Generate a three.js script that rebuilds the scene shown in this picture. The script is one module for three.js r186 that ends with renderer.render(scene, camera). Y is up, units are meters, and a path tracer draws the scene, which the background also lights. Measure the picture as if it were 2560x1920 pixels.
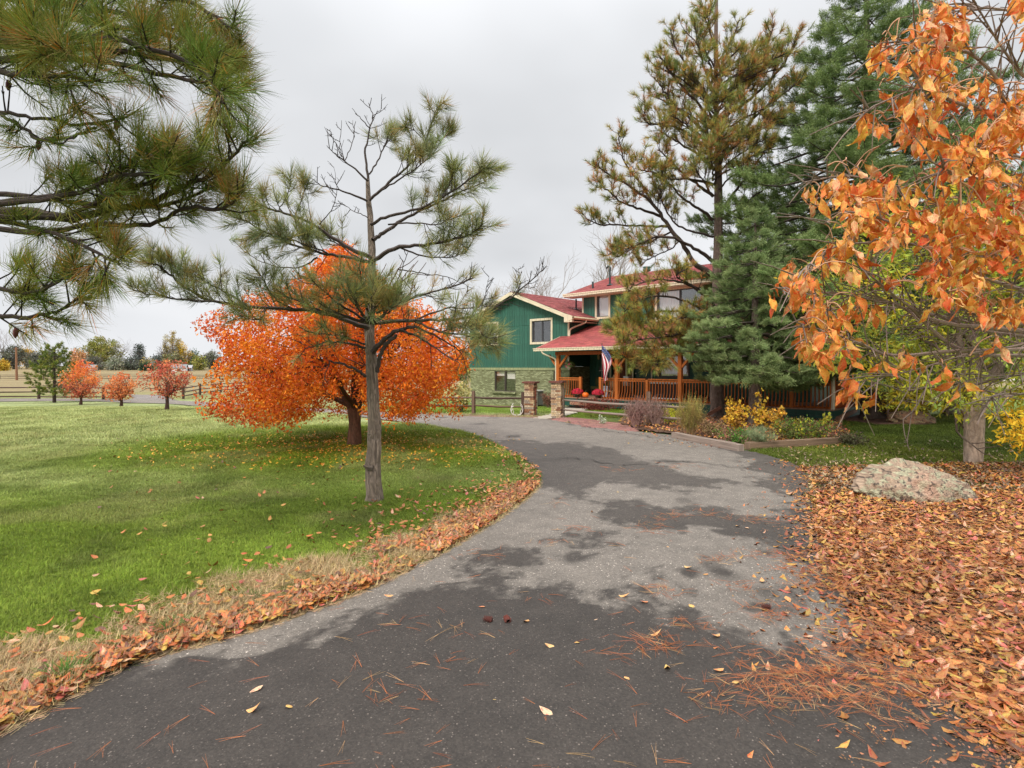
import * as THREE from 'three';
import { mergeGeometries } from 'three/addons/utils/BufferGeometryUtils.js';

// ---------- camera, sky, sun, exposure ----------
const F = 1421, EYE = 2.0, HY = 915, CX = 1280;
const V3 = (x, y, z) => new THREE.Vector3(x, y, z);
const scene = new THREE.Scene();
const camera = new THREE.PerspectiveCamera(2 * Math.atan(960 / F) * 180 / Math.PI, 4 / 3, 0.05, 3000);
camera.position.set(0, EYE, 0);
camera.setViewOffset(2560, 1920, 0, 45, 2560, 1920);
const renderer = new THREE.WebGLRenderer({ antialias: true });
renderer.setSize(1024, 768);
renderer.toneMapping = THREE.LinearToneMapping;
renderer.toneMappingExposure = 1.9;
renderer.shadowMap.enabled = true;
const SUN = { intensity: 1.45, from: V3(-5, 11, 8), soft: 34 };
const sun = new THREE.DirectionalLight(new THREE.Color(1, 0.955, 0.9), SUN.intensity);
sun.name = 'sun_light'; sun.position.copy(SUN.from).multiplyScalar(6); sun.target.position.set(0, 0, -15);
sun.castShadow = true; sun.shadow.radius = SUN.soft; sun.shadow.mapSize.set(4096, 4096);
Object.assign(sun.shadow.camera, { left: -40, right: 40, top: 40, bottom: -40, near: 1, far: 220 });
scene.add(sun, sun.target);

// ---------- random and noise ----------
function rng(seed) { let a = seed >>> 0; return () => { a = (a + 0x6D2B79F5) >>> 0; let t = a; t = Math.imul(t ^ (t >>> 15), t | 1); t ^= t + Math.imul(t ^ (t >>> 7), t | 61); return ((t ^ (t >>> 14)) >>> 0) / 4294967296; }; }
let R = rng(7);
const rr = (a, b) => a + (b - a) * R();
const clamp = (x, a, b) => Math.min(b, Math.max(a, x)), lerp = (a, b, t) => a + (b - a) * t;
const sstep = (a, b, x) => { const t = clamp((x - a) / (b - a), 0, 1); return t * t * (3 - 2 * t); };
function h2(x, y, s) { let n = Math.imul(x, 374761393) + Math.imul(y, 668265263) + Math.imul(s, 1274126177); n = Math.imul(n ^ (n >>> 13), 1274126177); return ((n ^ (n >>> 16)) >>> 0) / 4294967296; }
function vn(x, y, s = 0, p = 0) {            // value noise, period p (0: none)
  let ix = Math.floor(x), iy = Math.floor(y); const fx = x - ix, fy = y - iy, w = (i) => (p ? ((i % p) + p) % p : i);
  const u = fx * fx * (3 - 2 * fx), v = fy * fy * (3 - 2 * fy);
  const a = h2(w(ix), w(iy), s), b = h2(w(ix + 1), w(iy), s), c = h2(w(ix), w(iy + 1), s), d = h2(w(ix + 1), w(iy + 1), s);
  return a + (b - a) * u + (c - a) * v + (a - b - c + d) * u * v;
}
function fbm(x, y, o = 4, s = 0, p = 0) { let a = 0, k = 0.5, t = 0; for (let i = 0; i < o; i++) { a += k * vn(x, y, s + i, p); t += k; k *= 0.5; x *= 2; y *= 2; p *= 2; } return a / t; }
const lin = (c) => (c <= 0.04045 ? c / 12.92 : Math.pow((c + 0.055) / 1.055, 2.4));
const srgb = (c) => { c = clamp(c, 0, 1); return c <= 0.0031308 ? c * 12.92 : 1.055 * Math.pow(c, 1 / 2.4) - 0.055; };
const mixc = (a, b, t) => [lerp(a[0], b[0], t), lerp(a[1], b[1], t), lerp(a[2], b[2], t)];
const jit = (c, k, k2 = 0) => { const m = 1 + rr(-k, k); return [c[0] * m * (1 + rr(-k2, k2)), c[1] * m * (1 + rr(-k2, k2)), c[2] * m * (1 + rr(-k2, k2))]; };

// sky: even autumn overcast, computed
{
  const W = 1024, H = 512, data = new Float32Array(W * H * 4);
  for (let j = 0; j < H; j++) for (let i = 0; i < W; i++) {
    const el = ((j + 0.5) / H - 0.5) * Math.PI, az = ((i + 0.5) / W - 0.5) * 2 * Math.PI;
    const y = Math.sin(el), cx = Math.cos(el) * Math.cos(az), cz = Math.cos(el) * Math.sin(az);
    let L = 0.44, t = 0;
    if (y > -0.02) {
      const q = 1 / (Math.max(y, 0) + 0.22);
      const n = fbm(cx * q * 0.9 + 11, cz * q * 0.9 + 5, 5, 40), m = fbm(cx * q * 2.6 + 3, cz * q * 2.6 + 9, 4, 60);
      L = 0.438 + (n - 0.5) * 0.27 + (m - 0.5) * 0.08;
      L = lerp(0.47, L, sstep(0.0, 0.14, y) * 0.85 + 0.15);
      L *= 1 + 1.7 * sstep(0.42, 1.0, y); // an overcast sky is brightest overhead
      t = (n - 0.5) * 0.5;
    }
    const o = (j * W + i) * 4;
    data[o] = L * (0.975 + t * 0.04); data[o + 1] = L * 0.993; data[o + 2] = L * (1.025 - t * 0.03); data[o + 3] = 1;
  }
  const sky = new THREE.DataTexture(data, W, H, THREE.RGBAFormat, THREE.FloatType);
  sky.mapping = THREE.EquirectangularReflectionMapping; sky.magFilter = sky.minFilter = THREE.LinearFilter; sky.needsUpdate = true;
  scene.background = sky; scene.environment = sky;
}

// ---------- ground height and pixel helpers ----------
const KNOTS = [[-50, 0], [25, 0], [34, -0.36], [42, -0.5], [142, -1.3], [250, 0.9], [400, 1.3], [4000, 1.3]];
function terr(D) { for (let i = 1; i < KNOTS.length; i++) if (D <= KNOTS[i][0]) { const [a, ya] = KNOTS[i - 1], [b, yb] = KNOTS[i]; const t = (D - a) / (b - a); return lerp(ya, yb, i < 4 ? t * t * (3 - 2 * t) * 0.5 + t * 0.5 : t); } return 1.3; }
const at = (px, py, D) => V3((px - CX) / F * D, EYE - (py - HY) / F * D, -D);
function P(px, py, lift = 0) { let D = EYE * F / (py - HY); for (let i = 0; i < 12; i++) D = lerp(D, (EYE - terr(D)) * F / (py - HY), 0.7); return V3((px - CX) / F * D, terr(D) + lift, -D); }
const gnd = (x, D, lift = 0) => V3(x, terr(D) + lift, -D);
function inPoly(x, y, p) { let c = false; for (let i = 0, j = p.length - 1; i < p.length; j = i++) { const a = p[i], b = p[j]; if ((a[1] > y) !== (b[1] > y) && x < (b[0] - a[0]) * (y - a[1]) / (b[1] - a[1]) + a[0]) c = !c; } return c; }
const flat = (v) => [v.x, -v.z];

// ---------- naming and adding ----------
const used = new Map();
function numbered(n) { const k = used.get(n) ?? 0; used.set(n, k + 1); return k ? `${n}_${String(k).padStart(3, '0')}` : n; }
function tag(o, label, category, group, kind) { if (label) o.userData.label = label; if (category) o.userData.category = category; if (group) o.userData.group = group; if (kind) o.userData.kind = kind; return o; }
function shadowy(m) { m.castShadow = m.receiveShadow = true; return m; }
function thing(name, pos, turn, label, category, group) { const g = new THREE.Group(); g.name = numbered(name); g.position.copy(pos); g.rotation.y = turn || 0; scene.add(g); return tag(g, label, category, group); }
function mesh(name, geo, mat, parent = scene) { if (geo instanceof MB) geo = geo.geo(); const m = shadowy(new THREE.Mesh(geo, mat)); m.name = parent === scene ? numbered(name) : name; parent.add(m); return m; }
function struct(name, geo, mat) { const m = mesh(name, geo, mat); m.userData.kind = 'structure'; return m; }
function inst(name, geo, mat, list, parent = scene) {   // list of [Matrix4, [r, g, b]]
  const m = shadowy(new THREE.InstancedMesh(geo, mat, list.length)); m.name = parent === scene ? numbered(name) : name;
  const c = new THREE.Color();
  list.forEach(([x, k], i) => { m.setMatrixAt(i, x); m.setColorAt(i, c.setRGB(k[0], k[1], k[2])); });
  m.userData.kind = 'stuff'; parent.add(m); return m;
}
function copyOf(o, name, pos, turn, label, group) { const c = o.clone(); c.name = numbered(name); c.userData = { ...o.userData }; if (pos) c.position.copy(pos); if (turn !== undefined) c.rotation.y = turn; if (label) c.userData.label = label; if (group) c.userData.group = group; scene.add(c); return c; }
const mtx = (() => { const q = new THREE.Quaternion(), e = new THREE.Euler(); return (p, rx, ry, rz, s, order = 'YXZ') => new THREE.Matrix4().compose(p, q.setFromEuler(e.set(rx, ry, rz, order)), typeof s === 'number' ? V3(s, s, s) : s).clone(); })();
const UPV = V3(0, 1, 0);
function aim(p, dir, spin, s) { const q = new THREE.Quaternion().setFromUnitVectors(UPV, dir.clone().normalize()).multiply(new THREE.Quaternion().setFromAxisAngle(UPV, spin)); return new THREE.Matrix4().compose(p, q, typeof s === 'number' ? V3(s, s, s) : s); }

// ---------- mesh builder ----------
class MB {
  constructor() { this.p = []; this.u = []; this.c = []; this.i = []; this.n = 0; }
  v(x, y, z, u = 0, v = 0, c = [1, 1, 1]) { this.p.push(x, y, z); this.u.push(u, v); this.c.push(c[0], c[1], c[2]); return this.n++; }
  tri(a, b, c) { this.i.push(a, b, c); }
  quad(a, b, c, d, col, uv) { const k = [a, b, c, d].map((q, j) => { const t = uv ? uv[j] : [[0, 0], [1, 0], [1, 1], [0, 1]][j]; return this.v(q.x, q.y, q.z, t[0], t[1], col); }); this.i.push(k[0], k[1], k[2], k[0], k[2], k[3]); }
  poly(pts, col, uvf) { const k = pts.map((q) => { const t = uvf ? uvf(q) : [q.x, q.y]; return this.v(q.x, q.y, q.z, t[0], t[1], col); }); for (let j = 2; j < k.length; j++) this.i.push(k[0], k[j - 1], k[j]); }
  // box from min corner to max corner in local axes, optional matrix
  box(x0, y0, z0, x1, y1, z1, col = [1, 1, 1], M) {
    const T = (x, y, z) => { const q = V3(x, y, z); return M ? q.applyMatrix4(M) : q; };
    const f = (a, b, c, d, w, h, o) => { const uv = [[o, 0], [o + w, 0], [o + w, h], [o, h]]; this.quad(a, b, c, d, col, uv); };
    const A = T(x0, y0, z0), B = T(x1, y0, z0), C = T(x1, y1, z0), D = T(x0, y1, z0), E = T(x0, y0, z1), G = T(x1, y0, z1), H = T(x1, y1, z1), I = T(x0, y1, z1);
    const w = x1 - x0, h = y1 - y0, d = z1 - z0, o = x0 + z0;
    f(E, G, H, I, w, h, o); f(B, A, D, C, w, h, o); f(A, E, I, D, d, h, o); f(G, B, C, H, d, h, o); f(I, H, C, D, w, d, o); f(A, B, G, E, w, d, o);
  }
  // beam of w x h section between two points (h along up)
  beam(a, b, w, h, col = [1, 1, 1], up = UPV) {
    const d = b.clone().sub(a), L = d.length(); d.normalize(); const x = d.clone().cross(up).normalize(), y = x.clone().cross(d);
    const M = new THREE.Matrix4().makeBasis(x, y, d.clone()).setPosition(a); this.boxL(w, h, L, col, M);
  }
  boxL(w, h, L, col, M) { // grain runs along z: uv v = along
    const T = (x, y, z) => V3(x, y, z).applyMatrix4(M), a = w / 2, b = h / 2;
    const c = [[-a, -b], [a, -b], [a, b], [-a, b]]; let o = (M.elements[12] * 3.1 + M.elements[14] * 1.7) % 7;
    for (let k = 0; k < 4; k++) { const [x0, y0] = c[k], [x1, y1] = c[(k + 1) % 4], s = Math.hypot(x1 - x0, y1 - y0); this.quad(T(x0, y0, L), T(x1, y1, L), T(x1, y1, 0), T(x0, y0, 0), col, [[o, L], [o + s, L], [o + s, 0], [o, 0]]); o += s; }
    this.quad(T(-a, -b, L), T(-a, b, L), T(a, b, L), T(a, -b, L), col, [[0, 0], [0, h], [w, h], [w, 0]]); this.quad(T(-a, -b, 0), T(a, -b, 0), T(a, b, 0), T(-a, b, 0), col, [[0, 0], [w, 0], [w, h], [0, h]]);
  }
  tube(pts, rad, sides = 5, col = [1, 1, 1], cap = true, bump = 0) {
    let prev = null, N = V3(), B = V3(), L = 0; const t = V3();
    for (let k = 0; k < pts.length; k++) {
      t.copy(pts[Math.min(k + 1, pts.length - 1)]).sub(pts[Math.max(k - 1, 0)]).normalize();
      if (!prev) { N.set(0.31, 0.2, 0.93); if (Math.abs(t.dot(N)) > 0.9) N.set(1, 0, 0); }
      N.addScaledVector(t, -N.dot(t)).normalize(); B.crossVectors(t, N);
      if (k) L += pts[k].distanceTo(pts[k - 1]);
      const r = Array.isArray(rad) ? rad[k] : rad, ring = [], cc = Array.isArray(col[0]) ? col[k] : col;
      for (let s = 0; s <= sides; s++) { const a = (s % sides) / sides * Math.PI * 2, q = r * (bump ? 1 + bump * (vn(s % sides * 1.7, L * 6, 91) - 0.5) : 1), c = Math.cos(a) * q, d = Math.sin(a) * q; ring.push(this.v(pts[k].x + N.x * c + B.x * d, pts[k].y + N.y * c + B.y * d, pts[k].z + N.z * c + B.z * d, s / sides, L, cc)); }
      if (prev) for (let s = 0; s < sides; s++) this.i.push(prev[s], prev[s + 1], ring[s + 1], prev[s], ring[s + 1], ring[s]);
      prev = ring;
    }
    if (cap) { const q = pts[pts.length - 1], c0 = this.v(q.x, q.y, q.z, 0.5, L, Array.isArray(col[0]) ? col[pts.length - 1] : col); for (let s = 0; s < sides; s++) this.i.push(prev[s], prev[s + 1], c0); }
  }
  geo() { const g = new THREE.BufferGeometry(); g.setAttribute('position', new THREE.BufferAttribute(new Float32Array(this.p), 3)); g.setAttribute('uv', new THREE.BufferAttribute(new Float32Array(this.u), 2)); g.setAttribute('color', new THREE.BufferAttribute(new Float32Array(this.c), 3)); g.setIndex(this.i); g.computeVertexNormals(); return g; }
}
function curve(pts, n) { return new THREE.CatmullRomCurve3(pts, false, 'centripetal').getPoints(n); }

// ---------- textures ----------
function tex(w, h, fn, colour = true, rep = [1, 1]) {
  const d = new Uint8Array(w * h * 4);
  for (let j = 0; j < h; j++) for (let i = 0; i < w; i++) { const c = fn(i / w, j / h, i, j), o = (j * w + i) * 4; if (typeof c === 'number') d[o] = d[o + 1] = d[o + 2] = clamp(c, 0, 1) * 255; else { d[o] = clamp(c[0], 0, 1) * 255; d[o + 1] = clamp(c[1], 0, 1) * 255; d[o + 2] = clamp(c[2], 0, 1) * 255; } d[o + 3] = 255; }
  const t = new THREE.DataTexture(d, w, h); t.wrapS = t.wrapT = THREE.RepeatWrapping; t.magFilter = THREE.LinearFilter; t.minFilter = THREE.LinearMipmapLinearFilter; t.generateMipmaps = true; t.repeat.set(rep[0], rep[1]); if (colour) t.colorSpace = THREE.SRGBColorSpace; t.needsUpdate = true; return t;
}
const mat = (o) => new THREE.MeshStandardMaterial({ roughness: 0.85, side: THREE.DoubleSide, ...o });
const C = (r, g, b) => new THREE.Color().setRGB(r, g, b);
// ---------- driveway outline ----------
const DRIVE = [ // left edge, right edge (points of the photograph laid on the ground)
  [-405, 2050, 2700, 2050], [69, 1808, 2440, 1808], [347, 1666, 2300, 1660], [625, 1585, 2190, 1560], [926, 1475, 2100, 1440], [1111, 1383, 2050, 1340], [1261, 1290, 2022, 1260], [1340, 1225, 2022, 1205],
  [1350, 1185, 2000, 1170], [1300, 1142, 1930, 1143], [1250, 1117, 1860, 1127], [1203, 1093, 1680, 1090], [1111, 1070, 1465, 1067], [983, 1053, 1350, 1047], [833, 1035, 1140, 1041], [700, 1027, 880, 1026],
  [547, 1018.7, 620, 1012], [428, 1010, 440, 1002], [318, 1007, 330, 999], [207, 1003, 150, 996.5], [-200, 1006, -200, 998]];
const edgeL = curve(DRIVE.map(([x, y]) => P(x, y)), 520), edgeR = curve(DRIVE.map(([, , x, y]) => P(x, y)), 520);
const DRIVE_POLY = [...edgeL.map(flat), ...edgeR.map(flat).reverse()];
const LOOP_AT = 330;
function edgeDist(edge, x, D, from = 0, to = edge.length) { let b = 1e9; for (let i = from; i < to; i += 2) { const e = edge[i], d = (e.x - x) ** 2 + (-e.z - D) ** 2; if (d < b) b = d; } return Math.sqrt(b); }
const inDrive = (x, D) => inPoly(x, D, DRIVE_POLY);
const gp = (list) => list.map(([x, y]) => flat(P(x, y)));

// paths and beds as outlines
const WALK = gp([[1335, 1048], [1372, 1049], [1400, 1043], [1425, 1038], [1470, 1025], [1492, 1007], [1480, 1000], [1425, 1001], [1412, 1012], [1398, 1026], [1376, 1037], [1350, 1042]]);
const PINK = gp([[1368, 1049], [1408, 1043], [1470, 1048], [1545, 1059], [1600, 1075], [1590, 1083], [1465, 1070]]);
const PINKL = gp([[1352, 1041], [1340, 1047], [1140, 1042], [1000, 1033], [1000, 1030], [1140, 1036], [1300, 1037.5]]);
const BED = gp([[1545, 1057], [1600, 1030], [1640, 1018], [2080, 1038], [2125, 1085], [2110, 1105], [1866, 1116], [1690, 1087], [1600, 1076]]);
const SPRUCE_BED = gp([[2080, 1040], [2170, 1018], [2300, 1040], [2330, 1062], [2200, 1063], [2110, 1052]]);
// right-hand leaf bed
const LEAFBED = gp([[2022, 1190], [1990, 1168], [2080, 1170], [2200, 1166], [2440, 1160], [2700, 1165], [3300, 1500], [3600, 2050], [2650, 2050], [2440, 1808], [2300, 1660], [2180, 1560], [2090, 1440], [2040, 1340]]);

const treeAt = { orange: P(886, 1113), pine: P(936, 1252), ash: P(2433, 1160) };
function lawnCol(x, D) {
  const n = fbm(x * 0.35, D * 0.35, 4, 3), n2 = fbm(x * 1.6, D * 1.1, 3, 9), n3 = fbm(x * 0.12 + 4, D * 0.12, 3, 21);
  if (D > 43) {            // pasture beyond the fence
    const k = sstep(43, 62, D + (n3 - 0.5) * 26); let c = mixc([0.33, 0.34, 0.11], [0.40, 0.31, 0.155], k);
    if (x > -12 && x < 5 && D < 70) c = mixc([0.40, 0.42, 0.10], c, 0.35);
    c = mixc(c, [0.28, 0.19, 0.09], 0.6 * sstep(0.5, 0.7, fbm(x * 0.03, D * 0.12, 4, 33)) * sstep(60, 120, D));
    const m = 0.8 + 0.4 * n; return [c[0] * m, c[1] * m, c[2] * m];
  }
  let c = mixc([0.175, 0.265, 0.026], [0.245, 0.335, 0.048], n);
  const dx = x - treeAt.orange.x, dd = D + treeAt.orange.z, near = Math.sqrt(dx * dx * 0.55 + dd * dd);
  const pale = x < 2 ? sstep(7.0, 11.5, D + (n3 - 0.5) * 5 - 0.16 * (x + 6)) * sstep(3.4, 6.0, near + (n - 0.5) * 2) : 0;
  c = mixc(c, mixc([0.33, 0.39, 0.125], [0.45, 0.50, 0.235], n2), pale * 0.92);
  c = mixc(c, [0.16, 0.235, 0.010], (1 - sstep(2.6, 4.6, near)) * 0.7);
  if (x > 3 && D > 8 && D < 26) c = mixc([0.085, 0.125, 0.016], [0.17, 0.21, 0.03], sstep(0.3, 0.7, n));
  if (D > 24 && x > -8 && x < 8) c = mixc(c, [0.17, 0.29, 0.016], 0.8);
  const patch = sstep(0.52, 0.72, fbm(x * 0.9 + 30, D * 0.8, 4, 77)); if (x < 2) c = mixc(c, [0.33, 0.34, 0.13], 0.5 * patch);
  const dk = sstep(0.56, 0.74, fbm(x * 1.4 + 3, D * 1.2, 4, 78)); c = mixc(c, [0.10, 0.16, 0.015], 0.45 * dk);
  const m = 0.72 + 0.56 * n2; return [c[0] * m, c[1] * m, c[2] * m];
}

// ---------- the ground, one sheet to the horizon ----------
const grassTex = tex(512, 512, (u, v) => { const a = fbm(u * 48, v * 48, 4, 1, 48), b = fbm(u * 9, v * 9, 3, 5, 9); const k = 0.55 + 0.55 * a + 0.22 * (b - 0.5); return [k, k, k * 0.97]; }, true, [0.5, 0.5]);
const grassBump = tex(512, 512, (u, v) => fbm(u * 64, v * 64, 4, 2, 64), false, [0.5, 0.5]);
{
  const g = new MB(), ax = (n, far, k) => Array.from({ length: n + 1 }, (_, i) => { const t = i / n * 2 - 1; return far * Math.sinh(t * k) / Math.sinh(k); });
  const xs = ax(230, 900, 7.2), zs = []; for (let i = 0; i <= 260; i++) { const t = i / 260; zs.push(-8 + 1008 * (Math.exp(t * 5.4) - 1) / (Math.exp(5.4) - 1)); }
  for (const D of zs) for (const x of xs) {
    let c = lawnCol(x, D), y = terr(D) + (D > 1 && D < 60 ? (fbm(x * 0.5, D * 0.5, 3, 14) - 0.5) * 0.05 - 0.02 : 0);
    if (D > 2.4 && D < 10.5 && x < 2 && x > -D * 1.1) { const e = edgeDist(edgeL, x, D, 0, 260), w = lerp(1.3, 0.4, sstep(3, 8.5, D)); c = mixc(c, mixc([0.30, 0.20, 0.11], [0.40, 0.30, 0.16], vn(x * 3, D * 3, 19)), 1 - sstep(w * 0.5, w, e)); }
    if (inPoly(x, D, LEAFBED)) c = mixc([0.10, 0.055, 0.03], [0.05, 0.035, 0.025], fbm(x * 3, D * 3, 3, 8));
    if (D < 60 && inDrive(x, D)) y = terr(D) - 0.015;
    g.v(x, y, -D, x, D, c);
  }
  const w = xs.length; for (let j = 0; j < zs.length - 1; j++) for (let i = 0; i < w - 1; i++) { const a = j * w + i; g.i.push(a, a + 1, a + w + 1, a, a + w + 1, a + w); }
  struct('ground', g, mat({ map: grassTex, vertexColors: true, bumpMap: grassBump, bumpScale: 0.03, roughness: 0.95 }));
}

// ---------- driveway ----------
const asphalt = tex(1024, 1024, (u, v) => {
  let k = 0.46 + 0.20 * (fbm(u * 160, v * 160, 3, 4, 160) - 0.5) + 0.10 * (fbm(u * 12, v * 12, 3, 6, 12) - 0.5);
  const cx = Math.floor(u * 110), cy = Math.floor(v * 110), h = h2(cx, cy, 77); // pale stones in the tar
  let w = [k, k * 0.985, k * 0.96];
  if (h > 0.74) { const ox = 0.3 + 0.4 * h2(cx, cy, 78), oy = 0.3 + 0.4 * h2(cx, cy, 79), rx = 0.12 + 0.30 * h2(cx, cy, 80) ** 2, d = Math.hypot((u * 110 - cx - ox) * (0.8 + 0.6 * h2(cx, cy, 82)), v * 110 - cy - oy); if (d < rx) { const s = h2(cx, cy, 81), e = 0.08 + 0.42 * s * s; w = [Math.min(1, k + e), Math.min(1, k + e * 0.97), Math.min(1, k + e * 0.93)]; } }
  return w;
}, true, [1 / 1.7, 1 / 1.7]);
const asphaltBump = tex(1024, 1024, (u, v) => 0.6 * fbm(u * 140, v * 140, 3, 4, 140) + 0.4 * fbm(u * 24, v * 24, 3, 15, 24), false, [1 / 1.7, 1 / 1.7]);
const DRY = [ // dried-off areas of the damp asphalt
  gp([[250, 1690], [200, 1640], [560, 1560], [900, 1430], [1090, 1350], [1240, 1260], [1320, 1200], [1390, 1240], [1480, 1262], [1560, 1270], [1500, 1300], [1620, 1335], [1760, 1338], [1880, 1345], [1960, 1400], [2060, 1480], [2120, 1540], [2110, 1606], [2000, 1604], [1877, 1590], [1759, 1560], [1640, 1550], [1517, 1526], [1492, 1494], [1418, 1482], [1294, 1472], [1171, 1462], [998, 1477], [924, 1526], [840, 1584], [741, 1600], [692, 1657], [568, 1668], [445, 1674], [340, 1700]]),
  gp([[1440, 1240], [1520, 1205], [1640, 1222], [1760, 1232], [1850, 1205], [1960, 1225], [2010, 1260], [1960, 1290], [1800, 1290], [1650, 1275], [1540, 1262]]),
  gp([[1270, 1075], [1340, 1040], [1470, 1066], [1700, 1088], [1790, 1118], [1880, 1160], [1930, 1205], [1850, 1205], [1700, 1185], [1560, 1140], [1430, 1112], [1330, 1106]]),
  gp([[700, 1044], [700, 1005], [1140, 1033], [1350, 1040], [1420, 1060], [1330, 1090], [1260, 1104], [1200, 1100], [1080, 1070], [960, 1054]]),
  gp([[-600, 1012], [-600, 985], [420, 994], [720, 1014], [720, 1040], [420, 1016]])];
const DAMP = [gp([[1146, 1396], [1220, 1384], [1344, 1392], [1330, 1430], [1250, 1440], [1170, 1430]]), gp([[1550, 1480], [1680, 1462], [1690, 1500], [1620, 1510]]), gp([[1344, 1352], [1440, 1338], [1541, 1350], [1520, 1372], [1400, 1378]])];
function dryness(x, D) {
  const s = 0.16 + D * 0.012, wx = x + (fbm(x * 1.1, D * 1.1, 4, 51) - 0.5) * s * 3, wd = D + (fbm(x * 1.1 + 9, D * 1.1, 4, 52) - 0.5) * s * 3;
  let k = 0; for (const [ox, od] of [[0, 0], [0.2, 0.03], [-0.2, -0.03], [0.03, 0.26], [-0.03, -0.26]]) { const X = wx + ox, Y = wd + od; if (DRY.some((p) => inPoly(X, Y, p)) && !DAMP.some((p) => inPoly(X, Y, p))) k += 0.2; }
  const f = fbm(x * 6, D * 4.5, 5, 55), e = fbm(x * 1.5, D * 1.2, 4, 56);
  const gr = vn(x * 30, D * 24, 57) - 0.5; return sstep(0.12, 0.88, k + gr * 0.35 * (k > 0.02 && k < 0.98 ? 1 : 0.3) + (f - 0.5) * (0.35 + (k > 0.05 && k < 0.95 ? 1.3 : 0)) - (e > 0.60 ? (e - 0.64) * 5 * k * (0.4 + f) : 0));
}
{
  const g = new MB(), NS = 1040, NA = 230, fineL = curve(DRIVE.map(([x, y]) => P(x, y)), NS), fineR = curve(DRIVE.map(([, , x, y]) => P(x, y)), NS);
  for (let j = 0; j <= NS; j++) for (let i = 0; i <= NA; i++) {
    const a = fineL[j], b = fineR[j], t = i / NA; let x = lerp(a.x, b.x, t), D = -lerp(a.z, b.z, t);
    if (i === 0 || i === NA) { x += (vn(j * 0.2, i, 61) - 0.5) * 0.12; D += (vn(j * 0.25, i, 62) - 0.5) * 0.1; }
    const d = dryness(x, D), far = sstep(12, 28, D), w = fbm(x * 0.5, D * 0.5, 3, 63);
    let c = mixc(mixc([0.245, 0.208, 0.182], [0.40, 0.345, 0.305], sstep(4.5, 11, D)), mixc([0.93, 0.83, 0.735], [1.02, 0.88, 0.765], far), d);
    const m = 0.88 + 0.24 * w; c = [c[0] * m, c[1] * m, c[2] * m];
    const crown = Math.sin(Math.PI * t) * 0.03;
    g.v(x, terr(D) + 0.018 + crown + (fbm(x * 0.8, D * 0.8, 3, 64) - 0.5) * 0.012, -D, x, D, c);
  }
  const w = NA + 1; for (let j = 0; j < NS; j++) for (let i = 0; i < NA; i++) { const a = j * w + i; g.i.push(a, a + 1, a + w + 1, a, a + w + 1, a + w); }
  struct('driveway', g, mat({ map: asphalt, vertexColors: true, bumpMap: asphaltBump, bumpScale: 0.006, roughness: 0.8 }));
}
// branch road running off between the pasture fences
function sheet(name, poly, lift, col, material, cell = 0.35, rough = 0.02) {
  const g = new MB(), shape = poly.map(([x, d]) => new THREE.Vector2(x, d)), bx = new THREE.Box2().setFromPoints(shape), id = new Map(), key = (i, j) => i * 10000 + j;
  const nx = Math.ceil((bx.max.x - bx.min.x) / cell), nd = Math.ceil((bx.max.y - bx.min.y) / cell), step = [(bx.max.x - bx.min.x) / nx, (bx.max.y - bx.min.y) / nd];
  const get = (i, j) => { const k = key(i, j); if (id.has(k)) return id.get(k); let x = bx.min.x + i * step[0], d = bx.min.y + j * step[1]; x += (h2(i, j, 5) - 0.5) * cell * 0.4; d += (h2(i, j, 6) - 0.5) * cell * 0.4; const n = g.v(x, terr(d) + lift + (vn(x * 2, d * 2, 71) - 0.5) * rough, -d, x, d, col(x, d)); id.set(k, n); return n; };
  for (let i = 0; i < nx; i++) for (let j = 0; j < nd; j++) if (inPoly(bx.min.x + (i + 0.5) * step[0], bx.min.y + (j + 0.5) * step[1], poly)) { const a = get(i, j), b = get(i + 1, j), c = get(i + 1, j + 1), d = get(i, j + 1); g.i.push(a, b, c, a, c, d); }
  return struct(name, g, material);
}
const gravelTex = tex(512, 512, (u, v) => { const k = 0.62 + 0.6 * (fbm(u * 90, v * 90, 3, 17, 90) - 0.3); return [k, k, k]; }, true, [0.7, 0.7]);
const gravelBump = tex(512, 512, (u, v) => fbm(u * 70, v * 70, 3, 18, 70), false, [0.7, 0.7]);
const gravelMat = mat({ map: gravelTex, bumpMap: gravelBump, bumpScale: 0.03, vertexColors: true, roughness: 0.95 });
sheet('gravel_road', gp([[325, 1001], [440, 1002], [416, 992], [398, 988], [300, 986], [332, 990], [330, 996]]), 0.015, (x, d) => jit([0.46, 0.40, 0.36], 0.12), gravelMat, 0.5);
{
  const concrete = tex(512, 512, (u, v) => { const k = 0.86 + 0.22 * (fbm(u * 40, v * 40, 4, 22, 40) - 0.5) + 0.16 * (fbm(u * 4, v * 4, 3, 23, 4) - 0.5); return [k, k * 0.975, k * 0.93]; }, true, [0.5, 0.5]);
  sheet('front_walk', WALK, 0.03, () => jit([0.60, 0.55, 0.48], 0.05), mat({ map: concrete, vertexColors: true, roughness: 0.9 }), 0.18, 0);
  sheet('pink_gravel_strip', PINK, 0.02, () => jit([0.58, 0.27, 0.22], 0.3, 0.1), gravelMat, 0.14, 0.04);
  sheet('pink_gravel_edge', PINKL, 0.018, () => jit([0.50, 0.26, 0.20], 0.3, 0.1), gravelMat, 0.14, 0.03);
  sheet('mulch_bed', BED, 0.025, (x, d) => jit(mixc([0.20, 0.10, 0.055], [0.33, 0.17, 0.09], vn(x * 2, d * 2, 31)), 0.3, 0.08), gravelMat, 0.2, 0.03);
  sheet('mulch_ring', SPRUCE_BED, 0.03, (x, d) => jit([0.25, 0.12, 0.075], 0.25, 0.06), gravelMat, 0.22, 0.06);
}

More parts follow.
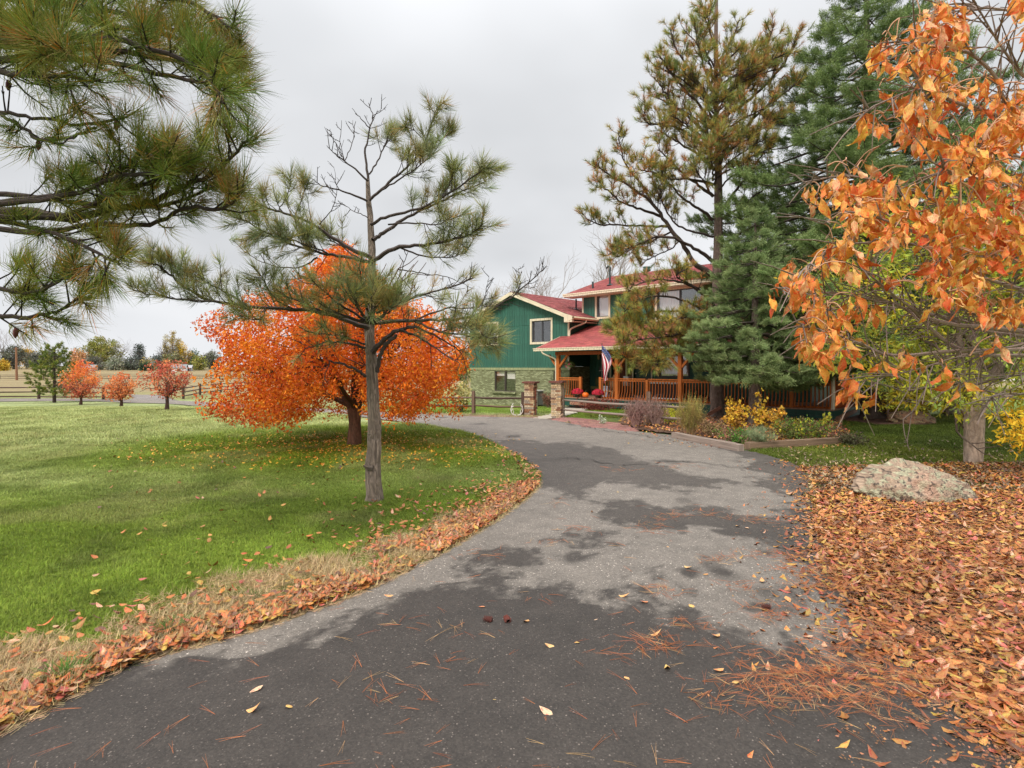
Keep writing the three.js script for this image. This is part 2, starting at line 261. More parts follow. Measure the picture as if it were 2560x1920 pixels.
{ // old cracks in the asphalt
  const g = new MB(); for (const l of [[[1015, 1068], [1090, 1077], [1150, 1088], [1205, 1099], [1240, 1112]], [[1420, 1055], [1500, 1078], [1600, 1092], [1700, 1108]], [[1290, 1160], [1420, 1150], [1560, 1168], [1720, 1160], [1860, 1178]]]) { const pts = l.map(([x, y]) => P(x, y)), c = curve(pts, 60).map((q, k) => V3(q.x + (vn(k * 0.7, 3, 5) - 0.5) * 0.22, terr(-q.z) + 0.058, q.z + (vn(k * 0.8, 9, 6) - 0.5) * 0.22)); for (let k = 0; k < 60; k++) { const d = c[k + 1].clone().sub(c[k]).normalize(), s = V3(-d.z, 0, d.x).multiplyScalar(0.006 + 0.012 * vn(k * 0.9, 1, 7)); g.quad(c[k].clone().sub(s), c[k].clone().add(s), c[k + 1].clone().add(s), c[k + 1].clone().sub(s), [1, 1, 1]); } }
  struct('asphalt_cracks', g, mat({ color: C(0.035, 0.03, 0.027), roughness: 0.9 }));
}
// ---------- materials of the buildings ----------
const woodTex = tex(256, 1024, (u, v) => { const k = 0.74 + 0.34 * fbm(u * 26 + 0.4 * vn(u * 4, v * 6, 3, 6), v * 3, 4, 30, 0) + 0.12 * (fbm(u * 6, v * 5, 3, 31, 0) - 0.5); return [k, k * 0.985, k * 0.96]; }, true, [3.2, 0.6]);
const woodBump = tex(256, 512, (u, v) => fbm(u * 40, v * 4, 4, 32), false, [3.2, 0.6]);
const wood = (r, g, b, o = {}) => mat({ color: C(r, g, b), map: woodTex, bumpMap: woodBump, bumpScale: 0.006, roughness: 0.75, ...o });
const M = {
  siding: mat({ color: C(0.034, 0.145, 0.105), map: woodTex, bumpMap: woodBump, bumpScale: 0.004, vertexColors: true, roughness: 0.6 }),
  darkgreen: mat({ color: C(0.012, 0.075, 0.055), map: woodTex, roughness: 0.5 }),
  cream: mat({ color: C(0.84, 0.74, 0.56), map: woodTex, roughness: 0.55 }),
  gutter: mat({ color: C(0.66, 0.52, 0.34), roughness: 0.4 }),
  white: mat({ color: C(0.72, 0.70, 0.66), roughness: 0.5 }),
  bronze: mat({ color: C(0.075, 0.058, 0.045), roughness: 0.45 }),
  greyframe: mat({ color: C(0.10, 0.10, 0.11), roughness: 0.4 }),
  room: mat({ color: C(0.05, 0.045, 0.04), roughness: 0.9 }),
  cedar: wood(0.56, 0.155, 0.022), cedarDark: wood(0.42, 0.085, 0.012), door: wood(0.20, 0.052, 0.02), olive: mat({ color: C(0.13, 0.13, 0.04), roughness: 0.9 }),
  fence: wood(0.20, 0.125, 0.085), fenceGrey: wood(0.34, 0.27, 0.23), fenceDark: wood(0.095, 0.05, 0.035),
  metal: mat({ color: C(0.05, 0.07, 0.07), roughness: 0.5, metalness: 0.5 }),
  blind: mat({ color: C(0.76, 0.70, 0.66), roughness: 0.8 }), curtain: mat({ color: C(0.62, 0.40, 0.27), roughness: 0.9 }), lace: mat({ color: C(0.72, 0.73, 0.72), roughness: 0.9 }),
  glass: new THREE.MeshPhysicalMaterial({ color: 0xffffff, transmission: 1, thickness: 0, roughness: 0.02, ior: 1.9, side: THREE.DoubleSide }),
};
const shingleTex = tex(512, 512, (u, v) => { const k = 0.78 + 0.4 * (fbm(u * 120, v * 120, 2, 41, 120) - 0.4); return [k, k * 0.97, k * 0.97]; }, true, [1, 1]);
const shingleMat = mat({ map: shingleTex, vertexColors: true, roughness: 0.9, bumpMap: shingleTex, bumpScale: 0.004 });
const brickTex = tex(1024, 1024, (u, v) => { // painted brick: 2.06 m x 2.01 m tile, ten bricks by thirty courses
  const row = Math.floor(v * 30), x = u * 10 + (row % 2) * 0.5, fx = x - Math.floor(x), fy = v * 30 - row, id = h2(((Math.floor(x) % 10) + 10) % 10, row, 43);
  const joint = fx < 0.05 || fx > 0.95 || fy < 0.14 || fy > 0.88; let k = joint ? 0.60 : 0.70 + 0.38 * id * id; k *= 0.88 + 0.24 * fbm(u * 60, v * 60, 3, 44, 60);
  return [k, k * (0.99 + 0.02 * id), k * (0.93 + 0.1 * id)];
}, true, [1 / 2.06, 1 / 2.01]);
const brickBump = tex(1024, 1024, (u, v) => { const row = Math.floor(v * 30), x = u * 10 + (row % 2) * 0.5, fx = x - Math.floor(x), fy = v * 30 - row, id = h2(((Math.floor(x) % 10) + 10) % 10, row, 43); return (fx < 0.05 || fx > 0.95 || fy < 0.14 || fy > 0.88) ? 0.1 : 0.6 + 0.3 * id + 0.1 * vn(u * 200, v * 200, 45); }, false, [1 / 2.06, 1 / 2.01]);
const paintedBrick = mat({ color: C(0.40, 0.41, 0.215), map: brickTex, bumpMap: brickBump, bumpScale: 0.02, roughness: 0.8 });

// ---------- the house ----------
const HO = V3(0.236, 0, -33.87), HT = -Math.asin(0.69);
const house = thing('house', HO, HT, 'green split-level house with red shingle roofs and a cedar porch beyond the brick gate pillars', 'house');
const toWorld = (u, y, z) => V3(u, y, z).applyAxisAngle(UPV, HT).add(HO);
R = rng(11);
const H = (u, y, v) => V3(u, y, -v);   // house frame: u right, v back

// a wall of vertical boards in the plane v, from u0 to u1, y0 to top(u); holes are rectangles
function boards(B, u0, u1, y0, top, v, holes = [], step = 0.2, proud = 0.02, gap = 0.014) {
  for (let a = u0; a < u1 - 0.01; a += step) {
    const b = Math.min(a + step, u1) - gap, cuts = [...new Set([a, b, ...holes.flatMap((h) => [h[0], h[1]]).filter((x) => x > a && x < b)])].sort((x, y) => x - y), col = jit([1, 1, 1], 0.10);
    for (let k = 0; k < cuts.length - 1; k++) {
      const l = cuts[k], r = cuts[k + 1], m = (l + r) / 2, hs = holes.filter((h) => m > h[0] && m < h[1]).sort((x, y) => x[2] - y[2]);
      let lo = [y0, y0]; const spans = []; for (const h of hs) { spans.push([lo, [h[2], h[2]]]); lo = [h[3], h[3]]; } spans.push([lo, [top(l), top(r)]]);
      for (const [q, t] of spans) {
        if (t[0] - q[0] < 0.01 && t[1] - q[1] < 0.01) continue;
        const f = v - proud, P0 = H(l, q[0], f), P1 = H(r, q[1], f), P2 = H(r, t[1], f), P3 = H(l, t[0], f), uv = [[l, q[0]], [r, q[1]], [r, t[1]], [l, t[0]]];
        B.quad(P0, P1, P2, P3, col, uv); B.quad(H(l, q[0], v), P0, P3, H(l, t[0], v), col); B.quad(P1, H(r, q[1], v), H(r, t[1], v), P2, col); B.quad(H(l, q[0], v), H(r, q[1], v), P1, P0, col);
      }
    }
  }
}
function holed(u0, u1, y0, y1, v, d, holes, extra) { // solid wall with rectangular holes, front face in the plane v
  const s = new THREE.Shape(extra || [new THREE.Vector2(u0, y0), new THREE.Vector2(u1, y0), new THREE.Vector2(u1, y1), new THREE.Vector2(u0, y1)]);
  for (const [a, b, c, e] of holes) s.holes.push(new THREE.Path([new THREE.Vector2(a, c), new THREE.Vector2(a, e), new THREE.Vector2(b, e), new THREE.Vector2(b, c)]));
  const g = new THREE.ExtrudeGeometry(s, { depth: d, bevelEnabled: false }); g.translate(0, 0, -v - d); return g;
}
function mbox(name, u0, u1, y0, y1, v0, v1, m, parent = house) { const b = new MB(); b.box(u0, y0, -v1, u1, y1, -v0); return mesh(name, b, m, parent); }

// gable wing
const gTop = (u) => 6.26 - Math.abs(u) * 0.374;
const W_BIG = [-1.84, -0.06, 0.45, 1.70], W_SMALL = [2.87, 3.45, 0.9, 1.72], W_R = [1.28, 2.73, 3.37, 4.60], W_L = [-3.0, -1.56, 3.37, 4.60];
mesh('brick_wall', holed(-4.05, 4.0, -0.9, 1.97, 0.02, 0.2, [W_BIG, W_SMALL]), paintedBrick, house);
{ const b = new MB(); b.box(3.8, -0.9, -3.6, 4.0, 1.97, -0.222); b.box(-4.05, -0.9, -9, -3.85, 1.97, -0.222); b.box(-4.05, -0.9, -9.2, 4.0, 1.97, -9.0); mesh('brick_wall', b, paintedBrick, house); }
{ // upright course of bricks along the top of the brick wall
  const b = new MB(); for (let u = -4.05; u < 3.98; u += 0.075) { const p = 0.012 + 0.008 * R(); b.box(u + 0.005, 1.76, 0.0, Math.min(u + 0.07, 4.0), 1.965, p - 0.02 + 0.02, jit([1, 1, 1], 0.16)); }
  tag(mesh('brick_course', b, mat({ color: C(0.31, 0.32, 0.165), vertexColors: true, roughness: 0.85 }), house), 0, 0, 0, 'stuff');
}
const pent = [[-4.07, 1.98], [4.0, 1.98], [4.0, gTop(4.0)], [0, 6.24], [-4.07, gTop(4.07)]].map(([x, y]) => new THREE.Vector2(x, y));
mesh('wall', holed(0, 0, 0, 0, 0, 0.18, [W_R, W_L], pent), M.darkgreen, house);
{ const b = new MB(); boards(b, -4.07, 4.0, 1.90, () => 4.40, 0, [W_R, W_L]); tag(mesh('siding', b, M.siding, house), 0, 0, 0, 'stuff'); }
{ const b = new MB(); boards(b, -4.07, 4.0, 4.38, gTop, 0, [W_R, W_L], 0.2, 0.038); tag(mesh('siding', b, M.siding, house), 0, 0, 0, 'stuff'); }
{ const b = new MB(); b.box(3.82, 1.98, -3.7, 4.0, 4.72, -0.182); b.box(-4.07, 1.98, -9, -3.9, 4.72, -0.182); b.box(-4.07, 1.98, -9.2, 4.0, 4.7, -9); b.box(-3.85, -0.95, -9, 3.8, -0.9, -0.2); mesh('wall', b, M.darkgreen, house); }
mbox('ceiling', -3.85, 3.8, 1.9, 1.96, 0.25, 8.9, M.room);
// main wing
const MV = 1.89, U_W = [4.51, 5.31, 4.75, 6.0], U_B = [8.29, 10.72, 4.42, 5.88];
const D_DOOR = [5.52, 6.40, 0.45, 2.62], D_SIDE = [6.48, 6.80, 0.45, 2.62], D_GREEN = [6.90, 7.94, 0.45, 2.62], D_WIN = [8.41, 10.05, 1.45, 2.95];
mesh('wall', holed(3.54, 15.6, 0.1, 6.0, MV, 0.18, [U_W, U_B, D_DOOR, D_SIDE, D_GREEN, D_WIN]), M.darkgreen, house);
{ const b = new MB(); boards(b, 3.56, 15.6, 4.2, () => 5.98, MV, [U_W, U_B]); tag(mesh('siding', b, M.siding, house), 0, 0, 0, 'stuff'); }
{ const b = new MB(); boards(b, 4.02, 15.6, 0.46, () => 4.19, MV, [D_DOOR, D_SIDE, D_GREEN, D_WIN]); tag(mesh('siding', b, M.siding, house), 0, 0, 0, 'stuff'); }
{ const b = new MB(); b.box(3.54, 4.2, -10.2, 3.72, 6.0, -2.08); b.box(15.42, 0.1, -10.2, 15.6, 6.0, -2.08); b.box(3.54, 0.1, -10.4, 15.6, 6.0, -10.2); b.box(3.9, 0.1, -10.2, 15.42, 0.4, -2.08); b.box(4.0, 3.2, -10.1, 15.4, 3.3, -2.1);
  b.poly([H(3.54, 6.0, 1.9), H(3.54, 6.0, 10.2), H(3.54, 7.6, 6.02)], [1, 1, 1]); b.poly([H(15.6, 6.0, 1.9), H(15.6, 6.0, 10.2), H(15.6, 7.6, 6.02)], [1, 1, 1]); mesh('wall', b, M.darkgreen, house); }

// shingled roof planes: courses of tabs with real butts
function roofPlane(B, E, a, b, poly, base, exposure = 0.145, tab = 0.32) {
  const n = a.clone().cross(b).normalize(); if (n.y < 0) n.negate();
  const smin = Math.min(...poly.map((p) => p[0])), tmax = Math.max(...poly.map((p) => p[1])), tmin = Math.min(...poly.map((p) => p[1]));
  const range = (t) => { let lo = 1e9, hi = -1e9; for (let k = 0; k < poly.length; k++) { const p = poly[k], q = poly[(k + 1) % poly.length]; if ((p[1] <= t && q[1] >= t) || (q[1] <= t && p[1] >= t)) { const f = Math.abs(q[1] - p[1]) < 1e-6 ? [p[0], q[0]] : [p[0] + (q[0] - p[0]) * (t - p[1]) / (q[1] - p[1])]; for (const s of f) { lo = Math.min(lo, s); hi = Math.max(hi, s); } } } return [lo, hi]; };
  const at3 = (s, t, h) => E.clone().addScaledVector(a, s).addScaledVector(b, t).addScaledVector(n, h);
  let row = 0;
  for (let t = tmin; t < tmax - 0.005; t += exposure, row++) {
    const t1 = Math.min(t + exposure, tmax), [l0, r0] = range(t + 0.001), [l1, r1] = range(t1 - 0.001), off = (h2(row, 3, 8)) * tab;
    for (let s = smin - off; s < Math.max(r0, r1); s += tab) {
      const c0 = clamp(s, l0, r0), c1 = clamp(s + tab - 0.006, l0, r0), d0 = clamp(s, l1, r1), d1 = clamp(s + tab - 0.006, l1, r1); if (c1 - c0 < 0.004 && d1 - d0 < 0.004) continue;
      const k = 0.72 + 0.5 * h2(row, Math.round(s * 10), 9), col = [base[0] * k, base[1] * k * (0.9 + 0.2 * h2(row, Math.round(s * 10), 10)), base[2] * k], h = 0.016 + 0.006 * h2(row, Math.round(s * 10), 12);
      B.quad(at3(c0, t - 0.01, h), at3(c1, t - 0.01, h), at3(d1, t1, 0.004), at3(d0, t1, 0.004), col, [[s, t], [s + tab, t], [s + tab, t1], [s, t1]]);
      B.quad(at3(c0, t - 0.01, 0), at3(c1, t - 0.01, 0), at3(c1, t - 0.01, h), at3(c0, t - 0.01, h), col);
    }
  }
}
const RED = [0.56, 0.175, 0.165], slope = (dx, dy) => { const l = Math.hypot(dx, dy); return [dx / l, dy / l, l]; };
function slab(B, pts, th, col = [1, 1, 1]) { // roof deck: a thin slab under the given outline
  const lo = pts.map((p) => p.clone().add(V3(0, -th, 0))); B.poly(pts, col); B.poly(lo, col); for (let k = 0; k < pts.length; k++) { const q = (k + 1) % pts.length; B.quad(lo[k], lo[q], pts[q], pts[k], col); }
}
{ // gable roof
  const [cx, cy, L] = slope(4.54, 1.70), g = new THREE.Group(); g.name = 'gable_roof'; house.add(g);
  const S = new MB(), bR = V3(-cx, cy, 0), bL = V3(cx, cy, 0), E = H(4.54, 4.68, -0.47), eL = H(-4.54, 4.68, -0.47), back = V3(0, 0, -1);
  roofPlane(S, E, back, bR, [[0, 0], [2.34, 0], [2.34, L], [0, L]], RED);
  roofPlane(S, E, back, bR, [[2.34, 1.0 / cx], [9.8, 1.0 / cx], [9.8, L], [2.34, L]], RED);
  roofPlane(S, eL, back, bL, [[0, 0], [9.8, 0], [9.8, L], [0, L]], RED);
  for (let v = -0.47; v < 9.2; v += 0.3) { const c = jit(RED, 0.2), h = 6.405 + 0.01 * R(); for (const s of [-1, 1]) S.quad(H(0, h, v), H(0, h - 0.01, v + 0.31), H(s * 0.16, h - 0.075, v + 0.31), H(s * 0.16, h - 0.06, v), c); }
  tag(mesh('shingles', S, shingleMat, g), 0, 0, 0, 'stuff');
  const D = new MB(); slab(D, [H(4.52, 4.66, -0.44), H(4.52, 4.66, 1.87), H(0, 6.355, 1.87), H(0, 6.355, -0.44)], 0.1); slab(D, [H(3.52, 5.03, 1.87), H(3.52, 5.03, 9.3), H(0, 6.355, 9.3), H(0, 6.355, 1.87)], 0.1); slab(D, [H(-4.52, 4.66, -0.44), H(-4.52, 4.66, 9.3), H(0, 6.355, 9.3), H(0, 6.355, -0.44)], 0.1); mesh('roof_deck', D, M.darkgreen, g);
  const T = new MB(); // barge boards, boxed eave return, fascia
  for (const s of [-1, 1]) { T.beam(H(s * 4.56, 4.55, -0.485), H(0, 6.265, -0.485), 0.05, 0.2); T.box(Math.min(s * 4.05, s * 4.56), 4.36, 0.35, Math.max(s * 4.05, s * 4.56), 4.62, 0.50); }
  T.poly([H(4.04, 4.36, -0.512), H(4.6, 4.5, -0.512), H(4.6, 4.68, -0.512), H(4.04, 4.86, -0.512)], [1, 1, 1]);
  mesh('barge_board', T, M.cream, g);
  const G = new MB(); for (let k = 0; k < 1; k++) G.tube([H(4.60, 4.585, -0.45), H(4.60, 4.58, 1.87)], 0.075, 10); G.box(4.535, 4.5, -1.87, 4.57, 4.67, 0.44); mesh('gutter', G, M.gutter, g);
  const soff = new MB(); soff.box(4.0, 4.4, -1.87, 4.53, 4.43, 0.34); mesh('soffit', soff, M.cream, g);
  const dp = new MB(); dp.tube(curve([H(4.60, 4.54, 0.75), H(4.58, 4.40, 0.70), H(4.2, 4.12, 0.15), H(4.08, 3.98, -0.02), H(4.07, 3.85, -0.045), H(4.07, 3.45, -0.05)], 14), 0.045, 8); mesh('downspout', dp, M.cream, g);
  const vp = new MB(); vp.tube([H(2.8, 5.3, 2.2), H(2.8, 5.95, 2.2)], 0.05, 8); vp.tube([H(2.8, 5.34, 2.2), H(2.8, 5.40, 2.2)], [0.16, 0.06], 10); mesh('vent_pipe', vp, M.metal, g);
}
{ // roof of the main wing
  const g = new THREE.Group(); g.name = 'main_roof'; house.add(g); const [cx, cy, L] = slope(4.83, 1.58), S = new MB();
  roofPlane(S, H(2.71, 6.12, 1.19), V3(1, 0, 0), V3(0, cy, -cx), [[0, 0], [13.7, 0], [13.7, L], [0, L]], RED);
  roofPlane(S, H(2.71, 6.12, 10.85), V3(1, 0, 0), V3(0, cy, cx), [[0, 0], [13.7, 0], [13.7, L], [0, L]], RED, 0.3, 1.0);
  for (let u = 2.71; u < 16.3; u += 0.3) { const c = jit([0.30, 0.075, 0.07], 0.2); for (const s of [-1, 1]) S.quad(H(u, 7.735, 6.02), H(u + 0.31, 7.725, 6.02), H(u + 0.31, 7.66, 6.02 + s * 0.16), H(u, 7.675, 6.02 + s * 0.16), c); }
  tag(mesh('shingles', S, shingleMat, g), 0, 0, 0, 'stuff');
  const D = new MB(); slab(D, [H(2.73, 6.1, 1.21), H(16.4, 6.1, 1.21), H(16.4, 7.675, 6.02), H(2.73, 7.675, 6.02)], 0.1); slab(D, [H(2.73, 6.1, 10.8), H(16.4, 6.1, 10.8), H(16.4, 7.675, 6.02), H(2.73, 7.675, 6.02)], 0.1); mesh('roof_deck', D, M.darkgreen, g);
  const T = new MB(); T.beam(H(2.69, 6.02, 1.2), H(2.69, 7.6, 6.02), 0.04, 0.2); T.beam(H(2.69, 6.02, 10.8), H(2.69, 7.6, 6.02), 0.04, 0.2); T.box(2.75, 5.93, -1.9, 16.4, 5.965, -1.22); mesh('soffit', T, M.cream, g);
  const G = new MB(); G.box(2.68, 5.97, -1.205, 16.4, 6.125, -1.10); G.box(2.66, 6.075, -1.10, 16.42, 6.135, -1.075); mesh('gutter', G, M.cream, g);
  const vent = (name, fn) => { const b = new MB(); fn(b); mesh(name, b, M.metal, g); };
  vent('vent_pipe', (b) => { b.tube(curve([H(4.9, 6.5, 2.6), H(4.9, 7.45, 2.6), H(4.9, 7.62, 2.62), H(4.75, 7.70, 2.65), H(4.62, 7.60, 2.68)], 20), 0.055, 8); b.tube([H(4.9, 6.6, 2.6), H(4.9, 6.68, 2.6)], [0.2, 0.07], 10); });
  vent('vent_pipe', (b) => { b.tube([H(4.0, 6.3, 2.2), H(4.0, 6.85, 2.2)], 0.06, 8); });
  vent('vent_pipe', (b) => { b.tube([H(9.5, 7.4, 5.6), H(9.5, 8.1, 5.6)], 0.025, 6); });
  const fl = new MB(); fl.tube([H(4.75, 7.2, 6.9), H(4.75, 7.95, 6.9), H(4.75, 7.95, 6.9), H(4.75, 8.05, 6.9), H(4.75, 8.05, 6.9), H(4.75, 8.2, 6.9), H(4.75, 8.22, 6.9)], [0.17, 0.17, 0.24, 0.24, 0.18, 0.25, 0.05], 14); mesh('chimney_cap', fl, M.darkgreen, g);
}
{ // porch roof
  const g = new THREE.Group(); g.name = 'porch_roof'; house.add(g); const S = new MB(), [cx, cy, L] = slope(4.07, 1.375), up = V3(0, cy, -cx), k0 = 2.18 / cx;
  roofPlane(S, H(3.44, 2.905, -2.18), V3(1, 0, 0), up, [[0, 0], [14.4, 0], [14.4, k0], [0, k0]], [0.58, 0.145, 0.13]);
  roofPlane(S, H(3.44, 2.905, -2.18), V3(1, 0, 0), up, [[0.57, k0], [14.4, k0], [14.4, L], [0.57, L]], [0.58, 0.145, 0.13]);
  tag(mesh('shingles', S, shingleMat, g), 0, 0, 0, 'stuff');
  const D = new MB(); slab(D, [H(3.46, 2.89, -2.16), H(17.8, 2.89, -2.16), H(17.8, 3.625, -0.02), H(3.46, 3.625, -0.02)], 0.08); slab(D, [H(4.01, 3.625, -0.02), H(17.8, 3.625, -0.02), H(17.8, 4.265, 1.86), H(4.01, 4.265, 1.86)], 0.08); mesh('roof_deck', D, M.darkgreen, g);
  const G = new MB(); G.box(3.40, 2.775, 2.185, 17.9, 2.915, 2.29); G.box(3.38, 2.88, 2.29, 17.92, 2.925, 2.312); mesh('gutter', G, M.cream, g);
  const T = new MB(); T.beam(H(3.42, 2.82, -2.18), H(3.42, 3.555, -0.04), 0.04, 0.17); mesh('barge_board', T, M.cream, g);
  const dp = new MB(); dp.tube(curve([H(3.95, 2.80, -2.24), H(3.97, 2.68, -2.23), H(4.42, 2.42, -1.90), H(4.52, 2.33, -1.82), H(4.53, 2.2, -1.81), H(4.53, 0.25, -1.81)], 18), 0.045, 8); mesh('downspout', dp, M.cream, g); const dq = new MB(); dq.tube(curve([H(17.55, 2.78, -2.24), H(17.5, 2.6, -2.1), H(17.42, 2.4, -1.9), H(17.42, 2.2, -1.88), H(17.42, 0.35, -1.88), H(17.36, 0.22, -2.0)], 18), 0.06, 8); mesh('downspout', dq, M.cream, g);
}
{ // corner boards
  const b = new MB(); b.box(3.93, 1.98, 0.0, 4.015, 4.42, 0.05); mesh('corner_board', b, M.cream, house); }
{ const b = new MB(); b.box(3.50, 4.9, -1.89, 3.60, 5.96, -1.84); mesh('corner_board', b, M.cream, house);
}
// windows: trim boards, frame, panes, what hangs behind
function window_(r, v, o = {}) {
  const [u0, u1, y0, y1] = r, g = new THREE.Group(); g.name = 'window'; house.add(g); const t = o.trim ?? 0.11, f = 0.05, fr = o.frame || M.greyframe;
  if (t) { const b = new MB(), p = 0.055, e = 0.004; b.box(u0 - t, y1 - e, -v, u1 + t, y1 + t, -v + p); b.box(u0 - t, y0 - t, -v, u1 + t, y0 + e, -v + p); b.box(u0 - t, y0 + e, -v, u0 + e, y1 - e, -v + p - 0.004); b.box(u1 - e, y0 + e, -v, u1 + t, y1 - e, -v + p - 0.004); mesh('trim', b, o.trimMat || M.cream, g); }
  { const b = new MB(), z0 = -v - 0.13, z1 = -v - 0.03; b.box(u0, y1 - f, z0, u1, y1, z1); b.box(u0, y0, z0, u1, y0 + f, z1); b.box(u0, y0 + f, z0, u0 + f, y1 - f, z1); b.box(u1 - f, y0 + f, z0, u1, y1 - f, z1); for (const m of o.mullions || [(u0 + u1) / 2]) b.box(m - 0.035, y0 + f, z0, m + 0.035, y1 - f, z1 + 0.012); mesh('frame', b, fr, g); }
  const ms = [u0, ...(o.mullions || [(u0 + u1) / 2]), u1];
  for (let k = 0; k < ms.length - 1; k++) { const b = new MB(); b.box(ms[k] + 0.03, y0 + 0.04, -v - 0.085, ms[k + 1] - 0.03, y1 - 0.04, -v - 0.08); mesh('pane', b, M.glass, g); }
  if (o.blinds) o.blinds.forEach(([a, b2, c, d, m]) => { const b = new MB(); if (m === M.blind) for (let y = d; y > c + 0.001; y -= 0.06) b.box(a, Math.max(c, y - 0.055), -v - 0.20, b2, y, -v - 0.17 - 0.01 * R()); else { const n = 26; for (let k = 0; k < n; k++) { const w = (q) => -v - 0.20 + 0.025 * Math.sin(q * 1.9); const A = lerp(a, b2, k / n), B = lerp(a, b2, (k + 1) / n); b.quad(V3(A, c, w(k)), V3(B, c, w(k + 1)), V3(B, d, w(k + 1)), V3(A, d, w(k))); } } mesh(m === M.blind ? 'blind' : 'curtain', b, m, g); });
  return g;
}
window_(W_R, 0, { trim: 0.12 }); window_(W_L, 0, { trim: 0.12, blinds: [[-2.1, -1.6, 3.7, 4.55, M.lace]] });
window_(W_BIG, 0.02, { trim: 0, frame: M.bronze, mullions: [-0.96], blinds: [[-1.78, -1.0, 1.40, 1.66, M.blind], [-0.9, -0.1, 1.22, 1.66, M.blind]] });
{ const b = new MB(); b.box(-1.92, 0.33, -0.02, 0.02, 0.45, 0.10); mesh('window_sill', b, paintedBrick, house); }
window_(W_SMALL, 0.02, { trim: 0, frame: M.bronze, mullions: [] });
window_(U_W, MV, { trim: 0.11, mullions: [], blinds: [[4.55, 5.27, 4.78, 5.98, M.lace]] });
window_(U_B, MV, { trim: 0.11, mullions: [9.55], frame: M.greyframe, blinds: [[8.33, 9.52, 4.46, 5.85, M.lace]] });  // pale lace behind the left pane is added for the sky's reflection
window_(D_WIN, MV, { trim: 0.05, trimMat: M.bronze, mullions: [], frame: M.bronze, blinds: [[8.45, 10.0, 1.5, 2.92, M.curtain]] });
// doors
{ const g = new THREE.Group(); g.name = 'front_door'; house.add(g); const b = new MB(); b.box(5.53, 0.46, -2.02, 6.39, 2.61, -1.97); for (const [y0, y1] of [[0.65, 1.3], [1.45, 2.45]]) for (const [a, c] of [[5.63, 5.92], [6.0, 6.29]]) b.box(a, y0, -1.97, c, y1, -1.955); mesh('door_leaf', b, M.door, g);
  const s = new MB(); s.box(6.49, 0.46, -2.02, 6.79, 2.61, -1.97); mesh('side_panel', s, M.door, g);
  const t = new MB(); for (const u of [5.40, 6.42, 6.82, 7.96]) t.box(u, 0.46, -1.89, u + 0.075, 2.64, -1.83); t.box(5.4, 2.64, -1.89, 8.035, 2.73, -1.832); mesh('door_trim', t, M.cream, g);
  const k = new MB(); k.tube([H(6.32, 1.42, 1.96), H(6.32, 1.42, 1.90)], [0.03, 0.035], 8); mesh('handle', k, M.gutter, g); }
{ const g = new THREE.Group(); g.name = 'side_door'; house.add(g); const b = new MB(); b.box(6.91, 0.46, -2.02, 7.93, 2.61, -1.975); for (let u = 6.98; u < 7.9; u += 0.155) b.box(u, 0.6, -1.975, u + 0.145, 2.5, -1.965); mesh('door_leaf', b, M.darkgreen, g); const k = new MB(); k.tube([H(7.0, 1.6, 1.97), H(7.0, 1.6, 1.90)], [0.035, 0.04], 8); mesh('handle', k, M.white, g); }
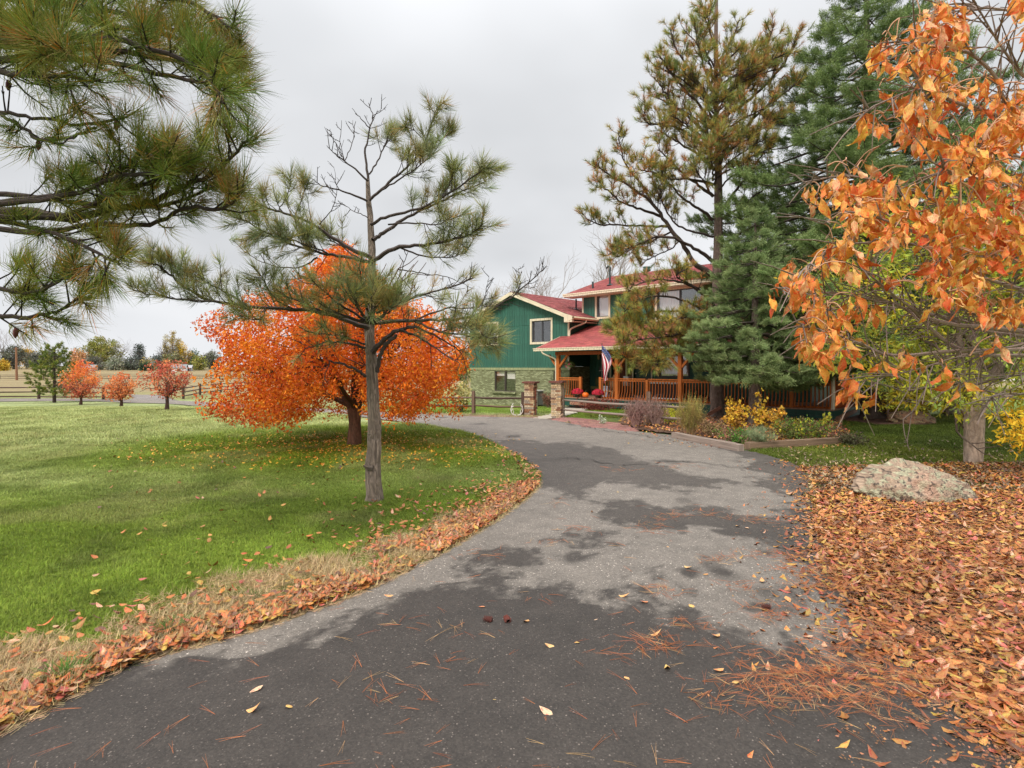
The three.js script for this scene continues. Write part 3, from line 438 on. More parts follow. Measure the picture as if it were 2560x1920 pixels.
// porch: deck, skirt, posts, railing
{
  const g = new THREE.Group(); g.name = 'porch'; house.add(g);
  { const b = new MB(); for (let v = -2.02; v < 1.86; v += 0.14) b.box(4.02, 0.39, -v - 0.132, 17.5, 0.43 + 0.002 * R(), -v, jit([1, 1, 1], 0.1)); for (let u = 15.64; u < 17.5; u += 0.14) b.box(u, 0.386, -6.2, u + 0.132, 0.428, -1.885); tag(mesh('deck_boards', b, wood(0.36, 0.20, 0.13, { vertexColors: true }), g), 0, 0, 0, 'stuff'); }
  for (const [y0, y1] of [[0.02, 0.2], [0.21, 0.385]]) { const b = new MB(); b.box(4.02, y0, 1.985, 17.5, y1, 2.015); b.box(17.47, y0, -6.2, 17.5, y1, 1.985); mesh('skirt_board', b, M.darkgreen, g); }
  { const b = new MB(); b.box(5.9, 0.1, 2.03, 7.4, 0.24, 2.4); mesh('step', b, wood(0.36, 0.20, 0.13), g); }
  const PV = 1.75;
  { const b = new MB(); b.box(4.5, 2.56, PV - 0.08, 17.5, 2.74, PV + 0.08); mesh('beam', b, M.cedarDark, g); const c = new MB(); c.box(17.32, 2.555, -6.2, 17.48, 2.735, PV - 0.085); mesh('beam', c, M.cedarDark, g); }
  for (const u of [4.66, 8.22, 11.45, 14.6, 17.4]) {
    const p = new MB(); p.box(u - 0.085, 0.33, PV - 0.085, u + 0.085, 2.558, PV + 0.085); const post = mesh('post', p, M.cedar, g);
    for (const s of [-1, 1]) { if (u > 17 && s > 0) continue; const b = new MB(), O = V3(u, 0, PV); b.beam(V3(u + s * 0.06, 1.93, PV), V3(u + s * 0.62, 2.57, PV), 0.1, 0.11, [1, 1, 1], V3(0, 0, 1)); mesh('brace', b, M.cedar, post); }
  }
  const rp = [6.08, 7.28, 9.83, 13.0, 16.0];
  for (const u of rp) { const p = new MB(); p.box(u - 0.06, 0.33, PV - 0.06, u + 0.06, u < 7.5 ? 1.46 : 1.37, PV + 0.06); mesh('rail_post', p, M.cedar, g); }
  const bal = new MB(); { const pts = [V3(0, 1.36, 0), V3(0, 1.0, 0), V3(0, 0.8, 0.01), V3(0, 0.68, 0.05), V3(0, 0.58, 0.085), V3(0, 0.52, 0.075), V3(0, 0.47, 0.03)]; bal.tube(pts, 0.026, 4); } const balGeo = bal.geo();
  const runs = [[4.75, 6.01], [7.35, 8.13], [8.31, 9.76], [9.90, 11.36], [11.54, 12.93], [13.07, 14.5], [14.69, 15.93], [16.07, 17.3]];
  for (const [a, b] of runs) { const r = new THREE.Group(); r.name = 'railing'; g.add(r); const m = new MB(); m.box(a, 1.375, PV - 0.07, b, 1.42, PV + 0.07); m.box(a, 1.28, PV - 0.03, b, 1.36, PV + 0.03); mesh('top_rail', m, M.cedar, r); const l = new MB(); l.box(a, 0.44, PV - 0.035, b, 0.51, PV + 0.03); mesh('bottom_rail', l, M.cedar, r);
    const n = Math.max(2, Math.round((b - a) / 0.142)); for (let k = 0; k < n; k++) { const q = mesh('baluster', balGeo, M.cedar, r); q.position.set(a + (k + 0.5) * (b - a) / n, 0, PV + 0.02); } }
  for (const [a, b] of [[-1.6, 0.6], [0.72, 3.0], [3.12, 5.6]]) { const r = new THREE.Group(); r.name = 'railing'; g.add(r); const m = new MB(); m.box(17.33, 1.375, -b, 17.47, 1.42, -a); mesh('top_rail', m, M.cedarDark, r); const l = new MB(); l.box(17.37, 0.44, -b, 17.43, 0.51, -a); mesh('bottom_rail', l, M.cedarDark, r); const p = new MB(); p.box(17.34, 0.33, -b - 0.1, 17.46, 1.37, -b); mesh('rail_post', p, M.cedar, r);
    const n = Math.round((b - a) / 0.142); for (let k = 0; k < n; k++) { const q = mesh('baluster', balGeo, M.cedarDark, r); q.position.set(17.42, 0, -lerp(a, b, (k + 0.5) / n)); q.rotation.y = Math.PI / 2; } }
}

// ---------- things on the porch ----------
function onPorch(name, u, v, y, label, cat, group) { return thing(name, toWorld(u, y, -v), HT, label, cat, group); }
{ const t = onPorch('pumpkin', 6.42, -1.8, 0.435, 'orange pumpkin at the porch entry between two pots of red mums', 'pumpkin'); const b = new MB();
  const n = 40, m = 16; for (let j = 0; j <= m; j++) for (let i = 0; i <= n; i++) { const a = i / n * 2 * Math.PI, p = j / m * Math.PI, rib = 1 - 0.075 * Math.abs(Math.cos(a * 5)) ** 4 * Math.sin(p), r = 0.165 * rib * (Math.sin(p) ** 0.85), y = 0.135 - Math.cos(p) * 0.135 * (1 - 0.16 * Math.exp(-((Math.sin(p)) ** 2) * 14)); b.v(Math.cos(a) * r, y, Math.sin(a) * r); }
  for (let j = 0; j < m; j++) for (let i = 0; i < n; i++) { const a = j * (n + 1) + i; b.i.push(a, a + n + 2, a + 1, a, a + n + 1, a + n + 2); } mesh('shell', b, mat({ color: C(0.80, 0.16, 0.012), roughness: 0.45 }), t);
  const s = new MB(); s.tube(curve([V3(0, 0.24, 0), V3(0.005, 0.29, 0), V3(0.03, 0.33, 0.01)], 6), [0.03, 0.025, 0.02, 0.018, 0.018, 0.02, 0.022], 6); mesh('stem', s, mat({ color: C(0.12, 0.11, 0.03) }), t); }
const petal = new MB(); for (let k = 0; k < 9; k++) { const a = k / 9 * 6.283, c = Math.cos(a), s = Math.sin(a); petal.quad(V3(0, 0, 0), V3(c * 0.022 - s * 0.007, 0.008, s * 0.022 + c * 0.007), V3(c * 0.034, 0.014, s * 0.034), V3(c * 0.022 + s * 0.007, 0.008, s * 0.022 - c * 0.007)); } const flowerGeo = petal.geo();
function mum(u, v, label) {
  const t = onPorch('mum_pot', u, v, 0.435, label, 'flower pot', 'pots of red mums at the porch entry'); const p = new MB(); p.tube([V3(0, 0, 0), V3(0, 0.17, 0), V3(0, 0.17, 0), V3(0, 0.2, 0)], [0.12, 0.155, 0.17, 0.17], 16); mesh('pot', p, mat({ color: C(0.05, 0.045, 0.035) }), t);
  const l = [], f = []; for (let k = 0; k < 520; k++) { const a = rr(0, 6.283), e = Math.asin(rr(-0.25, 1)), d = V3(Math.cos(a) * Math.cos(e), Math.sin(e), Math.sin(a) * Math.cos(e)), q = V3(d.x * 0.28, 0.24 + d.y * 0.2, d.z * 0.28); if (k < 400) f.push([aim(q, d.clone().add(V3(rr(-.4, .4), rr(-.2, .4), rr(-.4, .4))), rr(0, 6), rr(0.8, 1.3)), jit([0.50, 0.012, 0.035], 0.35)]); else l.push([aim(q.multiplyScalar(0.9), d, rr(0, 6), 1.6), jit([0.05, 0.09, 0.02], 0.3)]); }
  const fm = mat({ roughness: 0.7 }); inst('flowers', flowerGeo, fm, f, t); inst('leaves', flowerGeo, fm, l, t);
}
mum(5.95, -1.82, 'red mums in a dark pot, left of the pumpkin'); mum(7.2, -1.84, 'red mums in a dark pot, right of the pumpkin beneath the flag');
{ const t = onPorch('storage_bin', 6.75, -0.5, 0.435, 'pale grey lidded bin standing on the porch behind the pumpkin', 'bin'); const b = new MB(); b.box(-0.2, 0, -0.17, 0.2, 0.50, 0.17); mesh('body', b, mat({ color: C(0.30, 0.31, 0.35), roughness: 0.6 }), t); const l = new MB(); l.box(-0.22, 0.50, -0.19, 0.22, 0.55, 0.19); mesh('lid', l, mat({ color: C(0.38, 0.39, 0.42), roughness: 0.5 }), t); }
{ const t = onPorch('bench', 5.35, 1.35, 0.435, 'olive cushioned bench against the dark wall inside the porch', 'bench'); const b = new MB(); b.box(-0.7, 0.3, -0.25, 0.7, 0.45, 0.25); mesh('seat', b, M.olive, t); const k = new MB(); k.box(-0.7, 0.47, -0.28, 0.7, 0.92, -0.2); mesh('backrest', k, M.olive, t); for (const s of [-1, 1]) for (const z of [-0.2, 0.2]) { const l = new MB(); l.box(s * 0.66 - 0.03, 0, z - 0.03, s * 0.66 + 0.03, 0.3, z + 0.03); mesh('leg', l, M.door, t); } }
{ const t = onPorch('porch_table', 9.75, 0.2, 0.435, 'long white-edged table on the porch behind the cedar railing', 'table'); const b = new MB(); b.box(-0.85, 0.72, -0.4, 0.85, 0.80, 0.4); mesh('table_top', b, M.white, t); const s = new MB(); s.box(-0.8, 0.05, -0.3, 0.8, 0.70, 0.28); mesh('base', s, mat({ color: C(0.012, 0.012, 0.014), roughness: 0.5 }), t); const f = new MB(); f.box(-0.82, 0, -0.34, 0.82, 0.045, 0.34); mesh('plinth', f, M.white, t); }  // shade under the top is put in as a near-black solid block
{ const t = onPorch('planter_box', 7.35, 0.5, 0.435, 'small white box on a stand behind the railing by the side door', 'box'); const b = new MB(); b.box(-0.15, 0.55, -0.12, 0.15, 1.05, 0.12); mesh('body', b, M.white, t); const s = new MB(); s.box(-0.05, 0, -0.05, 0.05, 0.55, 0.05); s.box(-0.14, 0, -0.1, 0.14, 0.03, 0.1); mesh('stand', s, M.bronze, t); }
{ const t = onPorch('porch_chair', 7.0, -0.4, 0.435, 'pale wooden chair with a pointed back, just left of the porch post by the flag', 'chair'); const w = wood(0.62, 0.37, 0.19); const b = new MB(); [0.86, 1.0, 1.12, 1.0, 0.86].forEach((h, k) => b.box(-0.25 + k * 0.1, 0.3, -0.25, -0.16 + k * 0.1, h, -0.22)); mesh('backrest', b, w, t); const s = new MB(); s.box(-0.26, 0.28, -0.22, 0.26, 0.32, 0.3); mesh('seat', s, w, t); for (const q of [-1, 1]) for (const z of [-0.22, 0.26]) { const l = new MB(); l.box(q * 0.23 - 0.03, 0, z - 0.03, q * 0.23 + 0.03, 0.28, z + 0.03); mesh('leg', l, w, t); } }
{ const t = onPorch('wall_lantern', 4.75, 1.86, 2.35, 'small brass wall lantern high on the dark porch wall', 'lantern'); const b = new MB(); b.box(-0.05, 0.0, -0.02, 0.05, 0.3, 0.01); b.tube(curve([V3(0, 0.26, 0), V3(0, 0.34, 0.08), V3(0, 0.3, 0.16)], 8), 0.012, 5); mesh('bracket', b, M.bronze, t); const l = new MB(); l.tube([V3(0, 0.02, 0.16), V3(0, 0.06, 0.16), V3(0, 0.24, 0.16), V3(0, 0.3, 0.16)], [0.04, 0.06, 0.085, 0.02], 8); mesh('lamp_shade', l, mat({ color: C(0.5, 0.38, 0.2), roughness: 0.4 }), t); }
{ const t = onPorch('mailbox', 4.95, 1.86, 1.72, 'small mailbox with a little picture above it on the dark porch wall', 'mailbox'); const b = new MB(); b.box(-0.2, 0, 0, 0.2, 0.2, 0.1); b.box(-0.22, 0.2, 0, 0.22, 0.23, 0.12); mesh('box', b, mat({ color: C(0.08, 0.08, 0.09), roughness: 0.4 }), t); const l = new MB(); l.box(-0.21, 0.0, 0.1, 0.21, 0.03, 0.125); mesh('newspaper_rail', l, M.white, t); const p = new MB(); p.box(-0.1, 0.38, 0.0, 0.1, 0.64, 0.02); mesh('picture', p, mat({ color: C(0.55, 0.22, 0.1) }), t); const f = new MB(); f.box(-0.045, 0.43, 0.02, 0.06, 0.58, 0.024); mesh('picture_print', f, M.gutter, t); }
{ // paper bunting across the side door
  const t = onPorch('bunting', 6.9, 1.4, 2.1, 'string of cream cards hung across the green side door', 'bunting'); const n = 6, y = (k) => 0.15 - 0.34 * (k / n) - 0.12 * Math.sin(Math.PI * k / n); const s = new MB(); s.tube(Array.from({ length: 13 }, (_, k) => V3(k * 0.1 - 0.02, y(k / 2) + 0.11, 0)), 0.006, 4); mesh('string', s, M.bronze, t);
  for (let k = 0; k < n; k++) { const b = new MB(); b.box(k * 0.2, y(k + 0.5) - 0.14, -0.004, k * 0.2 + 0.18, y(k + 0.5) + 0.12, 0.004); const c = mesh('card', b, mat({ color: C(0.68, 0.46, 0.22) }), t); const m = new MB(); m.tube([V3(k * 0.2 + 0.09, y(k + 0.5) - 0.01, 0.004), V3(k * 0.2 + 0.09, y(k + 0.5) - 0.01, 0.009)], [0.05 + 0.02 * (k % 2), 0.05], 5 + k % 3); mesh('card_print', m, M.bronze, c); } }
{ // hanging basket
  const t = onPorch('hanging_basket', 5.12, -1.45, 1.86, 'white hanging basket with trailing green plant under the porch eave', 'hanging basket'); const b = new MB(); b.tube([V3(0, 0, 0), V3(0, 0.1, 0), V3(0, 0.2, 0), V3(0, 0.22, 0)], [0.075, 0.125, 0.15, 0.155], 14); b.tube([V3(0, -0.05, 0), V3(0, 0, 0)], [0.05, 0.06], 10); mesh('pot', b, M.white, t);
  const w = new MB(); for (let k = 0; k < 3; k++) { const a = k * 2.09; w.tube([V3(Math.cos(a) * 0.14, 0.2, Math.sin(a) * 0.14), V3(0, 0.68, 0)], 0.006, 4); } mesh('hanger', w, M.metal, t);
  const l = []; for (let k = 0; k < 230; k++) { const a = rr(0, 6.283), r = Math.sqrt(R()) * 0.29; l.push([aim(V3(Math.cos(a) * r, 0.22 + rr(0, 0.16) - r * r * 1.4, Math.sin(a) * r), V3(Math.cos(a), rr(-0.3, 1), Math.sin(a)), rr(0, 6), rr(1, 1.9)), jit(R() < 0.2 ? [0.25, 0.05, 0.06] : [0.09, 0.13, 0.03], 0.35)]); } inst('leaves', flowerGeo, mat({}), l, t); }
{ // flag on its pole
  const t = onPorch('flag', 7.74, -2.3, 0, 'American flag hanging limp from a thin pole in front of the porch railing', 'flag');
  const p = new MB(); p.tube([V3(0, 0.1, 0), V3(0, 3.02, 0)], 0.014, 6); p.tube([V3(0, 3.0, 0), V3(0, 3.04, 0), V3(0, 3.08, 0)], [0.02, 0.03, 0.005], 8); mesh('pole', p, M.bronze, t);
  const cv = document.createElement('canvas'); cv.width = 760; cv.height = 400; const x = cv.getContext('2d'); for (let k = 0; k < 13; k++) { x.fillStyle = k % 2 ? '#e9e2e0' : '#a3132c'; x.fillRect(0, k * 400 / 13, 760, 400 / 13 + 1); } x.fillStyle = '#2b3a6e'; x.fillRect(0, 0, 304, 400 * 7 / 13); x.fillStyle = '#e6e6ec';
  for (let r = 0; r < 9; r++) for (let c = 0; c < (r % 2 ? 5 : 6); c++) { const sx = 25 + c * 50.6 + (r % 2 ? 25 : 0), sy = 20 + r * 22; x.beginPath(); for (let k = 0; k < 10; k++) { const a = -Math.PI / 2 + k * Math.PI / 5, q = k % 2 ? 4 : 10; x.lineTo(sx + Math.cos(a) * q, sy + Math.sin(a) * q); } x.fill(); }
  const ft = new THREE.CanvasTexture(cv); ft.colorSpace = THREE.SRGBColorSpace; const b = new MB(), n = 36, m = 44;
  for (let j = 0; j <= m; j++) for (let i = 0; i <= n; i++) { const a = i / n, f = j / m; // a down the hoist, f along the fly
    const open = 0.60 * (1 - a) ** 0.8, spread = open * Math.sin(Math.min(1, f * 1.9) * Math.PI / 2) * (1 - 0.62 * sstep(0.45, 1, f)) + 0.10 * f * f; const y = 2.98 - a * 0.52 * (1 - 0.35 * f) - f * 1.48; const z = 0.02 + 0.07 * Math.sin(a * 9 + f * 1.5) * Math.min(1, f * 3) + 0.03 * Math.sin(a * 17 + f * 3); b.v(0.018 + spread, y, z, f, 1 - a); }
  for (let j = 0; j < m; j++) for (let i = 0; i < n; i++) { const a = j * (n + 1) + i; b.i.push(a, a + 1, a + n + 2, a, a + n + 2, a + n + 1); }
  mesh('cloth', b, new THREE.MeshPhysicalMaterial({ map: ft, roughness: 0.9, side: THREE.DoubleSide, transmission: 0 }), t); }
{ const t = thing('air_conditioner', toWorld(2.25, -0.22, 0.75), HT, 'pale grey slatted cooling unit against the green brick wall between the gate pillars', 'air conditioner'); const b = new MB(); b.box(-0.36, 0.82, -0.32, 0.36, 0.87, 0.32); mesh('top', b, M.white, t); const s = new MB(); for (let k = 0; k < 14; k++) s.box(-0.32, 0.08 + k * 0.052, -0.3, 0.32, 0.108 + k * 0.052, 0.3); mesh('grille', s, mat({ color: C(0.36, 0.36, 0.34) }), t); const c = new MB(); c.box(-0.28, 0.0, -0.26, 0.28, 0.81, 0.26); mesh('core', c, mat({ color: C(0.12, 0.12, 0.11) }), t); for (const q of [-1, 1]) { const l = new MB(); l.box(q * 0.34 - 0.02, 0, 0.29, q * 0.34 + 0.02, 0.82, 0.32); mesh('corner_post', l, M.white, t); } }
// ---------- gate pillars of old brick ----------
R = rng(23);
const PB = [[0.72, 0.52, 0.32], [0.80, 0.64, 0.42], [0.33, 0.15, 0.075], [0.42, 0.21, 0.11], [0.60, 0.38, 0.21], [0.24, 0.13, 0.09], [0.45, 0.36, 0.27], [0.76, 0.55, 0.30]];
const grit = tex(256, 256, (u, v) => { const k = 0.72 + 0.5 * (fbm(u * 20, v * 20, 4, 26, 20) - 0.3); return [k, k, k]; });
const pbMats = PB.map((c) => mat({ color: C(...c), map: grit, bumpMap: grit, bumpScale: 0.006, roughness: 0.9 }));
const pillarTurn = -0.42;
function pillar(px, py, h, label, light) {
  const t = thing('brick_pillar', P(px, py, -0.02), pillarTurn, label, 'pillar', 'brick pillars beside the front walk'); const w = 0.40, n = Math.round(h / 0.072), ch = h / n;
  const core = new MB(); core.box(-w / 2 + 0.03, 0, -w / 2 + 0.03, w / 2 - 0.03, h, w / 2 - 0.03); mesh('mortar', core, mat({ color: C(0.40, 0.33, 0.26), map: grit, roughness: 0.95 }), t);
  const gl = [0.19, 0.255, 0.13].map((l) => { const b = new MB(); b.box(-l / 2, 0, -0.05, l / 2, ch - 0.010, 0.05); return b.geo(); });
  for (let k = 0; k < n; k++) for (let f = 0; f < 4; f++) {
    const odd = (k + f) % 2, spec = odd ? [[0.255, -0.07], [0.13, 0.13]] : [[0.19, -0.105], [0.19, 0.092]];
    for (const [l, o] of spec) { const gi = l === 0.19 ? 0 : l === 0.255 ? 1 : 2; let mi = R() < light ? [0, 1, 4, 7][Math.floor(R() * 4)] : [2, 3, 5, 6][Math.floor(R() * 4)]; const b = mesh('brick', gl[gi], pbMats[mi], t); const a = f * Math.PI / 2, out = w / 2 - 0.05 + rr(-0.006, 0.022); b.position.set(Math.cos(a) * o + Math.sin(a) * out, k * ch + 0.004, -Math.sin(a) * o + Math.cos(a) * out); b.rotation.y = a + rr(-0.02, 0.02); b.scale.x = rr(0.96, 1.0); }
  }
  const cap = new MB(); for (let k = 0; k < 6; k++) for (let j = 0; j < 2; j++) { const z0 = j ? 0.005 : -0.28, x0 = -0.27 + k * 0.092; cap.box(x0, h, z0, x0 + 0.082, h + 0.065 + 0.006 * R(), z0 + 0.275); } mesh('cap', cap, mat({ color: C(0.27, 0.095, 0.065), map: grit, roughness: 0.85 }), t);
}
pillar(1327, 1039, 1.33, 'mixed brown and cream brick pillar at the left side of the front walk', 0.5);
pillar(1394, 1043, 1.37, 'brick pillar of mostly cream bricks at the right side of the front walk', 0.78);

// ---------- fences ----------
function railPts(a, b, sag = 0.02) { const n = 4, out = []; for (let k = 0; k <= n; k++) { const q = a.clone().lerp(b, k / n); q.y -= Math.sin(Math.PI * k / n) * sag * (0.5 + R()); q.x += rr(-0.01, 0.01); out.push(q); } return out; }
function fence(name, posts, heights, o, label, cat = 'fence') {
  const t = thing(name, posts[0].clone(), 0, label, cat, o.group); const inv = posts[0];
  posts.forEach((p, k) => { if (o.noPost && o.noPost.includes(k)) return; const b = new MB(), q = p.clone().sub(inv), w = o.post || 0.07; b.tube([q.clone().add(V3(0, -0.1, 0)), q.clone().add(V3(0, o.h * 0.5, 0)), q.clone().add(V3(rr(-0.02, 0.02), o.h + rr(-0.02, 0.03), 0))], [w * 1.05, w, w * 0.9], o.round ? 7 : 4); mesh('post', b, o.postMats ? o.postMats[k % o.postMats.length] : o.mat, t); });
  for (let k = 0; k < posts.length - 1; k++) for (const h of heights) { const b = new MB(), a = posts[k].clone().sub(inv).add(V3(0, h + rr(-0.015, 0.015), 0)), c = posts[k + 1].clone().sub(inv).add(V3(0, h + rr(-0.015, 0.015), 0)); b.tube(railPts(a, c), [0.035, 0.045, 0.048, 0.045, 0.035].map((r) => r * (o.rail || 1)), 5, [1, 1, 1], true, 0.3); mesh('rail', b, o.railMats ? o.railMats[(k + Math.round(h * 10)) % o.railMats.length] : o.mat, t); }
  return t;
}
fence('split_rail_fence', [P(930, 1029), P(1060, 1033), P(1184, 1036), P(1308, 1039)], [0.20 + 0.16, 0.70], { h: 0.95, post: 0.085, postMats: [M.fence, M.fence, M.fence, M.fenceDark], railMats: [M.fence, M.fenceDark], mat: M.fence }, 'brown two-rail wooden fence left of the mixed brick pillar, before the green brick wall');
fence('split_rail_fence', [P(1406, 1043), P(1622, 1064), P(1730, 1072)], [0.30, 0.68], { h: 1.15, post: 0.10, mat: M.fenceGrey, postMats: [M.fenceGrey, M.fence, M.fence], noPost: [2] }, 'weathered grey two-rail fence running right from the cream brick pillar into dry shrubs');
{ const t = thing('gate_post', P(1336, 1039.5), 0, 'dark red-brown wooden post standing against the mixed brick pillar', 'post'); const b = new MB(); b.box(-0.055, 0, -0.055, 0.055, 1.12, 0.055); b.poly([V3(-0.055, 1.121, 0.055), V3(0.055, 1.121, 0.055), V3(0, 1.15, 0)], [1, 1, 1]); mesh('shaft', b, wood(0.20, 0.045, 0.022), t); }
// pasture fences
const fd = { h: 0.98, post: 0.10, mat: M.fenceDark, round: true, rail: 1.2, group: 'three-rail fences along the pasture' };
const row = (list) => list.map(([x, D]) => gnd(x, D));
fence('pasture_fence', [P(-330, 997), P(-110, 997.5), P(97, 998.5), P(258, 1000), P(300, 1004)], [0.22, 0.56, 0.9], fd, 'dark three-rail pasture fence at far left behind the small pine and young maples');
fence('pasture_fence', [P(458, 997), P(500, 987), P(552, 980), P(620, 974)], [0.2, 0.52, 0.85], { ...fd, h: 1.0 }, 'short three-rail pasture fence beside the branch road, left of the big orange maple');
fence('field_fence', row([[-140, 142], [-128, 142], [-117, 142], [-106, 142], [-95, 141], [-84, 140], [-72, 140], [-60, 139], [-48, 138], [-36, 138], [-24, 138]]), [0.25, 0.65, 1.05], { h: 1.15, post: 0.14, mat: M.fenceDark, rail: 1.5 }, 'long distant rail fence crossing the dry pasture');
// ---------- trees ----------
const barkTex = tex(256, 1024, (u, v) => { const r = fbm(u * 9 + 1.2 * vn(u * 5, v * 9, 3, 0), v * 7, 4, 82, 0), c = Math.abs(fbm(u * 7, v * 5, 4, 84, 0) - 0.5) * 4; const k = 0.58 + 0.42 * r * Math.min(1, 0.45 + c) + 0.12 * fbm(u * 60, v * 60, 2, 86); return [k, k * 0.97, k * 0.94]; }, true, [2, 0.9]);
const barkBump = tex(256, 1024, (u, v) => Math.min(1, 0.15 + Math.abs(fbm(u * 7, v * 5, 4, 84, 0) - 0.5) * 4) * 0.7 + 0.3 * fbm(u * 30, v * 14, 3, 88), false, [2, 0.9]);
const bark = (r, g, b, bs = 0.03) => mat({ color: C(r, g, b), map: barkTex, bumpMap: barkBump, bumpScale: bs, roughness: 0.95 });
const twigMat = (r, g, b) => mat({ color: C(r, g, b), roughness: 0.9 });
const leafy = (t = 0.3, o = {}) => new THREE.MeshPhysicalMaterial({ vertexColors: true, roughness: 0.8, transmission: t, thickness: 0, side: THREE.DoubleSide, specularIntensity: 0.35, ...o });
const needleMat = leafy(0.15);

// a tuft of long needles round the end of a shoot, along +y
function tuftGeo(n, L, w, stem, a0, a1, segs = 2, brown = 0.05) {
  const g = new MB();
  for (let k = 0; k < n; k++) {
    const s = R(), y = -stem * s, az = rr(0, 6.283), an = lerp(a0, a1, Math.pow(s, 0.7)) * rr(0.75, 1.2), l = L * rr(0.75, 1.1) * (1 - 0.15 * s);
    const d = V3(Math.cos(az) * Math.sin(an), Math.cos(an), Math.sin(az) * Math.sin(an)), side = V3(-Math.sin(az), 0, Math.cos(az)).applyAxisAngle(d, rr(0, 3.14)).multiplyScalar(w / 2);
    const c = R() < brown * (0.4 + s) ? [1.9, 0.85, 0.35] : jit([1, 1, 1], 0.28, 0.06), b = V3(0, y, 0), e = b.clone().addScaledVector(d, l); const bend = V3(0, 1, 0).multiplyScalar(rr(-0.02, 0.09) * L / 0.18);
    if (segs > 1) { const m = b.clone().addScaledVector(d, l * 0.5).addScaledVector(bend, -0.25); const i = [b.clone().sub(side), b.clone().add(side), m.clone().add(side), m.clone().sub(side), e.add(bend)].map((q, j) => g.v(q.x, q.y, q.z, 0, j, c)); g.i.push(i[0], i[1], i[2], i[0], i[2], i[3], i[3], i[2], i[4]); }
    else { const i = [b.clone().sub(side), b.clone().add(side), e].map((q, j) => g.v(q.x, q.y, q.z, 0, j, c)); g.i.push(i[0], i[1], i[2]); }
  }
  return g.geo();
}
const rdir = (up = 0) => { const a = rr(0, 6.283), z = rr(-1, 1), s = Math.sqrt(1 - z * z); return V3(s * Math.cos(a), z + up, s * Math.sin(a)).normalize(); };
// limb with side twigs that end in tufts
function limb(T, pts, r0, r1, o = {}) {
  const n = Math.max(8, pts.length * 4), c = pts.length > 2 ? curve(pts, n) : Array.from({ length: n + 1 }, (_, k) => pts[0].clone().lerp(pts[1], k / n));
  for (let k = 1; k < c.length - 1; k++) c[k].add(V3(rr(-1, 1), rr(-1, 1), rr(-1, 1)).multiplyScalar((o.kink ?? 0.012)));
  T.wood.tube(c, c.map((_, k) => lerp(r0, r1, Math.pow(k / (c.length - 1), 0.8))), o.sides || 6, [1, 1, 1], true, 0.3);
  if (o.plain) return c;
  let len = 0; for (let k = 1; k < c.length; k++) len += c[k].distanceTo(c[k - 1]);
  const m = Math.round(len * (o.density ?? 8)), L = o.twig ?? 0.4;
  for (let k = 0; k < m; k++) {
    const s = lerp(o.start ?? 0.3, 1, (k + R()) / m), f = s * (c.length - 1), i = Math.min(c.length - 2, Math.floor(f)), p = c[i].clone().lerp(c[i + 1], f - i), t = c[i + 1].clone().sub(c[i]).normalize();
    const side = rdir(o.lift ?? 0.35); side.addScaledVector(t, -side.dot(t)).normalize(); const l = L * rr(0.45, 1.15) * (1.15 - 0.5 * s), d = t.clone().multiplyScalar(rr(0.35, 0.9)).add(side.multiplyScalar(0.8)).normalize();
    const e1 = p.clone().addScaledVector(d, l * 0.5), up = o.up ?? 0.25, d2 = d.clone().add(V3(0, up, 0)).normalize(), e2 = e1.clone().addScaledVector(d2, l * 0.55);
    T.wood.tube([p, e1, e2], [o.tr ?? 0.008, (o.tr ?? 0.008) * 0.8, (o.tr ?? 0.008) * 0.55], 4);
    if (R() < (o.bare ?? 0)) { for (let q = 0; q < 2; q++) { const z = p.clone().lerp(e2, rr(0.3, 0.9)); T.wood.tube([z, z.clone().addScaledVector(d2.clone().add(rdir(0.2).multiplyScalar(0.9)).normalize(), l * rr(0.2, 0.5))], [(o.tr ?? 0.008) * 0.6, 0.0025], 3); } continue; }
    T.tufts.push([e2, d2, s]);
    const sub = o.sub ?? 1; for (let q = 0; q < sub; q++) if (R() < 0.8) { const z = p.clone().lerp(e2, rr(0.35, 0.9)), dz = d2.clone().add(rdir(0.25).multiplyScalar(0.9)).normalize(), e3 = z.clone().addScaledVector(dz, l * rr(0.25, 0.5)); T.wood.tube([z, e3], [(o.tr ?? 0.008) * 0.6, (o.tr ?? 0.008) * 0.5], 3); T.tufts.push([e3, dz, s]); }
  }
  if (!o.bareTip) { const t = c[c.length - 1].clone().sub(c[c.length - 2]).normalize(); T.tufts.push([c[c.length - 1], t, 1]); }
  return c;
}
function needles(T, parent, geos, colour, s0 = 0.85, s1 = 1.2) { const per = geos.map(() => []); for (const [p, d, s] of T.tufts) per[Math.floor(R() * geos.length)].push([aim(p.sub(T.o), d, rr(0, 6.283), rr(s0, s1)), colour(s)]); per.forEach((l, k) => { if (l.length) inst('needles', geos[k], needleMat, l, parent); }); }
const shift = (mb, o) => { for (let k = 0; k < mb.p.length; k += 3) { mb.p[k] -= o.x; mb.p[k + 1] -= o.y; mb.p[k + 2] -= o.z; } return mb; };
const newTree = (o) => ({ o, wood: new MB(), tufts: [] });

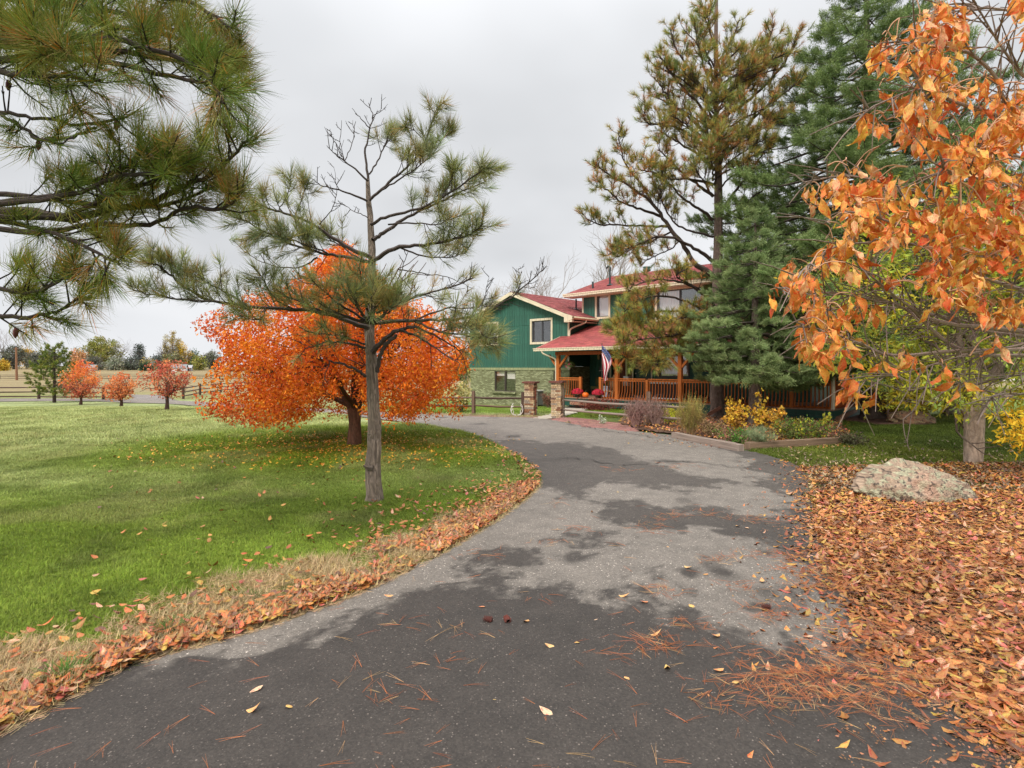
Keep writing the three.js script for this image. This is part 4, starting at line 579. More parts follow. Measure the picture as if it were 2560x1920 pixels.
// the leaning pine in the lawn, drawn limb by limb
R = rng(41);
{
  const B = treeAt.pine.clone(), D0 = -B.z, T = newTree(B), t = thing('pine_tree', B, 0, 'thin half-bare pine with grey trunk standing in the lawn before the big orange maple', 'tree');
  const Q = (list, dz0, dz1) => list.map(([x, y], k) => at(320 + x / 2.304, 240 + y / 2.304, D0 + lerp(dz0, dz1, k / (list.length - 1))));
  const S = (list, dz0, dz1) => list.map(([x, y], k) => at(x, y, D0 + lerp(dz0, dz1, k / (list.length - 1))));
  const tr = new MB(), tp = S([[936, 1262], [936, 1240], [933, 1170], [936, 1100], [934, 1010], [929, 910], [924, 825], [928, 740], [930, 650], [926, 552], [921, 500], [919, 448]], 0, 0.1), tc = curve(tp, 44);
  tr.tube(tc, tc.map((_, k) => { const s = k / 44; return s < 0.08 ? lerp(0.165, 0.128, s / 0.08) : lerp(0.128, 0.028, Math.pow((s - 0.08) / 0.92, 0.9)); }), 14, [1, 1, 1], true, 0.28);
  { const k = at(916, 1168, D0 - 0.1); tr.tube([k.clone().add(V3(0.1, -0.02, 0)), k, k.clone().add(V3(-0.035, 0.035, 0))], [0.045, 0.03, 0.02], 7); }
  mesh('trunk', shift(tr, B), bark(0.40, 0.33, 0.275, 0.04), t);
  const dead = { bare: 1, bareTip: true, density: 7, start: 0.3, twig: 0.3, tr: 0.006 };
  limb(T, Q([[1385, 490], [1365, 330], [1395, 190], [1410, 110], [1385, 40]], 0.1, 0.2), 0.022, 0.004, dead);
  limb(T, Q([[1405, 150], [1430, 100], [1462, 70]], 0.1, 0.2), 0.008, 0.003, { ...dead, density: 2 });
  limb(T, Q([[1395, 185], [1340, 130], [1290, 70]], 0.1, -0.1), 0.009, 0.003, { ...dead, density: 5, twig: 0.12 });
  limb(T, Q([[1385, 490], [1280, 400], [1200, 340], [1145, 285]], 0, -0.3), 0.016, 0.004, dead);
  limb(T, Q([[1240, 365], [1220, 300], [1230, 140]], -0.1, -0.2), 0.009, 0.003, { ...dead, density: 6, twig: 0.2 });
  limb(T, Q([[1250, 370], [1300, 250], [1295, 140]], -0.1, 0.3), 0.008, 0.003, { ...dead, twig: 0.2 });
  limb(T, Q([[1230, 350], [1180, 240], [1165, 190]], -0.2, -0.3), 0.007, 0.003, { ...dead, twig: 0.15 });
  const g = { density: 10, twig: 0.34, start: 0.4, tr: 0.006 };
  limb(T, Q([[1392, 600], [1500, 500], [1620, 400], [1700, 290], [1745, 160], [1785, 60]], 0, -0.4), 0.024, 0.006, { ...g, start: 0.25, density: 12 });
  limb(T, Q([[1700, 290], [1800, 250], [1880, 200]], -0.2, -0.3), 0.009, 0.005, { ...g, density: 14, twig: 0.2 });
  limb(T, Q([[1720, 270], [1650, 200], [1590, 175]], -0.2, -0.5), 0.007, 0.004, { ...g, density: 11, twig: 0.18 });
  limb(T, Q([[1390, 450], [1450, 350], [1490, 270], [1540, 250]], 0, 0.5), 0.014, 0.006, { ...g, density: 13 });
  limb(T, Q([[1440, 560], [1560, 480], [1680, 400], [1760, 330]], 0, -0.8), 0.014, 0.006, { ...g, density: 12 });
  limb(T, Q([[1400, 740], [1500, 690], [1700, 640], [1850, 560], [2000, 450], [2075, 405]], 0, -0.5), 0.026, 0.007, { ...g, density: 13 });
  limb(T, Q([[1800, 590], [1860, 500], [1870, 430]], -0.3, -0.4), 0.009, 0.005, g);
  limb(T, Q([[1410, 830], [1470, 790], [1600, 700], [1750, 630], [1900, 560], [2050, 500]], 0, 0.6), 0.036, 0.008, { ...g, density: 12 });
  limb(T, Q([[1500, 740], [1640, 730], [1790, 740], [1870, 690]], 0, -0.7), 0.014, 0.006, { ...g, density: 11 });
  limb(T, Q([[1412, 945], [1560, 870], [1700, 860], [1850, 830], [1960, 800], [2045, 735]], 0, -0.5), 0.036, 0.009, { ...g, density: 17, start: 0.35, twig: 0.36 });
  limb(T, Q([[1560, 870], [1700, 920], [1850, 930], [1950, 900]], 0, 0.6), 0.015, 0.006, { ...g, density: 12 });
  limb(T, Q([[1380, 605], [1250, 550], [1130, 520], [1055, 475]], 0, -0.4), 0.018, 0.004, { ...dead, density: 5, twig: 0.28, bare: 0.7 });
  limb(T, Q([[1105, 740], [1170, 660], [1200, 560], [1185, 410]], 0.1, 0.2), 0.009, 0.003, { ...dead, twig: 0.3 });
  limb(T, Q([[1380, 700], [1300, 660], [1215, 610]], 0, 0.5), 0.008, 0.003, dead);
  limb(T, Q([[1400, 930], [1290, 880], [1140, 790], [1060, 740], [940, 690], [820, 650], [735, 615]], 0, -0.5), 0.034, 0.012, { ...g, start: 0.45, density: 9, up: 0.7, lift: 0.9, twig: 0.42 });
  limb(T, Q([[960, 690], [1010, 570], [1030, 480]], -0.2, -0.3), 0.009, 0.004, { ...g, density: 11, twig: 0.22, start: 0.5 });
  limb(T, Q([[870, 660], [920, 560], [935, 460]], -0.3, -0.2), 0.009, 0.004, { ...g, density: 11, twig: 0.2, start: 0.5 });
  limb(T, Q([[1400, 955], [1240, 925], [1090, 900], [900, 840], [760, 770], [640, 700]], 0, -0.8), 0.028, 0.008, { ...g, start: 0.3, density: 22, twig: 0.4 });
  limb(T, Q([[1180, 915], [1000, 850], [860, 800]], -0.2, -1.0), 0.014, 0.007, { ...g, start: 0.2, density: 20, twig: 0.34 });
  limb(T, Q([[1340, 940], [1200, 850], [1130, 800]], 0, 0.5), 0.014, 0.007, { ...g, start: 0.2, density: 14 });
  limb(T, Q([[1090, 930], [1000, 985], [860, 985], [720, 930], [600, 830]], 0, 0.3), 0.014, 0.004, { ...dead, density: 7, bare: 0.65, twig: 0.3 });
  limb(T, Q([[1385, 1335], [1260, 1290], [1090, 1240], [900, 1225], [640, 1205], [440, 1165], [300, 1080], [205, 1000], [130, 955]], 0, -0.9), 0.042, 0.009, { ...g, start: 0.25, density: 18, twig: 0.38, up: 0.4, lift: 0.6 });
  limb(T, Q([[520, 1185], [300, 1170], [160, 1150], [30, 1120]], -0.7, -1.0), 0.016, 0.007, { ...g, start: 0.15, density: 15, twig: 0.32 });
  limb(T, Q([[700, 1215], [560, 1130], [430, 1060], [330, 1000]], -0.6, -0.4), 0.014, 0.007, { ...g, start: 0.3, density: 14 });
  limb(T, Q([[960, 1230], [840, 1160], [790, 1080], [760, 1030]], -0.4, -0.9), 0.014, 0.007, { ...g, start: 0.2, density: 18 });
  limb(T, Q([[800, 1215], [760, 1290], [640, 1270]], -0.5, -0.9), 0.012, 0.006, { ...g, start: 0.1, density: 15, up: 0 });
  for (const [x, y, dz] of [[900, 1150, -0.9], [1060, 1060, -1.2], [1200, 1030, -0.8], [1330, 990, -1.3], [1450, 1040, -1.0], [1580, 1130, -1.1], [1520, 1220, -1.3], [1290, 1150, -1.5], [1100, 1190, -1.0], [1400, 1160, -1.6]]) limb(T, [at(320 + 1400 / 2.304, 240 + 1310 / 2.304, D0 - 0.1), at(320 + (1400 * 0.45 + x * 0.55) / 2.304, 240 + (1330 * 0.5 + y * 0.5) / 2.304, D0 + dz * 0.6), at(320 + x / 2.304, 240 + y / 2.304, D0 + dz)], 0.022, 0.008, { ...g, start: 0.35, density: 8, twig: 0.36, up: 0.45, lift: 0.5 });
  limb(T, S([[930, 808], [1035, 800], [1100, 800], [1162, 796], [1222, 774], [1275, 745], [1330, 700], [1364, 668]], 0, -0.3), 0.030, 0.005, { ...g, start: 0.35, density: 10, bare: 0.8, twig: 0.36, bareTip: true });
  limb(T, S([[1030, 800], [1100, 830], [1170, 840], [1215, 860]], 0, -0.7), 0.018, 0.006, { ...g, start: 0.2, density: 20, twig: 0.42, up: 0.1 });
  limb(T, S([[1040, 800], [1120, 770], [1180, 770], [1215, 760]], 0, 0.6), 0.016, 0.006, { ...g, start: 0.2, density: 16, bare: 0.3 });
  limb(T, S([[1120, 800], [1180, 830], [1222, 845]], -0.2, -0.9), 0.012, 0.005, { ...g, start: 0.1, density: 18, twig: 0.36 });
  limb(T, S([[1200, 785], [1215, 730], [1222, 690]], -0.1, 0.1), 0.008, 0.003, { ...dead, twig: 0.24 });
  limb(T, S([[1290, 735], [1300, 700], [1295, 672]], -0.2, -0.1), 0.008, 0.003, { ...dead, twig: 0.24, density: 12 });
  limb(T, Q([[1420, 1230], [1520, 1110], [1570, 1020], [1612, 900]], 0, -0.6), 0.016, 0.004, { ...dead, density: 4 });
  limb(T, Q([[1430, 1250], [1640, 1160], [1800, 1120], [1990, 1048]], 0, -0.4), 0.022, 0.010, { ...dead, density: 9, bare: 0.75, twig: 0.42 });
  limb(T, Q([[1560, 1000], [1700, 1020], [1860, 1050], [1990, 1110]], -0.2, 0.3), 0.010, 0.003, { ...dead, density: 6 });
  limb(T, S([[932, 880], [960, 850], [1000, 823], [1045, 818]], 0, -0.4), 0.05, 0.020, { ...g, start: 0.7, density: 8, bare: 0.5 });
  limb(T, S([[944, 930], [950, 890], [965, 862], [990, 838]], -0.1, -0.3), 0.034, 0.028, { plain: true });
  limb(T, S([[1000, 825], [1060, 850], [1110, 886], [1150, 910]], -0.3, -0.8), 0.022, 0.005, { ...dead, density: 7, bare: 0.85, twig: 0.38 });
  limb(T, S([[1040, 818], [1090, 840], [1140, 870], [1160, 895]], -0.3, 0.1), 0.018, 0.005, { ...dead, density: 8, bare: 0.6, twig: 0.4 });
  limb(T, S([[913, 941], [890, 922], [856, 911], [822, 902]], -0.12, -0.7), 0.026, 0.012, { ...dead, density: 3, twig: 0.3 });
  limb(T, S([[824, 905], [815, 930], [806, 968]], -0.7, -0.8), 0.008, 0.003, { ...dead, twig: 0.2 });
  limb(T, S([[912, 870], [870, 858], [815, 856], [762, 872]], -0.1, -0.8), 0.022, 0.007, { ...dead, density: 12, bare: 0.45, twig: 0.32 });
  limb(T, S([[912, 860], [850, 840], [790, 835]], -0.1, -1.0), 0.016, 0.006, { ...g, start: 0.3, density: 12, bare: 0.3 });
  mesh('branches', shift(T.wood, B), bark(0.12, 0.095, 0.085, 0.008), t);
  needles(T, t, [tuftGeo(42, 0.17, 0.0042, 0.14, 0.35, 1.25), tuftGeo(36, 0.19, 0.0042, 0.10, 0.25, 0.95)], () => jit(R() < 0.22 ? [0.38, 0.30, 0.105] : R() < 0.55 ? [0.285, 0.30, 0.10] : [0.235, 0.275, 0.13], 0.25, 0.06));
}
// the big pine whose limbs come in from the left
R = rng(43);
{
  const B = gnd(-7.6, 6.2), T = newTree(B), t = thing('pine_tree', B, 0, 'large pine at the left edge with long green needles hanging over the lawn close by', 'tree');
  const tr = new MB(); tr.tube([B.clone(), B.clone().add(V3(0.1, 3, 0)), B.clone().add(V3(0, 7, 0)), B.clone().add(V3(0.1, 11, 0))], [0.36, 0.29, 0.2, 0.05], 14, [1, 1, 1], true, 0.2); mesh('trunk', shift(tr, B), bark(0.25, 0.19, 0.15), t);
  const J = (h) => V3(B.x + 0.15, h, B.z), N = (list, D0, D1) => list.map(([x, y], k) => at(x, y, lerp(D0, D1, k / (list.length - 1))));
  const g = { start: 0.3, density: 3.2, twig: 0.34, tr: 0.008, sub: 1, up: 0.35 };
  const go = (h, list, D0, D1, r, o) => limb(T, [J(h), ...N(list, D0, D1)], r, 0.01, { ...g, ...o });
  // upper mass
  go(5.6, [[-200, 60], [60, 40], [260, 60], [420, 90], [560, 130]], 5.8, 4.6, 0.06, { density: 5.4 });
  go(5.4, [[-200, 160], [40, 150], [220, 150], [400, 185], [580, 215]], 5.6, 4.4, 0.06, { density: 6.1 });
  go(5.5, [[-200, 110], [60, 110], [200, 90], [330, 110], [500, 170], [560, 260]], 5.0, 4.0, 0.05, { density: 5.4 });
  go(5.8, [[-200, -60], [100, -40], [300, -20], [480, 10], [580, 70]], 5.6, 4.8, 0.055, { density: 4.3 });
  go(5.9, [[-200, -20], [60, 0], [240, 20], [400, 60], [520, 110]], 5.0, 5.2, 0.05, { density: 4.3 });
  go(5.6, [[-160, 120], [0, 180], [120, 190], [250, 200]], 4.6, 3.9, 0.04, { density: 5.0 });
  go(5.6, [[-200, 60], [0, 100], [90, 110], [180, 130]], 4.4, 3.8, 0.04, { density: 5.0 });
  go(5.6, [[-200, 90], [200, 120], [420, 150], [540, 190], [600, 170]], 4.8, 5.0, 0.04, { density: 5.0, start: 0.5 });
  // thin bare limbs crossing the gap
  go(4.4, [[-100, 265], [0, 280], [90, 296], [200, 309], [310, 296]], 4.8, 4.4, 0.022, { density: 1.4, bare: 0.5, start: 0.35 });
  go(4.5, [[-100, 250], [30, 300], [105, 350], [170, 345], [240, 320]], 4.6, 4.2, 0.018, { density: 1.4, bare: 0.4, start: 0.35 });
  // middle limb and its forks
  go(3.6, [[-160, 520], [60, 530], [170, 545], [270, 525], [390, 500], [460, 465], [520, 440], [580, 390], [622, 352]], 5.2, 4.4, 0.055, { density: 4.0, start: 0.25 });
  go(3.6, [[-150, 500], [60, 500], [180, 470], [280, 430], [340, 400], [350, 340]], 5.0, 4.3, 0.035, { density: 3.2 });
  go(3.6, [[-150, 520], [80, 500], [200, 480], [300, 440], [410, 420], [420, 370]], 4.6, 4.2, 0.03, { density: 3.6, start: 0.4 });
  go(3.5, [[-150, 560], [100, 580], [250, 560], [380, 560], [470, 520], [560, 520], [610, 470]], 5.0, 4.5, 0.032, { density: 3.6, start: 0.35 });
  go(3.4, [[-150, 560], [40, 560], [150, 590], [260, 640], [300, 660]], 4.8, 4.4, 0.028, { density: 3.6, start: 0.4, up: -0.1 });
  go(3.6, [[-100, 540], [150, 540], [330, 470], [440, 430], [500, 380]], 4.7, 4.6, 0.03, { density: 3.2, start: 0.5 });
  go(3.6, [[-100, 480], [150, 500], [350, 520], [480, 490], [560, 440]], 5.3, 4.9, 0.03, { density: 4.0, start: 0.4 });
  // lowest spray
  go(2.9, [[-150, 740], [0, 790], [90, 790], [160, 770], [220, 720]], 5.0, 4.6, 0.028, { density: 3.2, start: 0.35, up: 0 });
  go(3.0, [[-150, 700], [0, 720], [80, 730], [150, 700], [190, 680]], 4.8, 4.4, 0.026, { density: 4.0, start: 0.3 });
  mesh('branches', shift(T.wood, B), bark(0.085, 0.06, 0.05, 0.01), t);
  needles(T, t, [tuftGeo(58, 0.19, 0.0036, 0.16, 0.3, 1.3, 2, 0.04), tuftGeo(48, 0.20, 0.0036, 0.12, 0.25, 1.0, 2, 0.08)], () => jit(R() < 0.10 ? [0.34, 0.22, 0.08] : R() < 0.5 ? [0.225, 0.235, 0.045] : [0.135, 0.19, 0.032], 0.25, 0.08));
  const cone = new MB(); for (const [x, y, D] of [[95, 350, 4.5], [38, 820, 4.7], [290, 300, 4.4], [276, 322, 4.4], [20, 200, 4.6]]) { const p = at(x, y, D).sub(B); cone.tube([p, p.clone().add(V3(0.004, -0.025, 0)), p.clone().add(V3(0, -0.06, 0)), p.clone().add(V3(0, -0.085, 0))], [0.008, 0.021, 0.018, 0.004], 9, [1, 1, 1], true, 0.5); } tag(mesh('cones', cone, twigMat(0.10, 0.03, 0.025), t), 0, 0, 0, 'stuff');
}
// the tall pine before the house
R = rng(47);
{
  const B = P(1793, 1044, -0.05), D0 = -B.z, T = newTree(B), t = thing('pine_tree', B, 0, 'tall two-toned pine with brown inner needles rising in front of the house porch', 'tree');
  const tr = new MB(), top = at(1795, -330, D0); tr.tube(curve([B, B.clone().add(V3(0, 0.5, 0)), at(1792, 840, D0), at(1795, 620, D0), at(1796, 420, D0), at(1790, 250, D0), top], 30), Array.from({ length: 31 }, (_, k) => k < 2 ? lerp(0.40, 0.3, k / 2) : lerp(0.29, 0.04, Math.pow(k / 30, 1.1))), 14, [1, 1, 1], true, 0.25); mesh('trunk', shift(tr, B), bark(0.26, 0.19, 0.16), t);
  const S = (list, dz0, dz1) => list.map(([x, y], k) => at(x, y, D0 + lerp(dz0, dz1, k / (list.length - 1))));
  const g = { start: 0.3, density: 7.4, twig: 0.75, tr: 0.014, kink: 0.03, sub: 2, up: 0.5, lift: 0.6 };
  const Z = (list) => list.map(([x, y]) => [1400 + x / 2.766, 100 + y / 2.766]);
  const go = (l, dz, r, o) => limb(T, S(Z(l), 0, dz), r, 0.02, { ...g, ...o });
  go([[1070, 1630], [930, 1540], [840, 1400], [740, 1270], [640, 1130], [480, 1010], [340, 930], [250, 860]], -1.5, 0.12, { density: 6, start: 0.5 });
  go([[1060, 1530], [960, 1460], [840, 1390], [700, 1360], [560, 1400], [440, 1470], [350, 1470]], -2.2, 0.08, { start: 0.5 });
  go([[740, 1290], [560, 1285], [400, 1280], [260, 1275], [190, 1245]], -1.2, 0.05, { start: 0.3 });
  go([[700, 1220], [560, 1170], [430, 1120], [330, 1040], [250, 1010]], -2, 0.06, { start: 0.3 });
  go([[640, 1130], [560, 1000], [470, 880], [420, 760], [400, 640]], -0.6, 0.05, { start: 0.35 });
  go([[760, 1330], [640, 1390], [480, 1440], [400, 1500]], -1.4, 0.04, { start: 0.2 });
  go([[820, 1390], [760, 1450], [640, 1500], [560, 1560]], -1.0, 0.03, { start: 0.2 });
  go([[1060, 1360], [900, 1320], [780, 1250], [700, 1100], [680, 1010]], -1.6, 0.05, { start: 0.4 });
  go([[1060, 1240], [980, 1180], [880, 1120], [760, 1000], [640, 920], [560, 820]], -1.8, 0.07, {});
  go([[1060, 1080], [960, 1010], [860, 930], [760, 830], [680, 760]], -1.2, 0.07, {});
  go([[1060, 1000], [900, 960], [780, 960], [660, 920], [560, 900]], -2.2, 0.06, {});
  go([[1070, 900], [960, 800], [840, 720], [740, 660], [690, 630]], -1.4, 0.06, {});
  go([[1070, 800], [960, 700], [820, 610], [700, 580], [600, 570], [580, 400]], -1.4, 0.07, {});
  go([[1060, 700], [920, 560], [800, 460], [720, 350], [650, 260]], -1.2, 0.07, {});
  go([[1060, 600], [960, 450], [850, 330], [760, 220], [680, 100]], -1.3, 0.07, {});
  go([[1050, 450], [960, 300], [880, 180], [800, 60], [760, -80]], -1.2, 0.07, {});
  go([[1050, 350], [1000, 200], [960, 60], [930, -120]], -1, 0.06, {});
  go([[1050, 300], [1100, 150], [1180, 20], [1240, -140]], -0.8, 0.06, {});
  go([[1060, 450], [1200, 330], [1320, 200], [1420, 60], [1480, -100]], -1.2, 0.07, {});
  go([[1070, 560], [1240, 460], [1400, 330], [1520, 200], [1600, 60], [1640, -60]], -1.2, 0.08, {});
  go([[1080, 700], [1260, 620], [1400, 480], [1560, 360], [1660, 280]], -1.2, 0.07, {});
  go([[1090, 900], [1160, 720], [1290, 620], [1440, 560], [1560, 540]], -1.5, 0.06, {});
  go([[1110, 1200], [1200, 1060], [1300, 930], [1380, 820], [1460, 700]], -0.6, 0.07, { bare: 0.35 });
  go([[1110, 1240], [1250, 1150], [1370, 1060], [1480, 1000]], -0.6, 0.06, { bare: 0.6 });
  go([[1110, 1420], [1230, 1350], [1350, 1290], [1480, 1240]], -0.5, 0.06, { bare: 0.7 });
  for (const [x, y, dz] of [[1000, 560, -2.2], [1180, 560, -2.4], [900, 700, -2.4], [1100, 660, -2.8], [1250, 700, -2.2], [980, 380, -2], [1150, 380, -2.2], [1300, 420, -2], [1080, 200, -1.8], [920, 880, -2.6], [1040, 780, -2.8], [1300, 860, -1.6], [860, 230, -1.6], [1420, 200, -1.6], [1000, 60, -1.5], [1240, 60, -1.5], [760, 520, -1.6], [1480, 450, -1.6], [1380, 640, -1.8], [1520, 60, -1.2], [1560, 180, -1.3]]) go([[1060 + (x - 1060) * 0.1, y + 190], [(1060 + x) / 2, y + 90], [x, y]], dz, 0.045, { start: 0.3, density: 7 });
  for (let k = 0; k < 20; k++) { const y = rr(-260, 760), w = y > 500 ? 430 : 520, x = rr(1100 - w, 1100 + w), y1 = y + rr(120, 260); go([[1064, y1 + 60], [lerp(1064, x, 0.5), lerp(y1, y, 0.45)], [x, y]], rr(-2.2, 1.8), 0.04, { start: 0.3, density: 7 }); }
  // low limbs sweeping across the upper windows and the porch eave
  const lowFrom = T.tufts.length, lo = (l, dz, r, o) => limb(T, S(l, 0, dz), r, 0.018, { ...g, density: 10, ...o });
  lo([[1790, 770], [1760, 735], [1700, 705], [1640, 700], [1590, 712], [1570, 730]], -2.6, 0.06, { density: 5.5 });
  lo([[1790, 760], [1740, 720], [1690, 690], [1720, 670]], -2.0, 0.05, { density: 5.5 });
  lo([[1785, 790], [1730, 760], [1660, 740], [1600, 750], [1560, 780]], -2.8, 0.06, { start: 0.45, density: 5.5 });
  lo([[1790, 830], [1750, 820], [1690, 815], [1620, 810], [1570, 820], [1535, 828]], -2.6, 0.06, { density: 12, start: 0.25 });
  lo([[1790, 850], [1740, 830], [1680, 840], [1600, 850], [1550, 860]], -3.0, 0.05, { density: 12, start: 0.25 });
  lo([[1788, 860], [1735, 850], [1690, 865], [1640, 890], [1580, 900], [1555, 890]], -2.6, 0.05, { density: 11, up: 0.1 });
  lo([[1788, 870], [1740, 865], [1680, 880], [1650, 905], [1630, 915]], -2.2, 0.04, { density: 11, up: 0 });
  lo([[1790, 810], [1760, 790], [1720, 790], [1690, 800]], -2.4, 0.05, { density: 5.5, start: 0.2 });
  lo([[1790, 800], [1720, 780], [1640, 780], [1590, 800], [1550, 840]], -2.2, 0.05, { density: 5.5, start: 0.5 });
  lo([[1792, 790], [1760, 820], [1740, 840], [1720, 850]], -1.8, 0.05, { density: 13, start: 0.2 });
  for (let k = lowFrom; k < T.tufts.length; k++) T.tufts[k][2] += 10;
  mesh('branches', shift(T.wood, B), bark(0.15, 0.11, 0.095, 0.02), t);
  needles(T, t, [tuftGeo(44, 0.24, 0.011, 0.2, 0.3, 1.25, 1, 0.16), tuftGeo(40, 0.26, 0.011, 0.16, 0.25, 1.0, 1, 0.06)], (s) => s > 5 ? jit(R() < 0.18 ? [0.46, 0.25, 0.10] : R() < 0.55 ? [0.42, 0.38, 0.10] : [0.28, 0.33, 0.075], 0.2, 0.08) : jit(R() < 0.21 ? [0.46, 0.245, 0.09] : R() < 0.55 ? [0.38, 0.34, 0.085] : [0.24, 0.29, 0.085], 0.22, 0.08));
}
// young pine by the pasture fence
R = rng(53);
{
  const B = P(136, 1006, -0.05), D0 = -B.z, T = newTree(B), t = thing('pine_tree', B, 0, 'small bushy green pine beside the far left pasture fence', 'tree'); const h = 4.0;
  const tr = new MB(); tr.tube([B, B.clone().add(V3(0, h * 0.5, 0)), B.clone().add(V3(0.05, h * 0.95, 0))], [0.11, 0.08, 0.02], 8, [1, 1, 1], true, 0.2); mesh('trunk', shift(tr, B), bark(0.1, 0.07, 0.06), t);
  for (let k = 0; k < 66; k++) { const s = k / 66, y = h * (0.12 + 0.83 * s), a = k * 2.4, l = (s < 0.25 ? 0.9 + s * 1.5 : 1.35 * Math.sqrt(1.05 - s)) * rr(0.7, 1.1) * 1.3, p = B.clone().add(V3(0, y, 0)); if (s > 0.16 && s < 0.28 && R() < 0.7) continue; limb(T, [p, p.clone().add(V3(Math.cos(a) * l * 0.5, 0.05, Math.sin(a) * l * 0.5)), p.clone().add(V3(Math.cos(a) * l, 0.3 * l, Math.sin(a) * l))], 0.02, 0.008, { density: 7, start: 0.35, twig: 0.3, tr: 0.008, sub: 1 }); }
  mesh('branches', shift(T.wood, B), twigMat(0.1, 0.07, 0.05), t); needles(T, t, [tuftGeo(34, 0.17, 0.016, 0.14, 0.3, 1.1, 1, 0.02)], () => jit(R() < 0.5 ? [0.28, 0.30, 0.06] : [0.15, 0.205, 0.05], 0.25, 0.08));
}

// ---------- spruces ----------
R = rng(59);
function sprayGeo(shoots, L, needle, w) { // flat spray of short-needled shoots along +y, drooping sideways
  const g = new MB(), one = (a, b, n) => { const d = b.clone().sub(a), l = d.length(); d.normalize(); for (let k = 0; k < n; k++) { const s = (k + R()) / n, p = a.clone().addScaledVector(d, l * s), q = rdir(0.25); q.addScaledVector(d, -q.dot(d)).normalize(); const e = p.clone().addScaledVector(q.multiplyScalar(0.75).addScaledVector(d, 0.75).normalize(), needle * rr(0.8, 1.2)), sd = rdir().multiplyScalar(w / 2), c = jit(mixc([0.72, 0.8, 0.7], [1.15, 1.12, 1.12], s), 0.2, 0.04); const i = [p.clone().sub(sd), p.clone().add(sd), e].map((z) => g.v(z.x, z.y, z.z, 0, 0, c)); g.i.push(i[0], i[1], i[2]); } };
  one(V3(0, 0, 0), V3(0, L, 0), 26); for (let k = 0; k < shoots; k++) { const s = (k + 0.5) / shoots, sd = k % 2 ? 1 : -1, l = L * 0.55 * (1 - 0.6 * s) * rr(0.8, 1.2), a = V3(0, L * s * 0.9, 0); one(a, a.clone().add(V3(sd * l * 0.75, l * 0.65, rr(-0.3, 0.15) * l)), 15); } return g.geo();
}
const sprays = [sprayGeo(9, 0.42, 0.05, 0.013), sprayGeo(8, 0.38, 0.055, 0.013), sprayGeo(10, 0.46, 0.05, 0.013)];
function spruce(name, B, h, prof, clear, colour, label, o = {}) {
  const t = thing(name, B, 0, label, 'tree'), tr = new MB(), wd = new MB(), lists = sprays.map(() => []), r0 = o.r || 0.3;
  tr.tube([V3(0, 0, 0), V3(0, 0.25, 0), V3((o.lean || 0) * 0.3, h * 0.3, 0), V3(o.lean || 0, h * 0.97, 0)], [r0 * 1.35, r0, r0 * 0.75, 0.03], 14, [1, 1, 1], true, 0.3); mesh('trunk', tr, bark(...(o.bark || [0.22, 0.17, 0.14])), t);
  const step = o.step || 0.34; for (let y = clear; y < h; y += step * rr(0.85, 1.15)) {
    const s = (y - clear) / (h - clear), Lm = prof(s), n = Math.round(lerp(o.n || 10, 4, s)), a0 = rr(0, 6.28);
    for (let k = 0; k < n; k++) {
      const a = a0 + (k + rr(-0.25, 0.25)) / n * 6.283, lump = 0.78 + 0.5 * vn(a * 1.3 + 10, y * 0.9, 66), l = Math.max(0.12, Lm * rr(0.82, 1.08) * lump), dx = Math.cos(a), dz = Math.sin(a); const droop = o.droop ?? 0.28, at0 = V3((o.lean || 0) * y / h, y, 0);
      const path = [at0, at0.clone().add(V3(dx * l * 0.4, -droop * l * 0.16, dz * l * 0.4)), at0.clone().add(V3(dx * l * 0.75, -droop * l * 0.5, dz * l * 0.75)), at0.clone().add(V3(dx * l, -droop * l * 0.42, dz * l))], c = curve(path, 8); wd.tube(c, c.map((_, q) => lerp(0.012 + l * 0.012, 0.006, q / 8)), 5);
      const m = Math.max(2, Math.round(l / (o.gap || 0.3)));
      for (let q = 0; q < m; q++) { const f = lerp(l > 1.2 ? 0.26 : 0.1, 1, Math.pow((q + 0.3 + R() * 0.5) / m, 0.8)), i = Math.min(7, Math.floor(f * 8)), p = c[i].clone().lerp(c[i + 1], f * 8 - i), tan = c[i + 1].clone().sub(c[i]).normalize(), sgn = q % 2 ? 1 : -1, off = rr(0.02, 0.26) * (f > 0.9 ? 0.3 : 1) * (o.scale || 1), ctr = p.clone().add(V3(-dz * sgn * off, rr(-0.02, 0.10), dx * sgn * off)), tone = rr(-0.3, 0.3);
        for (let z = 0; z < (o.per || 6); z++) { const sd = V3(-dz, 0, dx).multiplyScalar(rr(-1, 1) + sgn * 0.35), d = tan.clone().multiplyScalar(rr(0.2, 1)).add(sd).add(V3(0, rr(-0.1, 0.75), 0)).normalize(); const si = Math.floor(R() * sprays.length); lists[si].push([aim(ctr.clone().addScaledVector(d, -0.06), d, rr(-0.5, 0.5) + Math.atan2(dx, dz), rr(0.55, 0.85) * (o.scale || 1)), colour(clamp(f + tone, 0, 1.2))]); } }
    }
  }
  lists[0].push([aim(V3(o.lean || 0, h * 0.95, 0), UPV, 0, 1), colour(1)]); mesh('branches', wd, twigMat(0.10, 0.075, 0.06), t); lists.forEach((l, k) => inst('needles', sprays[k], needleMat, l, t));
}
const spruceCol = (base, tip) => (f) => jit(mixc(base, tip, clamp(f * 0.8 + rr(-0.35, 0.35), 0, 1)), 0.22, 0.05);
{ const B = P(1888, 1062, -0.05), D = -B.z; spruce('spruce_tree', B, 7.3, (s) => (s < 0.14 ? lerp(1.9, 2.5, s / 0.14) : 2.5 * Math.pow(1 - (s - 0.1) / 0.9, 0.75)) + 0.1, 1.7, spruceCol([0.105, 0.165, 0.05], [0.36, 0.44, 0.19]), 'silvery blue-green spruce with branches to the ground, right of the tall pine trunk', { r: 0.22, n: 11, gap: 0.34, scale: 1.14, per: 9, step: 0.40, droop: 0.2 }); }
